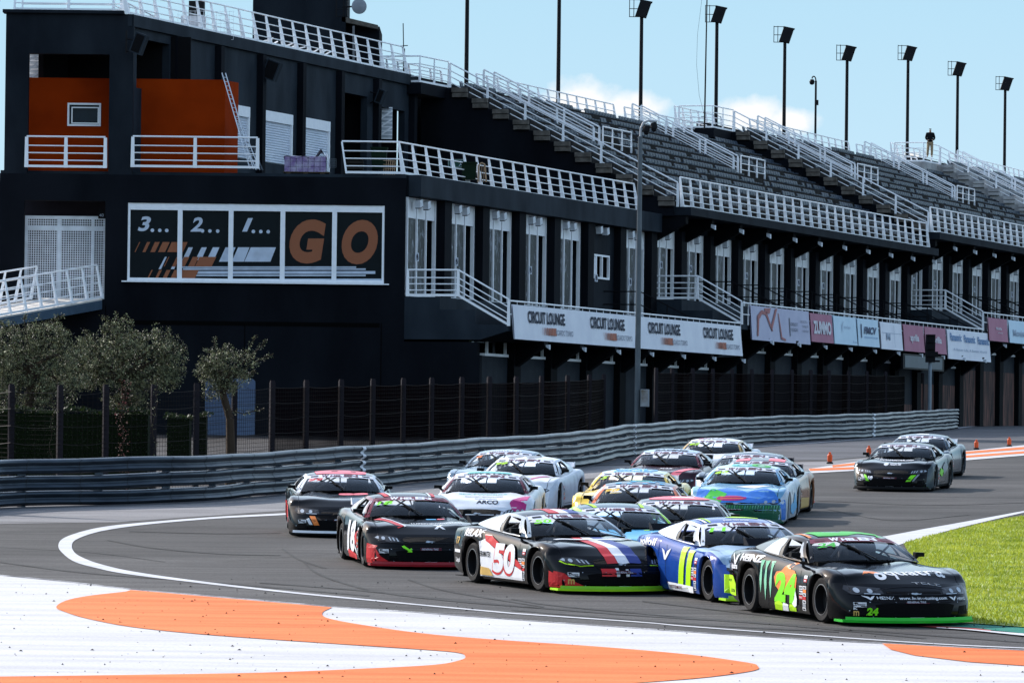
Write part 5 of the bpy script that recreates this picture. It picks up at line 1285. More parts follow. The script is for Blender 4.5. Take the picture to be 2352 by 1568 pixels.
        if nose == 'm':
            dpoly(em, 'nose', [(-.075, .470), (-.03, .462), (0, .470), (.03, .455), (.045, .475), (.085, .480), (.04, .488), (.01, .487), (-.03, .498), (-.06, .492), (-.045, .482)], .3)
        else: dpoly(em, 'nose', [(-.10, .462), (-.085, .478), (-.035, .478), (-.03, .490), (.04, .490), (.035, .478), (.10, .478), (.085, .462), (.035, .462), (.03, .450), (-.04, .450), (-.035, .462)], .3)
        WB[key] = (out, gr.mesh('grille', [GRL]), lo.mesh('air_intake', [GRL]), ri.mesh('rivet', [LENS]), em.mesh('emblem', [LENS]))
    out, gr, lo, ri, em = WB[key]
    for hb, hl in out: h_ = add('headlight', hb); add('lens', hl, None, h_)
    g_ = add('grille', gr); add('emblem', em, None, g_); add('air_intake', lo); add('rivet', ri)
    # windscreen banner with lettering
    kb = 'ban_'+banner
    if kb not in WB:
        mb = MB(); fn = PRJ['ws']; mb.grid(lambda u, v: fn(-.965+1.93*u, .735+.245*v), 20, 2)
        mt = MB(); n1 = len('WHELEN'); 
        text_on(mt, 'W', lambda u, v: fn(u, v)+Vector((0, -.004, .004)), -.55, -.33, .77, .955, .1, .055)
        text_on(mt, 'HEL', lambda u, v: fn(u, v)+Vector((0, -.004, .004)), -.30, .06, .77, .915, .1, .055)
        text_on(mt, 'EN', lambda u, v: fn(u, v)+Vector((0, -.004, .004)), .09, .54, .77, .955, .1, .055)
        mks = []
        for s in (-1, 1):
            mk = MB(); c = s*.76; pts = [(c-.10, .81), (c-.115, .86), (c-.10, .91), (c+.10, .91), (c+.115, .86), (c+.10, .81)]; mk.poly([fn(u, v)+Vector((0, -.004, .004)) for u, v in pts])
            mks.append(mk.mesh('badge', [BLKV if banner == 'w' else TXR]))
        WB[kb] = (mb.mesh('windscreen_banner', [BANW if banner == 'w' else BANR], True), mt.mesh('lettering', [TXR if banner == 'w' else TXW]), mks)
    b1, b2, b3 = WB[kb]; o = add('windscreen_banner', b1); add('lettering', b2, None, o)
    for q_ in b3: add('badge', q_, None, o)
    if wsn:
        mb = MB(); text_on(mb, wsn[0], lambda u, v: PRJ['ws'](u, v)+Vector((0, -.002, .002)), -.86, -.86+.19*len(wsn[0]), .50, .70, .15, .03); add('windscreen_number', mb.mesh('windscreen_number', [wsn[1]]))
    # livery
    by = {}; lay = []
    DV = {'L': Vector((-1, 0, 0)), 'R': Vector((1, 0, 0)), 'nose': Vector((0, -1, 0)), 'hood': Vector((0, 0, 1)), 'roof': Vector((0, 0, 1)), 'ws': Vector((0, -.7, .7))}
    for it in deco:
        nm, k, m = it[0], it[1], it[2]
        mb = by.setdefault((nm, m.name if nm in ('panel_gap', 'drips', 'sticker_text') else len(lay)), (m, MB()))[1]; n0 = len(mb.v)
        if isinstance(it[3], str): dtext(mb, k, *it[3:]); bb = (min(it[4], it[5]), max(it[4], it[5]), min(it[6], it[7]), max(it[6], it[7]))
        else: dpoly(mb, k, it[3]); bb = (min(p[0] for p in it[3]), max(p[0] for p in it[3]), min(p[1] for p in it[3]), max(p[1] for p in it[3]))
        L = 1+max([l for kk, b_, l in lay if kk == k and b_[0] < bb[1] and bb[0] < b_[1] and b_[2] < bb[3] and bb[2] < b_[3]] or [0]) if nm != 'drips' else 4
        lay.append((k, bb, L))
        for i in range(n0, len(mb.v)): mb.v[i] = mb.v[i]+DV[k]*.0028*(L-1)
    for (nm, _), (m, mb) in by.items(): add(nm, mb.mesh(nm, [m]))
    return th
def grl_mat():
    m = mat('grille_black', (.004, .004, .005), .6, bump=.6, scale=30); return m
GRL = grl_mat()
def stickers(k, w=0):
    """column of small sponsor stickers behind the front wheel; k 'L' or 'R'"""
    r = []; s = 1 if k == 'L' else -1; z = .66
    cols = [WHI, RED, BLKV, WHI, ORA, WHI, RED, WHI, GRY, WHI]
    for i, c in enumerate(cols):
        x = .83-.006*i; h = .046
        r.append(('sticker', k, c, [(s*x-.07, z-h), (s*x+.07, z-h), (s*x+.07, z), (s*x-.07, z)]) )
        if i % 2: r.append(('sticker', k, BLKV if c is WHI else WHI, [(s*x-.045, z-h+.012), (s*x+.045, z-h+.012), (s*x+.045, z-.014), (s*x-.045, z-.014)]))
        z -= .052
    for i, (c, t) in enumerate(((WHI, 'COMETIC'), (WHI, 'Mobil 1'), (RED, 'SUNOCO'))):
        x = .66; z = .50-.07*i; r.append(('sticker', k, c, [(s*x-.075, z-.055), (s*x+.075, z-.055), (s*x+.075, z), (s*x-.075, z)])); r.append(('sticker_text', k, BLKV if c is WHI else WHI, t, s*x-.065, s*x+.065, z-.042, z-.014, .02, 0))
    return r
def common(k='L', gt=True):
    r = [('sticker', 'nose', WHI, [(-.80, .275), (-.66, .275), (-.66, .345), (-.80, .345)]) , ('sticker_text', 'nose', BLKV, 'S.PINNOS', -.785, -.675, .295, .325, .02, .2), ('splitter_plate', 'nose', WHI, [(-.10, .09), (.10, .09), (.10, .135), (-.10, .135)]), ('sticker_text', 'nose', BLKV, 'S.PINNOS', -.085, .085, .10, .125, .03, .2)]
    r += [('tyre_sponsor', 'nose', TXR, [(-.17, .335), (.17, .335), (.17, .375), (-.17, .375)]), ('tyre_sponsor_text', 'nose', TXW, 'GENERAL TIRE', -.15, .12, .343, .367, .02, .15)]
    for kk, sg in (('L', 1), ('R', -1)):
        for a_ in (.60, -.62): r.append(('panel_gap', kk, BLKV, [(sg*a_-.005, .13), (sg*a_+.005, .13), (sg*(a_-.03)+.005, .80), (sg*(a_-.03)-.005, .80)]))
        r.append(('panel_gap', kk, BLKV, [(-.62, .205), (.62, .205), (.62, .215), (-.62, .215)]))
    r += [('panel_gap', 'hood', BLKV, [(-.80, -2.22), (.80, -2.22), (.80, -2.21), (-.80, -2.21)]), ('panel_gap', 'hood', BLKV, [(-.80, -2.21), (-.79, -2.21), (-.78, -.95), (-.79, -.95)]), ('panel_gap', 'hood', BLKV, [(.80, -2.21), (.79, -2.21), (.78, -.95), (.79, -.95)]), ('panel_gap', 'nose', BLKV, [(-.80, .355), (.80, .355), (.80, .362), (-.80, .362)])]
    return r+(stickers(k) if k else [])
BLKP = paint('black', (.0035, .0048, .0085), .09); NAVP = paint('navy', (.012, .055, .27), .15); BLUP = paint('blue', (.02, .09, .40)); WHP = paint('white', (.62, .65, .70), .3); SILP = paint('silver_blue', (.30, .42, .56), .25); DKB = paint('dark_blue', (.015, .035, .075)); MARP = paint('maroon', (.13, .012, .025)); YELP = paint('yellow', (.72, .50, .08)); SKP = paint('sky', (.10, .38, .62), .3); GRP = paint('graphite', (.03, .035, .045)); REDP = paint('red', (.45, .02, .03)); LIMP = paint('lime', (.36, .70, .02)); GRNP = paint('green', (.02, .40, .03)); ORP = paint('orange', (.65, .16, .06)); DGP = paint('deep_green', (.01, .07, .045)); GLDP = paint('gold', (.50, .33, .12)); PALP = paint('pale_green', (.42, .55, .56)); MIDW = paint('pearl', (.45, .50, .58), .3)
D_ = lambda *p: p
# --- 24
d = common('L')+[('race_number', 'L', ORA, [(-.34, .46), (-.40, .58), (-.34, .66), (-.16, .68), (-.06, .74), (.18, .82), (.30, .81), (.16, .72), (.34, .70), (.46, .60), (.44, .46), (.34, .38), (-.2, .38)]),
    ('race_number', 'L', NEON, '24', -.38, .44, .22, .66, .06, .12),
    ('claw_mark', 'L', MINT, [(-.92, .80), (-.78, .81), (-.86, .70), (-.84, .50), (-.88, .32), (-.92, .52), (-.91, .70)]), ('claw_mark', 'L', MINT, [(-.74, .80), (-.60, .81), (-.68, .70), (-.66, .45), (-.71, .22), (-.75, .50), (-.73, .70)]), ('claw_mark', 'L', MINT, [(-.55, .80), (-.42, .81), (-.49, .68), (-.48, .48), (-.53, .26), (-.57, .48), (-.54, .68)]),
    ('green_flash', 'L', LIME, [(-.38, .10), (-.12, .10), (-.05, .20), (-.2, .24), (-.36, .21)]), ('green_flash', 'L', LIME, [(.16, .11), (.42, .11), (.46, .21), (.20, .21)]), ('white_flash', 'L', WHI, [(.30, .22), (.38, .28), (.44, .42), (.50, .30), (.48, .20), (.40, .17)]), ('white_flash', 'L', WHI, [(-.10, .10), (.12, .10), (.16, .2), (-.04, .22)]),
    ('rear_lime_panel', 'L', LIME, [(-2.36, .24), (-1.84, .22), (-1.84, .40), (-2.0, .52), (-2.38, .52)]), ('rear_text', 'L', BLKV, 'insight', -2.28, -2.05, .42, .47, .01, 0), ('rear_text', 'L', BLKV, 'CUSTOM', -2.14, -1.9, .27, .32, .02, 0), ('sponsor_lettering', 'L', WHI, 'HEINZ', -1.62, -.86, .765, .87, .04, .2), ('sponsor_lettering', 'L', WHI, 'quatra', -2.12, -1.80, .60, .70, .03, 0), ('sponsor_lettering', 'L', WHI, [(-2.12, .86), (-1.98, .82), (-1.92, .74), (-1.86, .82), (-1.70, .87), (-1.80, .78), (-1.90, .69), (-1.95, .69), (-2.02, .78)]),
    ('sponsor_lettering', 'hood', WHI, 'quatra', -.22, .62, -2.0, -1.62, .01, 0), ('sponsor_lettering', 'hood', ORA, [(-.55, -1.85), (-.48, -1.70), (-.34, -1.68), (-.28, -1.78), (-.36, -1.86), (-.44, -1.80)]), ('sponsor_lettering', 'hood', WHI, 'o', -.40, -.24, -2.0, -1.80, .05, 0), ('sponsor_lettering', 'hood', GRY, 'TELE', .05, .45, -2.16, -2.08, 0, 0),
    ('web_address', 'nose', WHI, 'www.heinz-tuning.com', -.24, .46, .375, .430, .015, 0), ('sponsor_lettering', 'nose', WHI, 'HEINZ', -.52, -.30, .39, .43, .01, 0), ('sponsor_lettering', 'nose', WHI, 'HEINZ', .64, .80, .375, .41, .01, 0),
    ('wing_logo', 'nose', WHI, [(-.70, .44), (-.62, .425), (-.60, .405), (-.58, .425), (-.54, .44), (-.57, .40), (-.60, .375), (-.63, .40)]), ('wing_logo', 'nose', WHI, [(.50, .43), (.56, .415), (.57, .39), (.59, .415), (.63, .43), (.60, .39), (.57, .365), (.545, .39)]),
    ('race_number', 'nose', NEON, '24', -.66, -.52, .16, .27, .05, .12), ('m_logo', 'nose', GOLD, 'm', -.80, -.74, .15, .22, .02, 0), ('letter_sticker', 'nose', WHI, 'K', -.80, -.755, .235, .27, .02, 0),
    ('race_number', 'roof', GRN, [(-.42, .14), (-.25, .10), (.0, .12), (.20, .26), (.46, .20), (.52, .10), (.40, .08), (.50, .34), (.36, .55), (.05, .50), (-.05, .34), (-.22, .40), (-.38, .62), (-.46, .55)]), ('roof_stripe', 'roof', ORA, [(-.56, .12), (-.52, .12), (-.50, .9), (-.53, .9)])]
car(24, 'black stock car number 24 with green claw marks, leading the pack at the right', 1952, 1235.8, 18, BLKP, d, 'c', GRNP, 'r', wsn=('24', GRN), lipc=vc('splitter_green', (.03, .50, .04)))
# --- 50
d = common('L')+[('side_panel', 'L', WHI, [(-1.00, .14), (-.96, .42), (-1.02, .70), (-.80, .76), (-.60, .66), (-.10, .52), (.35, .38), (.78, .30), (.78, .14)]), ('red_flash', 'L', RED, [(-.84, .82), (-.62, .82), (.0, .62), (.62, .44), (.78, .36), (.66, .32), (-.10, .54), (-.80, .72)]),
    ('number_shadow', 'L', RED, '50', -.50, .46, .185, .68, .07, .12), ('number_white', 'L', WHI, '50', -.47, .47, .225, .71, .045, .12), ('gold_panel', 'L', GOLD, [(-.98, .30), (-.60, .28), (-.45, .16), (-.95, .16)]), ('sponsor_text', 'L', BLKV, 'BRAMATEX', -.96, -.56, .46, .55, .02, 0),
    ('rear_lettering', 'L', WHI, 'RELAX', -1.62, -.95, .77, .89, .04, .2), ('rear_panel', 'L', WHI, [(-2.2, .48), (-1.84, .48), (-1.84, .53), (-2.2, .53)]), ('rear_text', 'L', GOLD, '17', -2.1, -1.9, .62, .74, .04, 0), ('rear_text', 'L', WHI, 'Liqui', -2.12, -1.86, .30, .40, .02, 0),
    ('red_corner', 'nose', RED, [(-.93, .135), (-.93, .36), (-.84, .33), (-.72, .20), (-.60, .135)]), ('red_corner', 'L', RED, [(1.80, .10), (2.1, .10), (2.1, .28), (1.82, .36)]), ('m_logo', 'nose', GOLD, 'm', -.80, -.72, .16, .24, .03, 0),
    ('tricolour_red', 'hood', RED, [(-.24, -2.38), (-.07, -2.38), (-.08, -.82), (-.22, -.82)]), ('tricolour_white', 'hood', WHI, [(-.07, -2.38), (.11, -2.38), (.07, -.82), (-.08, -.82)]), ('tricolour_blue', 'hood', NAVY, [(.11, -2.38), (.31, -2.38), (.24, -.82), (.07, -.82)]), ('hood_band', 'hood', WHI, [(-.62, -1.10), (-.28, -1.02), (.35, -1.02), (.62, -1.12), (.60, -1.20), (.0, -1.12), (-.60, -1.20)]),
    ('nose_flag', 'nose', RED, [(-.36, .29), (-.14, .29), (-.14, .41), (-.36, .41)]), ('nose_flag', 'nose', WHI, [(-.14, .285), (.06, .285), (.06, .325), (-.14, .325)]), ('nose_flag', 'nose', WHI, [(-.14, .385), (.06, .385), (.06, .42), (-.14, .42)]), ('nose_flag', 'nose', NAVY, [(.08, .29), (.26, .29), (.26, .41), (.08, .41)]),
    ('lime_brow', 'nose', LIME, [(-.84, .525), (-.80, .49), (-.62, .452), (-.44, .462), (-.44, .450), (-.62, .436), (-.80, .472), (-.86, .51)]), ('lime_brow', 'nose', LIME, [(.84, .525), (.80, .49), (.62, .452), (.44, .462), (.44, .450), (.62, .436), (.80, .472), (.86, .51)]),
    ('tricolour_red', 'roof', RED, [(-.22, .10), (-.05, .08), (-.05, .9), (-.2, .9)]), ('tricolour_white', 'roof', WHI, [(-.05, .08), (.10, .08), (.10, .9), (-.05, .9)]), ('tricolour_blue', 'roof', NAVY, [(.10, .08), (.28, .10), (.26, .9), (.10, .9)]), ('roof_number', 'roof', PINK, '50', -.3, .3, .45, .85, .04, 0)]
car(50, 'black and white stock car number 50 with red, white and blue hood stripes', 1295.4, 1183, 21, BLKP, d, 'm', LIMP, 'w', pill=paint('grey_chrome', (.35, .40, .45), .2), wsn=('50', NEON), lipc=vc('splitter_lime', (.22, .55, .02)))
# --- 11
d = common('L')+[('race_number', 'L', LIME, '1', -.04, .30, .20, .80, .10, .15), ('race_number', 'L', LIME, '1', .32, .66, .16, .76, .10, .15), ('rear_lettering', 'L', WHI, 'wolfoil', -1.95, -1.1, .76, .88, .02, -.1), ('wing_logo', 'L', WHI, [(-.84, .74), (-.72, .70), (-.66, .62), (-.60, .70), (-.44, .75), (-.52, .66), (-.63, .56), (-.69, .56), (-.77, .66)]),
    ('sill_panel', 'L', WHI, [(-.50, .10), (.72, .10), (.72, .20), (-.50, .22)]), ('sill_text', 'L', TXR, 'PEETERMANS', -.42, .15, .13, .18, .01, 0), ('race_number', 'nose', LIME, '11', -.66, -.54, .16, .26, .05, .1), ('sponsor_ring', 'nose', WHI, 'emo', -.72, -.44, .29, .36, .05, 0), ('white_hood', 'hood', MIDV if False else SILP, [(-.86, -1.9), (-.70, -2.1), (.0, -1.45), (.6, -1.2), (.6, -.85), (-.74, -.85)]),
    ('roof_lettering', 'roof', WHI, 'Just Group', -.25, .15, .10, .20, .02, 0), ('roof_flash', 'roof', LIME, [(-.14, .40), (-.02, .34), (.36, .36), (.42, .55), (.30, .8), (.05, .8), (.02, .55)]), ('roof_stripe', 'roof', WHI, [(-.54, .1), (-.50, .1), (-.49, .9), (-.52, .9)]), ('roof_stripe', 'roof', LIME, [(-.47, .1), (-.44, .1), (-.43, .9), (-.46, .9)]), ('roof_stripe', 'roof', WHI, [(.54, .1), (.50, .1), (.49, .9), (.52, .9)]), ('screen_text', 'ws', WHI, 'www.heinz-tuning.com', -.80, .88, .735, .79, .02, 0)]
car(11, 'blue stock car number 11 with yellow green digits and a silver hood, between the leaders', 1703, 1201.3, 16, NAVP, d, 'c', LIMP, 'w', pill=WHP, hoodc=SILP, wsn=('11', NEON))
# --- 18
d = common('L')+[('race_number', 'L', WHI, '18', -.55, .40, .20, .76, .05, .12), ('red_flash', 'L', RED, [(.40, .52), (.72, .60), (.72, .40), (.44, .34)]), ('white_flash', 'L', WHI, [(.40, .34), (.72, .24), (.72, .18), (.40, .28)]), ('red_flash', 'L', RED, [(-.4, .10), (.72, .10), (.72, .18), (-.4, .24)]), ('red_corner', 'nose', RED, [(-.93, .135), (-.93, .40), (-.86, .38), (-.78, .22), (-.66, .135)]), ('red_corner', 'L', RED, [(1.80, .10), (2.1, .10), (2.1, .40), (1.84, .44)]),
    ('hood_flash', 'hood', RED, [(-.72, -.85), (-.62, -.85), (-.36, -1.85), (-.46, -1.9)]), ('hood_flash', 'hood', WHI, [(-.60, -.85), (-.57, -.85), (-.32, -1.85), (-.35, -1.87)]), ('web_address', 'hood', WHI, 'LUZERNEWATCH.CH', -.20, .62, -1.62, -1.50, .02, 0), ('crest', 'hood', WHI, 'X', .12, .30, -1.95, -1.72, .05, 0), ('green_arrow', 'nose', NEON, [(-.46, .40), (-.42, .415), (-.34, .35), (-.31, .375), (-.30, .30), (-.38, .30), (-.36, .325), (-.44, .375)]),
    ('roof_stripe', 'roof', RED, [(-.42, .08), (-.34, .08), (-.42, .9), (-.50, .9)]), ('roof_stripe', 'roof', WHI, [(-.33, .08), (-.30, .08), (-.38, .9), (-.41, .9)]), ('roof_stripe', 'roof', RED, [(.42, .08), (.36, .08), (.36, .9), (.44, .9)]), ('roof_stripe', 'roof', WHI, [(.35, .08), (.31, .08), (.31, .9), (.35, .9)]), ('hood_signs', 'hood', SKYB, [(.12, -.95), (.28, -.95), (.28, -1.05), (.12, -1.05)]), ('hood_signs', 'hood', PINK, [(.30, -.95), (.42, -.95), (.42, -1.05), (.30, -1.05)])]
car(18, 'black stock car number 18 with red pillars and a maroon windscreen banner', 942, 1142.5, 9, BLKP, d, 'm', paint('splitter_red', (.30, .012, .02)), 'r', pill=MARP, wsn=('18', NEON), spoil=WHI)
# --- 99 black (left)
d = [x for x in common(None)]+[('orange_mark', 'nose', ORA, [(-.60, .42), (-.50, .42), (-.42, .24), (-.52, .24)]), ('orange_mark', 'nose', WHI, [(-.66, .36), (-.61, .38), (-.54, .25), (-.60, .25)]), ('orange_mark', 'nose', ORA, [(.60, .42), (.50, .42), (.42, .24), (.52, .24)]), ('hood_number', 'hood', PINK, '88', -.05, .50, -1.15, -.85, .08, 0), ('roof_number', 'roof', PINK, [(-.44, .10), (-.10, .06), (.35, .07), (.48, .16), (.50, .50), (.30, .75), (-.2, .75), (-.48, .5)]), ('roof_number', 'roof', BLKV, [(-.16, .26), (-.04, .26), (-.04, .36), (-.16, .36)]), ('roof_number', 'roof', BLKV, [(.20, .26), (.30, .26), (.30, .36), (.20, .36)]), ('red_side', 'L', RED, [(-1.8, .30), (1.0, .25), (1.0, .45), (-1.8, .6)])]
car(88, 'black stock car with a pink roof number and orange bumper marks, leftmost of the pack', 781.1, 1091.1, 3.0, BLKP, d, 'c', None, 'w', wsn=('99', RED), pill=WHP, spoil=WHI, lipc=WHI)
# --- white / magenta
d = common(None)+[('hood_lettering', 'hood', TEAL, 'SEATWORKS', -.45, .45, -1.10, -.95, .02, 0), ('hood_lettering', 'hood', TXK, 'MARCHART TECHNOLOGIES', -.30, .40, -1.45, -1.36, .02, .1), ('hood_lettering', 'hood', TXK, 'ARCO', -.05, .35, -2.0, -1.85, .03, 0), ('hood_lettering', 'hood', NAVY, 'inspiration', -.10, .30, -1.75, -1.62, .02, 0), ('magenta_corner', 'hood', MAG, [(.62, -2.1), (.84, -2.1), (.92, -1.2), (.84, -1.1), (.56, -1.9)]), ('roof_number', 'roof', TEAL, [(-.40, .18), (.45, .18), (.42, .34), (-.36, .34)]), ('roof_lettering', 'roof', TXK, 'FIRST & LAST', -.45, .45, .06, .15, .04, 0), ('dark_nose', 'nose', BLKV, [(-.86, .14), (-.86, .44), (.86, .44), (.86, .14)])]
car(8, 'white stock car with magenta pillars and teal roof lettering, behind number 50', 1119.4, 1092.2, -4, WHP, d, 'm', None, 'w', pill=MARP, spoil=WHI)
# --- 99 white
d = common('R')+[('magenta_line', 'hood', MAG, [(.1, -2.0), (.3, -2.0), (.70, -.9), (.62, -.9)]), ('roof_number', 'roof', GRY, '99', -.45, .30, .10, .5, .03, 0), ('cat_head', 'nose', BLKV, [(.62, .20), (.60, .30), (.64, .36), (.66, .33), (.74, .33), (.77, .36), (.80, .29), (.76, .20), (.70, .16)]), ('dark_grille', 'nose', BLKV, [(-.3, .40), (-.3, .54), (.5, .54), (.56, .44)])]
car(99, 'white stock car number 99 with green windscreen digits, beside the barrier bend', 1206.9, 1055.6, -10, WHP, d, 'm', None, 'w', side=MIDW, wsn=('99', LIME), spoil=WHI)
# --- dark blue with antenna, behind 99
d = common(None)+[('roof_lettering', 'roof', WHI, 'NASCAR EURO', -.40, .35, .08, .2, .05, .1)]
car(6, 'blue grey stock car almost hidden behind the white car number 99', 1160.6, 1039.6, -10, paint('steel_blue', (.12, .19, .27)), d, 'm', None, 'w', wsn=('6', ORA))
# --- yellow 5x
d = common(None)+[('roof_lettering', 'roof', SKYB, 'MAXHAUST', -.38, .38, .10, .20, .05, 0), ('roof_number', 'roof', SKYB, 'CAD', -.38, .45, .24, .6, .02, 0)]
car(5, 'yellow stock car with pale blue roof lettering and green windscreen digit', 1453.8, 1086.5, -7, YELP, d, 'm', None, 'w', roofc=PALP, wsn=('5', LIME), spoil=WHI)
# --- 98
def ell(cx, cy, rx, ry, n=16): return [(cx+rx*math.cos(2*PI*i/n), cy+ry*math.sin(2*PI*i/n)) for i in range(n)]
d = common(None)+[('roof_spots', 'roof', SKYB, ell(-.38, .20, .06, .05)), ('roof_spots', 'roof', SKYB, ell(-.18, .12, .05, .04)), ('roof_spots', 'roof', SKYB, ell(.10, .12, .05, .04)), ('roof_spots', 'roof', SKYB, ell(-.12, .30, .06, .05)), ('roof_spots', 'roof', SKYB, ell(.22, .26, .07, .05)), ('roof_spots', 'roof', SKYB, ell(.40, .18, .05, .05)), ('roof_spots', 'roof', CYAN, ell(.0, .5, .22, .12)), ('roof_spots', 'roof', SKYB, ell(.35, .45, .1, .07))]
car(98, 'dark teal stock car number 98 with pale roof spots and orange pillars', 1468, 1114.9, -5, DKB, d, 'm', None, 'w', pill=ORP, wsn=('98', GOLDN))
# --- pink roof
d = common(None)+[('roof_number', 'roof', PINK, ell(0, .34, .50, .24, 24)), ('roof_number', 'roof', WHI, [(-.14, .25), (.26, .25), (.24, .33), (.10, .33), (.10, .40), (.04, .40), (.04, .33), (-.12, .33)])]
car(22, 'dark stock car with a pink oval on its roof, beside number 11', 1560.8, 1152.3, -1, GRP, d, 'm', None, 'w', pill=paint('dull_grey', (.12, .12, .13)))
# --- blue neon
d = common('L')+[('roof_stripe', 'roof', LIME, [(-.40, .08), (-.34, .08), (-.44, .9), (-.50, .9)]), ('roof_stripe', 'roof', LIME, [(.40, .08), (.34, .08), (.38, .9), (.44, .9)]), ('screen_line', 'hood', LIME, [(.25, -.80), (.70, -.80), (.70, -.86), (.25, -.86)]), ('hood_lettering', 'hood', WHI, 'STAR', .3, .6, -1.3, -1.15, .03, 0)]
car(33, 'sky blue stock car with lime pillars and dark roof, behind number 50', 1422.9, 1167.7, 8, SKP, d, 'm', None, 'w', roofc=paint('dark_teal', (.025, .06, .085)), pill=LIMP)
# --- maroon / black
d = common('R')+[('red_flash', 'hood', PINK, [(.30, -2.0), (.48, -2.05), (.80, -1.2), (.86, -.95), (.74, -.98)]), ('hood_lettering', 'hood', WHI, 'X25', -.05, .25, -1.3, -1.1, .03, 0), ('roof_lettering', 'roof', BLKV, 'RACING', -.35, .40, .10, .28, .05, .1)]
car(77, 'black and maroon stock car with a red fender flash, in front of the cream car', 1537.6, 1038.3, -10, paint('black_cherry', (.035, .012, .018)), d, 'm', MARP, 'w', roofc=SILP, pill=MARP, side=MARP)
# --- 92
d = common('R')+[('roof_flash', 'roof', MAG, ell(-.3, .3, .15, .06)), ('roof_number', 'roof', GRY, 'NOX', -.3, .3, .12, .45, .02, 0)]
car(92, 'white stock car number 92 with gold pillars, rearmost of the pack beside the barrier', 1640.7, 1012.5, -10, WHP, d, 'm', None, 'w', pill=GLDP, wsn=('92', LIME), spoil=WHI)
# --- dark behind
d = common(None)+[('roof_flash', 'roof', WHI, [(-.2, .3), (.1, .28), (.12, .4), (-.2, .42)])]
car(44, 'dark blue stock car mostly hidden behind the red and black roofed car', 1724.5, 1046, -10, paint('night_blue', (.03, .055, .09)), d, 'm', None, 'w', side=SILP)
# --- red/black roof
d = common('R')+[('roof_panel', 'roof', PINK, [(-.52, .10), (-.22, .10), (-.22, .9), (-.50, .9)]), ('roof_panel', 'roof', PINK, [(.18, .10), (.52, .10), (.50, .9), (.18, .9)]), ('side_panel', 'R', GOLD, [(-.9, .14), (.8, .14), (.8, .35), (-.9, .40)]), ('side_panel', 'R', RED, [(1.85, .15), (2.2, .2), (2.2, .5), (1.9, .6)])]
car(3, 'stock car with a red and black chequered roof directly behind the graffiti car', 1745, 1061, -9, GRP, d, 'm', None, 'w', side=paint('copper', (.30, .12, .06)))
# --- 66 graffiti
random.seed(5)
d = common('R')+[('graffiti', 'hood', BLU, [(-.85, -2.1), (-.80, -1.6), (-.5, -1.9), (-.2, -1.5), (.2, -1.95), (.5, -1.55), (.8, -1.9), (.85, -2.2), (.3, -2.36), (-.4, -2.36)]), ('graffiti', 'hood', GRN, [(-.7, -2.15), (-.5, -1.75), (-.2, -2.0), (-.3, -2.3)]), ('graffiti', 'hood', WHI, [(-.1, -1.2), (.3, -1.5), (.6, -1.1), (.2, -.95)]), ('roof_number', 'roof', TEAL, '6', -.3, .2, .1, .6, .0, 0), ('roof_number', 'roof', GRN, '6', .1, .5, .1, .6, .0, 0),
    ('badge_oval', 'hood', MAG, ell(-.10, -2.18, .30, .10, 20)), ('badge_text', 'hood', ORA, [(-.32, -2.16), (.14, -2.16), (.14, -2.14), (-.32, -2.14)]), ('badge_text', 'hood', ORA, [(-.32, -2.22), (.14, -2.22), (.14, -2.20), (-.32, -2.20)]), ('graffiti_nose', 'nose', DGRN, [(-.90, .13), (-.90, .44), (.86, .44), (.88, .13)]), ('graffiti_nose', 'R', BLU, [(-2.05, .12), (-1.82, .12), (-1.82, .55), (-2.05, .5)]), ('graffiti_side', 'R', SKYB, [(-.9, .3), (-.4, .6), (.1, .4), (.6, .66), (.9, .3), (.2, .16)]), ('graffiti_side', 'R', WHI, [(-.8, .5), (-.5, .74), (-.1, .6), (.3, .74), (.0, .45), (-.5, .4)])]
for i in range(34):
    x = -.84+i*.051; h = random.uniform(.05, .2); d.append(('drips', 'nose', random.choice([MINT, GRN, MINT, TEAL]), [(x, .43-h), (x+.008, .43), (x+.018, .43)]))
car(66, 'blue green graffiti painted stock car number 66 in the middle of the track', 1713, 1074.9, -7, paint('graffiti_blue', (.16, .34, .52)), d, 'c', DGP, 'w', roofc=paint('pale_teal', (.36, .52, .55)), side=MIDW, wsn=('66', LIME))
# --- 10
d = common('R')+[('hood_lettering', 'hood', WHI, 'GONASCAR.com', -.42, .42, -1.35, -1.10, .05, .1), ('hood_lettering', 'hood', WHI, 'HOLIDAY INN', -.06, .20, -1.98, -1.82, .03, 0), ('hood_lettering', 'hood', WHI, ell(-.16, -1.9, .06, .09)), ('race_number', 'nose', WHI, '10', -.55, -.42, .30, .40, .06, .15),
    ('lime_mark', 'nose', NEON, [(-.66, .44), (-.60, .43), (-.50, .26), (-.60, .28)]), ('grey_mark', 'nose', GRY, [(-.76, .44), (-.68, .44), (-.60, .30), (-.68, .32)]), ('lime_mark', 'nose', NEON, [(.62, .44), (.50, .43), (.38, .26), (.50, .27)]), ('grey_mark', 'nose', GRY, [(.70, .46), (.65, .45), (.53, .27), (.58, .28)]), ('lime_lip', 'nose', NEON, [(.62, .10), (.90, .10), (.88, .135), (.62, .13)]), ('side_flash', 'R', NEON, [(-.6, .45), (-.3, .6), (.2, .5), (-.1, .35)]), ('side_flash', 'R', GRY, [(0, .6), (.6, .75), (.9, .6), (.3, .4)])]
car(10, 'black stock car number 10 with lime bumper marks, leading the trailing pair', 2077, 1022.7, -12, BLKP, d, 'm', None, 'w', roofc=GRP, side=paint('dark_chrome', (.06, .08, .09), .18), group='stock cars trailing the pack')
# --- behind 10
d = common('R')+[('roof_flash', 'roof', WHI, [(-.2, .2), (.2, .18), (.15, .35), (-.1, .4)])]
car(1, 'dark grey stock car tucked in behind number 10', 2116.6, 1002.2, -12, paint('slate_blue', (.05, .08, .11)), d, 'm', None, 'w', group='stock cars trailing the pack', spoil=WHI)
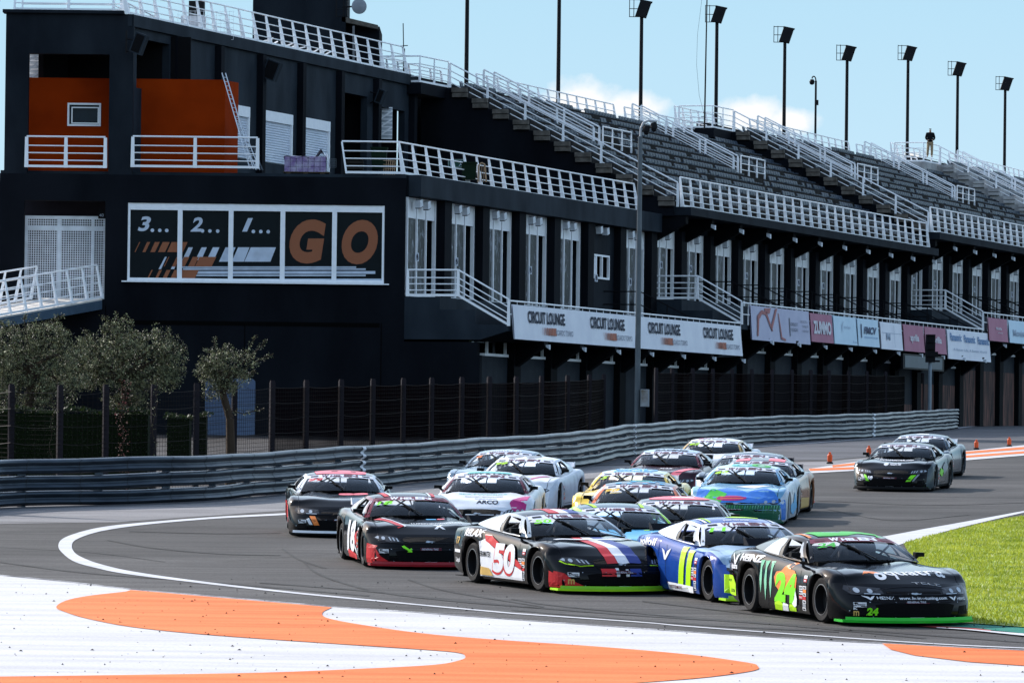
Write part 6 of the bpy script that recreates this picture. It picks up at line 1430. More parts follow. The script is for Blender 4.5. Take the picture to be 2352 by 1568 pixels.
# ================================================================== masts, poles and small things
MAST = mat('mast_dark', (.012, .012, .014), .6); GALV = mat('galvanised_pole', (.10, .115, .13), .45, .4, scale=3, bump=.1)
base_o = -13.2
masts = [(1074, -60), (1285, -40), (1474, 20), (1647, 33), (1803, 80), (1946, 122), (2086, 122), (2200, 158), (2309, 192)]
def mast_d(xd): return (5120-266)*215/(5120-xd)*1.012
names = ['leftmost tall floodlight mast whose head is above the picture', 'second tall floodlight mast from the left with its head above the picture', 'floodlight mast behind the twin security cameras', 'floodlight mast just right of the thin aerial', 'floodlight mast between the aerial and the hooked lamp', 'floodlight mast just right of the hooked lamp', 'floodlight mast just left of the standing person', 'floodlight mast just right of the standing person', 'rightmost floodlight mast, near the right edge of the picture']
for (xd, yd), nm in zip(masts, names):
    d = mast_d(xd); top = P(xd, yd, d); zb_ = zg(d)+9
    th = thing('floodlight_mast', nm, 'floodlight', (top.x, d, zb_), 'floodlight masts behind the grandstand')
    mb = MB(); mb.tube((top.x, d, zb_-6), (top.x, d, top.z-.3), .13, 8, r2=.09); mb.build('pole', MAST, th, True)
    mb = MB(); c = top+Vector((.12, 0, -.05)); t = .32
    q = lambda x, z: Vector((c.x+x*math.cos(t)+z*math.sin(t), c.y-.25, c.z-x*math.sin(t)*.6+z*math.cos(t)))
    mb.prism([q(-.34, -.42), q(.26, -.42), q(.26, .40), q(-.34, .40)], Vector((0, .5, 0))); mb.prism([q(-.36, .40), q(.30, .40), q(.30, .46), q(-.36, .46)], Vector((0, .56, 0))); mb.build('lamp_head', MAST, th)
    mb = MB(); x0 = top.x-.62
    for dx in (0, .22): mb.tube((x0+dx, d, top.z-.45), (x0+dx, d, top.z+.48), .02, 5)
    for dz in (-.43, -.02, .44): mb.tube((x0-.02, d, top.z+dz), (x0+.6, d, top.z+dz), .02, 5)
    mb.build('bracket', MAST, th)
# hooked lamp and aerials
d = 322; top = P(1874, 186, d); th = thing('street_lamp', 'small hooked lamp on a dark pole between two floodlight masts', 'lamp', (top.x, d, zg(d)+9))
mb = MB(); mb.tube((top.x, d, zg(d)+5), (top.x, d, top.z), .09, 7, r2=.06); mb.path([top+Vector((0, 0, 0)), top+Vector((-.02, 0, .16)), top+Vector((-.10, 0, .26)), top+Vector((-.20, 0, .22)), top+Vector((-.22, 0, .12))], .035, 6); mb.tube(P(1874, 230, d)+Vector((.06, 0, 0)), P(1874, 242, d)+Vector((.06, 0, 0)), .09, 6); mb.build('pole', MAST, th)
mb = MB(); mb.lathe([(0, .14), (.10, .12), (.16, 0), (.12, -.14), (.04, -.18), (0, -.18)], top+Vector((-.22, 0, -.05)), (0, 0, 1), 12); mb.build('lamp_head', MAST, th, True)
d = 290; th = thing('aerial_mast', 'very thin aerial mast with a loose guy wire at the stand top', 'aerial', (P(1618, 300, d).x, d, P(1618, 300, d).z))
mb = MB(); mb.tube(P(1618, 296, d), P(1625, -60, d), .045, 6, r2=.03); mb.tube(P(1610, 268, d), P(1618, 268, d), .02, 4); mb.build('pole', MAST, th); mb = MB(); mb.path([P(x, y, d) for x, y in ((1617, -40), (1602, 80), (1600, 150), (1606, 220), (1617, 262))], .009, 4); mb.build('guy_wire', MAST, th)
d = 248; th = thing('aerial', 'short roof aerial with a cross bar at the end of the roof railing', 'aerial', P(927, 215, d)); mb = MB()
mb.tube(P(928, 215, d), P(928, 112, d), .05, 5); mb.tube(P(927, 112, d), P(926, 54, d), .022, 5); mb.tube(P(919, 106, d), P(937, 105, d), .02, 5); mb.build('pole', MAST, th)
# security camera pole
bp = bar_at_x(1456, 4.2); zt_ = P(1471, 292, bp.y).z; th = thing('camera_pole', 'tall grey pole with two security cameras behind the barrier', 'pole', (bp.x, bp.y, zg(bp.y)))
X0 = bp.x+.15; mb = MB(); mb.tube((X0, bp.y, zg(bp.y)-.2), (X0, bp.y, zt_-.35), .115, 12, r2=.085); mb.build('pole', GALV, th, True)
mb = MB(); mb.path([(X0, bp.y, zt_-.4), (X0+.02, bp.y, zt_-.05), (X0+.12, bp.y, zt_+.17), (X0+.28, bp.y, zt_+.24), (X0+.62, bp.y, zt_+.22)], .045, 8); mb.build('arm', mat('arm_light_grey', (.45, .46, .48), .5), th, True)
for dx, dz in ((.22, -.10), (.50, .02)):
    mb = MB(); c = Vector((X0+dx, bp.y-.05, zt_+dz)); mb.lathe([(0, .16), (.09, .15), (.13, .08), (.13, -.06), (.10, -.08), (0, -.08)], c, (0, 0, 1), 12); k = mb.build('camera', MAST, th, True)
    mb = MB(); mb.lathe([(.10, -.06), (.095, -.14), (.05, -.19), (0, -.20)], c, (0, 0, 1), 12); mb.build('dome', mat('camera_dome', (.01, .01, .012), .08), k, True)
cz = P(1472, 913, bp.y).z; th = thing('electrical_cabinet', 'pale grey electrical cabinet with a rust stain fixed to the camera pole', 'cabinet', (X0+.17, bp.y-.1, cz-.32))
mb = MB(); mb.box(X0+.12, X0+.44, bp.y-.22, bp.y+.02, cz-.33, cz+.31); mb.build('housing', mat('cabinet_grey', (.34, .37, .40), .6, scale=3, col2=(.44, .46, .48)), th)
mb = MB(); mb.box(X0+.135, X0+.39, bp.y-.235, bp.y-.2205, cz-.31, cz+.29); mb.build('door', mat('cabinet_door_stained', (.16, .12, .08), .6, scale=2.2, col2=(.46, .48, .50)), th)
# trackside signal
bs = Vector((P(2137, 780, 265).x, 265, 0)); th = thing('trackside_signal', 'black trackside signal box on a pale pole near the end of the barrier', 'signal', (bs.x, bs.y, zg(bs.y)))
mb = MB(); mb.tube((bs.x, bs.y, zg(bs.y)-.1), (bs.x, bs.y, P(2137, 826, bs.y).z), .085, 10); mb.build('pole', mat('signal_pole', (.20, .24, .28), .5, .3), th, True)
z0, z1 = P(2137, 832, bs.y).z, P(2137, 768, bs.y).z; mb = MB(); mb.box(bs.x-.22, bs.x+.22, bs.y-.2, bs.y+.1, z0, z1)
for i in range(4): z = z0+(z1-z0)*(i+.5)/4; mb.prism([(bs.x-.16, bs.y-.2, z+.12), (bs.x+.16, bs.y-.2, z+.12), (bs.x+.16, bs.y-.2, z+.15), (bs.x-.16, bs.y-.2, z+.15)], (0, -.14, 0))
mb.build('signal_box', BLK, th); mb = MB(); mb.box(bs.x+.22, bs.x+.36, bs.y-.1, bs.y, z0+.25, z0+.5); mb.box(bs.x+.22, bs.x+.45, bs.y-.05, bs.y, z0+.02, z0+.10); mb.build('side_lamp', BLK, th)
# blue-grey screen behind the signal
zz0, zz1 = 3.35+.9, 4.0+.9; a0_, a1_ = aat(2072, 4.3), aat(2166, 4.3); th = thing('info_screen', 'blue grey screen hung under the sponsor boards behind the signal', 'screen', F(a0_, 4.3, zz0-.1))
mb = MB(); mb.ob(F(a0_, 4.25, zz0-.2), AV*(a1_-a0_), OV*.12, UP*.75); mb.build('housing', BLK, th); mb = MB(); mb.ob(F(a0_+.3, 4.372, zz0-.12), AV*(a1_-a0_-.8), OV*.02, UP*.58); mb.build('face', mat('screen_glass', (.03, .05, .07), .4, scale=1, col2=(.05, .075, .10), spec=.2), th)
# marker cones
CONEM = mat('marker_orange', (.62, .10, .03), .5); CONEB = mat('marker_base', (.02, .02, .02), .8)
for (x, y), lb in zip([(720, 1012), (1048, 950), (1950, 890), (2226, 865)], ['orange marker post nearest the pack, at the tip of the painted island', 'orange marker post half hidden by the mirror of car 10', 'orange marker post just right of the trailing pair', 'orange marker post at the right edge of the painted island']):
    p = ZC(x, y); th = thing('marker_post', lb, 'marker', (p.x, p.y, zg(p.y)+.03), 'orange marker posts along the painted island')
    z = zg(p.y)+.03; mb = MB(); mb.lathe([(0, 0), (.10, 0), (.10, .04), (.07, .06), (0, .06)], (p.x, p.y, z), (0, 0, 1), 12); mb.build('base', CONEB, th)
    mb = MB(); mb.lathe([(.06, .06), (.075, .09), (.075, .25), (.055, .28), (.035, .29), (.035, .34), (0, .35)], (p.x, p.y, z), (0, 0, 1), 12); mb.build('marker_body', CONEM, th, True, 30)
# ---- things on the control building
def speaker(x, y, d, lb, w=.62, h=.82, lean=.35):
    c = P(x, y, d); th = thing('loudspeaker', lb, 'loudspeaker', (c.x, c.y, c.z-h/2), 'loudspeakers on the control building')
    q = lambda a, z: Vector((c.x+a*math.cos(lean)+z*math.sin(lean), c.y-.25, c.z-a*math.sin(lean)+z*math.cos(lean)))
    mb = MB(); mb.prism([q(-w/2, -h/2), q(w/2, -h/2), q(w/2, h/2), q(-w/2, h/2)], Vector((.1, .45, 0))); mb.build('cabinet', CHARL, th)
    mb = MB(); mb.prism([q(-w/2+.05, -h/2+.05), q(w/2-.05, -h/2+.05), q(w/2-.05, h/2-.05), q(-w/2+.05, h/2-.05)], Vector((0, -.012, 0))); mb.build('grille', GRL, th)
    mb = MB(); mb.tube(c+Vector((-.45, .1, .2)), c+Vector((0, .05, .1)), .03, 5); mb.tube(c+Vector((-.45, .1, -.3)), c+Vector((0, .05, -.1)), .03, 5); mb.tube(c+Vector((-.45, .1, .5)), c+Vector((-.45, .1, -.35)), .035, 5); mb.build('bracket', MAST, th)
speaker(317, 101, 214.2, 'slate loudspeaker on the big corner column of the control building', .42, .78)
speaker(622, 162, 229.5, 'black loudspeaker over the middle roller shutter', .55, .80)
speaker(872, 222, 243.0, 'small black loudspeaker above the bright gap near the stand', .3, .62)
c = P(825, 15, 246); th = thing('satellite_dish', 'round grey dish on the top edge of the tower', 'dish', (c.x, c.y, c.z-.4)); mb = MB()
mb.lathe([(0, .10), (.2, .085), (.32, .03), (.335, 0), (.32, -.02), (.2, .03), (0, .05)], c, (.25, -.95, 0), 24); mb.build('reflector', mat('dish_grey', (.22, .24, .27), .5), th, True); mb = MB(); mb.tube(c+Vector((-.05, .1, 0)), c+Vector((-.75, .5, 0)), .035, 6)
for dx in (-.55, -.68, -1.0): mb.tube(c+Vector((dx, .4, -.45)), c+Vector((dx, .4, .6)), .03, 6)
for dz in (-.42, -.1, .35): mb.tube(c+Vector((-1.0, .4, dz)), c+Vector((-.5, .4, dz)), .02, 5)
mb.build('bracket', MAST, th)
# ladder
ALU = mat('aluminium', (.55, .58, .62), .4, .5); th = thing('ladder', 'long aluminium ladder leaning against the orange wall corner', 'ladder', P(590, 393, 219)); 
def ladder(pa, pb, w, n, nm):
    mb = MB(); sx = Vector((w, .10, 0))
    for s in (0, 1): mb.bar(pa+sx*s, pb+sx*s, .035, .07, (0, 1, 0))
    for i in range(1, n): p = pa.lerp(pb, i/n); mb.tube(p, p+sx, .016, 5)
    mb.build(nm, ALU, th)
ladder(P(574, 388, 215.3), P(510, 168, 216.3), .13, 22, 'long_section'); ladder(P(588, 390, 215.4), P(537, 262, 216.1), .14, 12, 'short_section')
th = thing('folding_ladder', 'dark folded step ladder standing behind the balcony railing end', 'ladder', P(592, 392, 219.5)); mb = MB()
for s in (0, .22): mb.bar(P(568, 335, 219)+Vector((s, 0, 0)), P(590, 391, 219)+Vector((s, 0, 0)), .03, .05)
for i in range(6): p = P(568, 335, 219).lerp(P(590, 391, 219), (i+.5)/6); mb.tube(p, p+Vector((.22, 0, 0)), .015, 5)
mb.path([P(561, 340, 219), P(566, 326, 219), P(573, 330, 219), P(577, 345, 219)], .02, 5); mb.build('frame', mat('ladder_grey', (.12, .14, .17), .5, .4), th)
# pallet with wrapped packs
dd = 217; pa, pb = P(651, 391, dd), P(756, 391, dd); th = thing('loaded_pallet', 'wooden pallet of purple shrink wrapped packs on the terrace', 'pallet', pa)
mb = MB(); L = pb.x-pa.x
for k in range(3): mb.box(pa.x+.1+k*(L-.45)/2, pa.x+.28+k*(L-.45)/2, dd, dd+1, CAMZ+zt, CAMZ+zt+.10)
mb.box(pa.x-.02, pb.x, dd-.02, dd+1.02, CAMZ+zt+.101, CAMZ+zt+.13); mb.build('pallet', mat('pallet_wood', (.08, .055, .03), .9), th)
PK = mat('wrapped_pack', (.16, .08, .26), .25, scale=3.5, col2=(.45, .40, .52)); random.seed(3)
for r in range(3):
    for k in range(7):
        w_ = (L-.15)/7; x = pa.x+.03+k*w_; z = CAMZ+zt+.135+r*.20; mb = MB(); e = random.uniform(0, .03); mb.ob(Vector((x+.005, dd+.02+e, z+.003)), Vector((w_-.015, 0, 0)), Vector((0, .9, 0)), UP*.188); mb.build('pack', PK, th)
mb = MB(); zt2 = CAMZ+zt+.74
def wrap(u, v): 
    return Vector((pa.x-.02+u*(L-.05), dd+1.0*v, zt2+.05*math.sin(u*17+v*5)+.06*math.sin(u*9)*v+(.28*max(0, 1-abs(u-.85)/.13))*(1-v*.4)-.04))
mb.grid(wrap, 26, 6); mb.grid(lambda u, v: Vector((pb.x-.12+.12*v+.02*math.sin(u*20), dd-.02+u*.9, zt2+.12-v*.55)), 6, 6); mb.build('loose_film', mat('white_film', (.6, .6, .66), .35, bump=.3), th, True)
d_ = 217.5; c0 = P(757, 365, d_); th = thing('wire_basket', 'small grey wire basket beside the wrapped pallet', 'basket', (c0.x, d_, CAMZ+zt)); mb = MB(); c1 = P(772, 391, d_)
for i in range(6): t = i/5; mb.tube((c0.x+(c1.x-c0.x)*t, d_, c1.z+.1), (c0.x+(c1.x-c0.x)*t, d_, c0.z), .008, 4)
for i in range(6): t = i/5; mb.tube((c0.x, d_, c0.z+(c1.z+.1-c0.z)*t), (c1.x, d_, c0.z+(c1.z+.1-c0.z)*t), .008, 4)
mb.build('basket', GALV, th)
def bin_(x, y0, y1, d, w, lb, m, name='waste_bin'):
    a = P(x, y1, d); b = P(x, y0, d); th = thing(name, lb, 'bin', a); mb = MB(); mb.prism([(a.x-w*.42, d, a.z), (a.x+w*.42, d, a.z), (a.x+w*.5, d, b.z-.06), (a.x-w*.5, d, b.z-.06)], (0, .6, 0)); mb.build('bin_body', m, th)
    mb = MB(); mb.box(a.x-w*.55, a.x+w*.55, d-.04, d+.64, b.z-.055, b.z); mb.tube((a.x-w*.5, d+.6, b.z), (a.x+w*.5, d+.6, b.z), .03, 6); mb.build('lid', m, th)
GBIN = mat('bin_green', (.004, .014, .007), .6); DBOX = mat('crate_dark', (.03, .028, .025), .8)
bin_(870, 338, 388, 219, .62, 'green wheeled bin on the terrace behind the railing corner', GBIN); bin_(1077, 372, 412, 222.8, .6, 'green wheeled bin farther along the terrace railing', GBIN)
th = thing('stacked_chairs', 'stack of tan folding chairs beside the green bin', 'chairs', P(893, 388, 219)); mb = MB(); TAN = mat('tan_frame', (.35, .24, .15), .6)
for i in range(6): x = P(881+5*i, 388, 219).x; mb.bar((x, 219, CAMZ+zt), (x+.02, 219.1, CAMZ+zt+.82-.03*i), .025, .03, mi=0)
for i in range(5): z = CAMZ+zt+.1+i*.15; mb.bar((P(880, 388, 219).x, 219, z), (P(908, 388, 219).x, 219, z-.02), .02, .02)
mb.build('frame', TAN, th)
th = thing('dark_crate', 'low dark wooden crate in front of the dark doorway', 'crate', P(812, 388, 220)); mb = MB(); a, b = P(797, 390, 220), P(834, 362, 220)
for i in range(4): mb.box(a.x, b.x, 220, 220.6, a.z+.02+i*(b.z-a.z)/4, a.z+(i+.85)*(b.z-a.z)/4)
mb.build('boards', DBOX, th)
th = thing('tan_barrier', 'tan tubular crowd barrier leaning behind the terrace railing', 'barrier', P(1112, 415, 224)); mb = MB(); mb.path([P(1098, 418, 224), P(1099, 380, 224), P(1106, 374, 224), P(1114, 378, 224), P(1117, 418, 224)], .03, 6)
for i in range(3): mb.tube(P(1101+5*i, 418, 224), P(1102+5*i, 380, 224), .014, 5)
mb.build('frame', TAN, th)
# exit sign on the side wall
def Sx(u, v): return P(1029+(1070-1029)*u, 385-(385-366)*v, 249.2)
th = thing('exit_sign', 'green running man exit sign on the dark stand wall', 'sign', Sx(0, 0)); mb = MB(); mb.prism([Sx(0, 0), Sx(1, 0), Sx(1, 1), Sx(0, 1)], Vector((0, .04, 0))); mb.build('plate', mat('exit_plate', (.35, .42, .40), .5), th)
mb = MB(); mb.poly([Sx(u, v)-Vector((0, .01, 0)) for u, v in ((.05, .08), (.95, .08), (.95, .92), (.05, .92))]); mb.build('field', mat('exit_green', (.01, .06, .045), .5), th)
mb = MB(); S2 = lambda u, v: Sx(u, v)-Vector((0, .02, 0)); mb.poly([S2(.72+.035*math.cos(t), .78+.06*math.sin(t)) for t in [i*PI/4 for i in range(8)]]); mb.poly([S2(.68, .38), S2(.76, .40), S2(.76, .68), S2(.70, .68)]); mb.poly([S2(.60, .20), S2(.63, .16), S2(.73, .40), S2(.69, .42)]); mb.poly([S2(.84, .20), S2(.80, .16), S2(.71, .40), S2(.75, .42)]); mb.poly([S2(.12, .18), S2(.28, .18), S2(.28, .82), S2(.12, .82)]); mb.build('pictogram', VW, th)
# roof plant and debris
th = thing('roof_plant_unit', 'white slatted air handling unit with wire cage on the roof', 'roof plant', P(440, 78, 224)); mb = MB(); a, b = P(415, 80, 226), P(478, 8, 226)
mb.box(a.x, a.x+.95, 226, 227, a.z-.3, a.z+.75); mb.build('unit', mat('unit_white', (.55, .56, .6), .5), th); mb = MB(); mb.box(a.x+.3, a.x+.9, 226.1, 227, a.z+.75, b.z+.1)
mb.build('flue', MAST, th); mb = MB()
for i in range(14): x = a.x-.1+i*.17; mb.tube((x, 225.7, a.z-.2), (x, 225.7, a.z+.95), .008, 4)
for i in range(8): z = a.z-.2+i*.16; mb.tube((a.x-.1, 225.7, z), (a.x+2.1, 225.7, z), .008, 4)
mb.build('wire_cage', WHT, th)
th = thing('white_debris', 'broken white railing pieces lying on the roof edge', 'debris', P(660, 112, 231)); mb = MB(); random.seed(9)
for i in range(12): p = P(600+i*13, 96+i*2.9, 231+i*.6); mb.bar(p, p+Vector((random.uniform(.2, .5), .2, random.uniform(.0, .25))), .04, .05)
mb.build('pieces', WHT, th)
# ---- footbridge
A0 = Vector((P(234.6, 690, 214.9).x, 214.9, P(234.6, 686, 214.9).z)); B0_ = Vector((P(0, 727, 208).x, 208, P(0, 727, 208).z)); dv = B0_-A0; B1 = A0+dv*1.5; wv = Vector((-2.25, 0, .0))
th = thing('footbridge', 'sunlit white footbridge ramp with slanted railings at the left edge', 'footbridge', B1)
mb = MB(); mb.prism([A0, B1, B1+wv, A0+wv], UP*-.06); mb.build('deck', mat('deck_pale_boards', (.50, .47, .43), .8, scale=1, stretch=(6, 1, 1), col2=(.62, .58, .54)), th)
mb = MB(); mb.prism([A0-UP*.065, B1-UP*.065, B1-UP*.40, A0-UP*.40], Vector((.0, -.1, 0))); mb.prism([A0+wv-UP*.065, B1+wv-UP*.065, B1+wv-UP*.40, A0+wv-UP*.40], Vector((.0, .1, 0))); mb.build('girder', mat('girder_blue_grey', (.07, .11, .16), .5, .3), th)
railing(th, [A0+UP*.02, B1+UP*.02], 1.25, Vector((-.22, 0, 0)), step=1.15, pw=.10, pd=.06)
railing(th, [A0+wv+UP*.02+dv*.12, B1+wv+UP*.02], 1.25, Vector((.22, 0, 0)), step=1.15, pw=.10, pd=.06)
mb = MB(); mb.box(B1.x-2.3, B1.x, B1.y-.3, B1.y+.3, zg(B1.y)-.2, B1.z-.42); mb.build('pier', CONCL, th)
# ---- person on the platform
pd_ = 345; ft = P(2136, 362, pd_)
zplat = CAMZ+10.6+2.6-.9+11*.48-.02
k_ = (zplat-CAMZ)/(ray(2136, 362).z); pd_ = min(max(k_, 335), 352)
ft = Vector((P(2136, 362, pd_).x, pd_, zplat))
SKIN = mat('skin', (.35, .20, .14), .6); HAIR = mat('hair_dark', (.02, .014, .012), .7); JKT = mat('jacket_black', (.008, .008, .010), .8); TRO = mat('trousers_tan', (.32, .23, .14), .8); SHO = mat('shoe_dark', (.02, .02, .02), .7)
th = thing('person', 'person in a black jacket and tan trousers standing on the stand platform', 'person', ft)
def skin(name, vs_, es, rad, m, par=th):
    me = bpy.data.meshes.new(name); me.from_pydata([Vector(v)+ft-Vector(par['org']) for v in vs_], es, []); o = bpy.data.objects.new(name, me); COL.objects.link(o); o.parent = par; me.materials.append(m)
    md = o.modifiers.new('s', 'SKIN'); me.skin_vertices.data if me.skin_vertices else None
    if not me.skin_vertices: me.attributes
    for i, r in enumerate(rad): me.skin_vertices[0].data[i].radius = r if isinstance(r, tuple) else (r, r)
    me.skin_vertices[0].data[0].use_root = True
    o.modifiers.new('u', 'SUBSURF').levels = 1; o.modifiers['u'].render_levels = 2; 
    bpy.context.view_layer.update()
    return o
def skin2(name, vs_, es, rad, m):
    me = bpy.data.meshes.new(name); bm = bmesh.new(); ly = bm.verts.layers.skin.verify(); V_ = []
    for v, r in zip(vs_, rad):
        q = bm.verts.new(Vector(v)); q[ly].radius = r if isinstance(r, tuple) else (r, r); V_.append(q)
    V_[0][ly].use_root = True
    for a, b in es: bm.edges.new((V_[a], V_[b]))
    bm.to_mesh(me); bm.free(); t = bpy.data.objects.new(name, me); COL.objects.link(t)
    t.modifiers.new('s', 'SKIN'); u = t.modifiers.new('u', 'SUBSURF'); u.levels = 2
    bpy.context.view_layer.update(); m2 = bpy.data.meshes.new_from_object(t.evaluated_get(bpy.context.evaluated_depsgraph_get())); bpy.data.objects.remove(t)
    m2.materials.clear(); m2.materials.append(m)
    for p in m2.polygons: p.use_smooth = True
    o = bpy.data.objects.new(name, m2); COL.objects.link(o); o.parent = th; return o
skin2('body', [(0, 0, .98), (0, 0, 1.15), (0, .0, 1.38), (0, 0, 1.50), (0, -.01, 1.56), (0, -.02, 1.66), (-.09, 0, .90), (-.13, -.02, .50), (-.15, 0, .10), (-.16, -.10, .04), (.09, 0, .90), (.11, -.01, .50), (.11, .02, .10), (.13, -.08, .04), (-.19, 0, 1.42), (-.25, -.03, 1.15), (-.16, -.17, 1.02), (-.08, -.22, 1.03), (.19, 0, 1.42), (.25, -.03, 1.15), (.16, -.17, 1.02), (.08, -.22, 1.03)],
      [(0, 1), (1, 2), (2, 3), (3, 4), (4, 5), (0, 6), (6, 7), (7, 8), (8, 9), (0, 10), (10, 11), (11, 12), (12, 13), (2, 14), (14, 15), (15, 16), (16, 17), (2, 18), (18, 19), (19, 20), (20, 21)],
      [(.14, .11), (.13, .10), (.16, .11), .07, .055, (.085, .10), .09, .06, .042, .04, .09, .06, .042, .04, .06, .045, .032, .035, .06, .045, .032, .035], SKIN)
skin2('jacket', [(0, 0, .86), (0, 0, 1.1), (0, 0, 1.38), (0, 0, 1.50), (-.19, 0, 1.42), (-.26, -.03, 1.15), (-.17, -.16, 1.03), (.19, 0, 1.42), (.26, -.03, 1.15), (.17, -.16, 1.03)], [(0, 1), (1, 2), (2, 3), (2, 4), (4, 5), (5, 6), (2, 7), (7, 8), (8, 9)], [(.20, .15), (.19, .15), (.20, .14), .085, .09, .07, .055, .09, .07, .055], JKT)
skin2('trousers', [(0, 0, .95), (-.09, 0, .86), (-.13, -.02, .50), (-.15, 0, .10), (.09, 0, .86), (.11, -.01, .50), (.11, .02, .10)], [(0, 1), (1, 2), (2, 3), (0, 4), (4, 5), (5, 6)], [(.15, .12), .115, .085, .07, .115, .085, .07], TRO)
skin2('hair', [(0, .01, 1.66), (0, .0, 1.73)], [(0, 1)], [(.105, .12), (.09, .10)], HAIR)
# ---- trees, hedges, climbers
BARK = mat('bark', (.05, .035, .025), .9, bump=.5); 
def leaf_mat(name, a, b, k=.25):
    m, n, l, p = _new(name); tc = n.new('ShaderNodeTexCoord'); ns = n.new('ShaderNodeTexNoise'); ns.inputs['Scale'].default_value = 9; l.new(tc.outputs['Object'], ns.inputs[0])
    r = n.new('ShaderNodeValToRGB'); r.color_ramp.elements[0].position = .44; r.color_ramp.elements[1].position = .72; r.color_ramp.elements[0].color = (*a, 1); r.color_ramp.elements[1].color = (*b, 1); l.new(ns.outputs[0], r.inputs[0]); l.new(r.outputs[0], p.inputs['Base Color']); p.inputs['Roughness'].default_value = .55; p.inputs['Specular IOR Level'].default_value = .25
    t = n.new('ShaderNodeBsdfTranslucent'); l.new(r.outputs[0], t.inputs[0]); x = n.new('ShaderNodeMixShader'); x.inputs[0].default_value = k; l.new(p.outputs[0], x.inputs[1]); l.new(t.outputs[0], x.inputs[2]); l.new(x.outputs[0], n['Material Output'].inputs[0]); return m
OLIVE = leaf_mat('leaf_grey_olive', (.010, .014, .004), (.38, .39, .21), .12); HEDGE = leaf_mat('leaf_hedge', (.008, .016, .003), (.03, .05, .008)); REDL = leaf_mat('leaf_climber', (.16, .05, .05), (.38, .28, .22))  # pale end of the olive ramp is leaf tone plus painted-in highlights
def leaves(mb, c, r, n, s0=.035, s1=.06, up=0):
    for _ in range(n):
        while True:
            q = Vector((random.uniform(-1, 1), random.uniform(-1, 1), random.uniform(-1, 1)))
            if .25 < q.length < 1: break
        p = Vector((c[0]+q.x*r[0], c[1]+q.y*r[1], c[2]+q.z*r[2])); s = random.uniform(s0, s1)
        a = Vector((random.gauss(0, 1), random.gauss(0, 1), random.gauss(0, 1)+up)).normalized(); b = a.orthogonal().normalized(); b = Matrix.Rotation(random.uniform(0, 6.28), 3, a)@b
        mb.add([p, p+a*s*.5+b*s*.28, p+a*s, p+a*s*.5-b*s*.28], [(0, 1, 2, 3)])
def tree(lb, d, trunk, blobs, sprays, seed, dens=900):
    random.seed(seed); W_ = lambda x, y, dd=0: P(x, y, d+dd)
    b = W_(*trunk[0]); th = thing('olive_tree', lb, 'tree', (b.x, d, zg(d)))
    mb = MB(); pts = [Vector((b.x, d, zg(d)-.2))]+[W_(*t) for t in trunk]; r = .13
    for i in range(len(pts)-1): mb.tube(pts[i], pts[i+1], r, 8, r2=r*.85, caps=False); r *= .85
    top = pts[-1]
    for (x, y, rx, ry) in blobs:
        c = W_(x, y, random.uniform(-.4, .4)); m_ = top.lerp(c, .5)+Vector((0, 0, .1)); mb.tube(top, m_, .06, 6, r2=.045); mb.tube(m_, c, .045, 6, r2=.02)
    for pth in sprays:
        q = [top]+[W_(*p) for p in pth]; mb.path(q, .014, 4)
    mb.build('trunk', BARK, th, True)
    mb = MB(); s = FP/d
    for (x, y, rx, ry) in blobs:
        c0 = W_(x, y)
        for _ in range(int(16+rx*ry/90)):
            a_ = random.uniform(0, 2*PI); q_ = random.uniform(0, 1)**.5*random.uniform(.85, 1.2)
            c = c0+Vector((q_*math.cos(a_)*rx/s, random.uniform(-.8, .8)*rx/s, q_*math.sin(a_)*ry/s)); w = random.uniform(.07, .2)
            leaves(mb, c, (w, w, w*random.uniform(.6, 1.5)), int(70*w/.13*dens/900), .028, .055)
    for pth in sprays:
        for i in range(len(pth)-1):
            for k in range(6):
                t = k/6; c = W_(*pth[i]).lerp(W_(*pth[i+1]), t); w = .10*(1-.5*(i+t)/len(pth)); leaves(mb, c, (w, w, w), 9, .03, .055)
    mb.build('crown', OLIVE, th)
tree('broad grey green olive tree at the left edge behind the fence', 129, [(60, 1000), (70, 900), (75, 850)], [(20, 800, 60, 50), (95, 782, 62, 40), (60, 845, 85, 42), (135, 815, 50, 50), (5, 855, 55, 45), (130, 870, 70, 32), (40, 905, 70, 32), (110, 915, 50, 25)], [[(60, 760), (55, 735), (60, 722)], [(120, 745), (130, 728), (150, 722)], [(20, 760), (8, 745), (0, 738)]], 1)
tree('olive tree with a tall leafy sprig, above the reddish climber', 131, [(300, 1020), (290, 940), (285, 880)], [(205, 815, 60, 42), (275, 785, 48, 42), (345, 800, 60, 42), (300, 845, 95, 38), (388, 815, 38, 38), (220, 865, 70, 30), (340, 870, 70, 28), (290, 905, 62, 34), (300, 935, 45, 22), (180, 850, 40, 45), (390, 860, 30, 30)], [[(280, 780), (262, 745), (268, 715)], [(275, 770), (285, 735), (292, 722)], [(270, 755), (245, 732), (232, 728)], [(200, 775), (205, 765), (190, 758)], [(380, 780), (388, 760), (385, 752)], [(400, 800), (418, 790), (428, 805)]], 2)
tree('small open olive tree with splayed branches in front of the blue door', 133, [(530, 1030), (528, 960), (512, 905)], [(500, 835, 42, 36), (545, 835, 45, 32), (520, 865, 50, 30), (480, 855, 28, 28), (500, 890, 35, 22)], [[(500, 830), (492, 790), (496, 772)], [(505, 820), (512, 800), (520, 790)], [(545, 830), (570, 800), (590, 768)], [(560, 830), (595, 800), (612, 780)], [(570, 840), (600, 825), (628, 812)], [(550, 850), (575, 862), (588, 850)], [(520, 940), (560, 950), (608, 938)], [(480, 840), (468, 825), (462, 815)]], 3, 700)
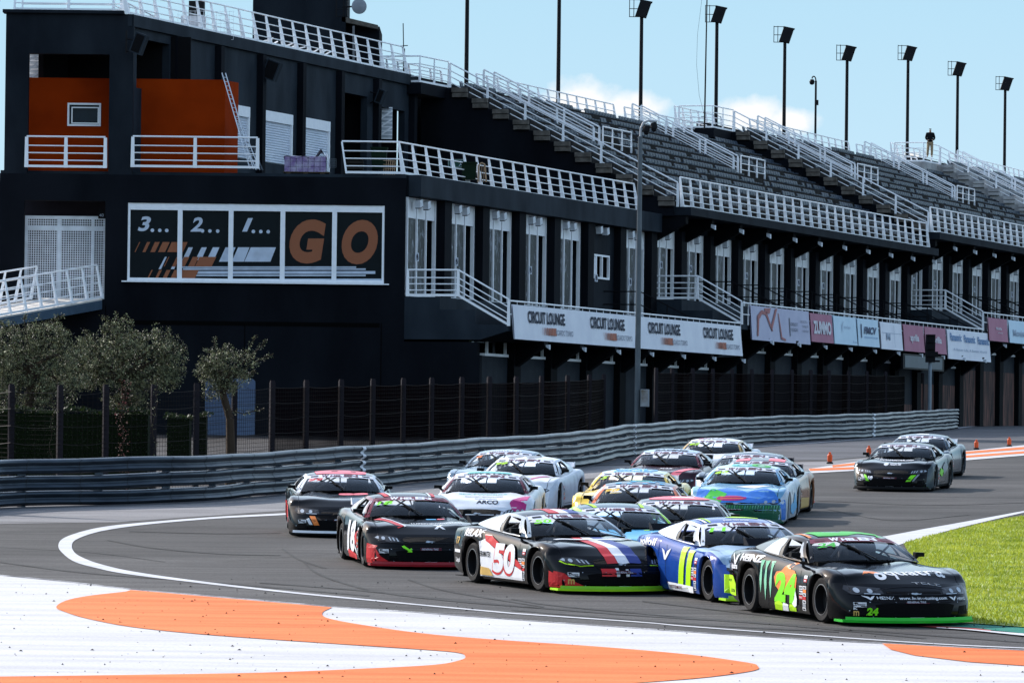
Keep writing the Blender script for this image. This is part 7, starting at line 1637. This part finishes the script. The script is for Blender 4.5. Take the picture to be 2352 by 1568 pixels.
def hedge(lb, x0, x1, y0, y1, d, dep, seed, rd=.0):
    random.seed(seed); a, b = P(x0, y1, d), P(x1, y0, d); th = thing('hedge', lb, 'hedge', (a.x, d, zg(d)))
    mb = MB(); mb.box(a.x+.05, b.x-.05, d+.05, d+dep, zg(d)-.1, b.z-.06); mb.build('core', mat('hedge_core', (.006, .010, .003), .9), th)
    mb = MB(); n = int((b.x-a.x)*(b.z-a.z)*330)
    for _ in range(n):
        x, z = random.uniform(a.x, b.x), random.uniform(a.z, b.z); leaves(mb, (x, d+.02, z), (.05, .05, .05), 1, .03, .055, .6)
    for _ in range(int((b.x-a.x)*dep*900)):
        x, y = random.uniform(a.x, b.x), random.uniform(d, d+dep); leaves(mb, (x, y, b.z-.03+.05*math.sin(x*5)), (.06, .06, .06), 1, .04, .10, 1.6)
    mb.build('foliage', HEDGE, th)
hedge('long dark clipped hedge behind the left fence bays', -40, 345, 946, 1060, 126.5, 1.0, 4)
hedge('short square dark hedge left of the small olive tree', 378, 440, 955, 1050, 137, .9, 5)
hedge('narrow dark hedge just left of the blue service door', 448, 478, 952, 1045, 138.5, .8, 6)
for (x, lb, sd, y0) in [(128, 'thin leafy climber on the fence near the left olive tree', 11, 915), (300, 'reddish climber hanging at the fence below the tall olive', 12, 880), (360, 'leafy climber on the pale fence post', 13, 880)]:
    random.seed(sd); p = bar_at_x(x, 3.0); th = thing('climber', lb, 'plant', (p.x, p.y, zg(p.y))); mb = MB(); ms = MB(); pr = Vector((p.x, p.y, zg(p.y)))
    z1 = P(x, y0, p.y).z; zz = zg(p.y)
    while zz < z1:
        nx_ = pr+Vector((random.uniform(-.09, .09), 0, .15)); nx_.x = p.x+(nx_.x-p.x)*.85; ms.tube(pr, nx_, .008, 4); leaves(mb, nx_, (.16 if x == 300 else .07, .05, .08), 16 if x == 300 else 7, .025, .045); pr = nx_; zz = nx_.z
    ms.build('stem', BARK, th); mb.build('leaves', REDL if x == 300 else OLIVE, th)
# off-frame light mast whose shadow crosses the track at the left
TIP = G(278/1.08844, 1300.5/1.08844); hh = 7.5; Lh = hh/math.tan(SUN_EL)
bx = Vector((TIP.x, TIP.y, 0))+Vector((sdir.x, sdir.y, 0)).normalized()*Lh; th = thing('marshal_mast', 'tall tapering mast beyond the left edge of the picture, casting a shadow', 'mast', (bx.x, bx.y, zg(bx.y)))
mb = MB(); z_ = zg(bx.y); mb.prism([(bx.x-.38, bx.y, z_), (bx.x+.38, bx.y, z_), (bx.x+.30, bx.y, z_+hh*.75), (bx.x+.04, bx.y, z_+hh+.3), (bx.x-.2, bx.y, z_+hh*.8)], (0, .15, 0)); mb.build('pole', MAST, th)
for o in list(bpy.data.objects):
    if 'org' in o: del o['org']
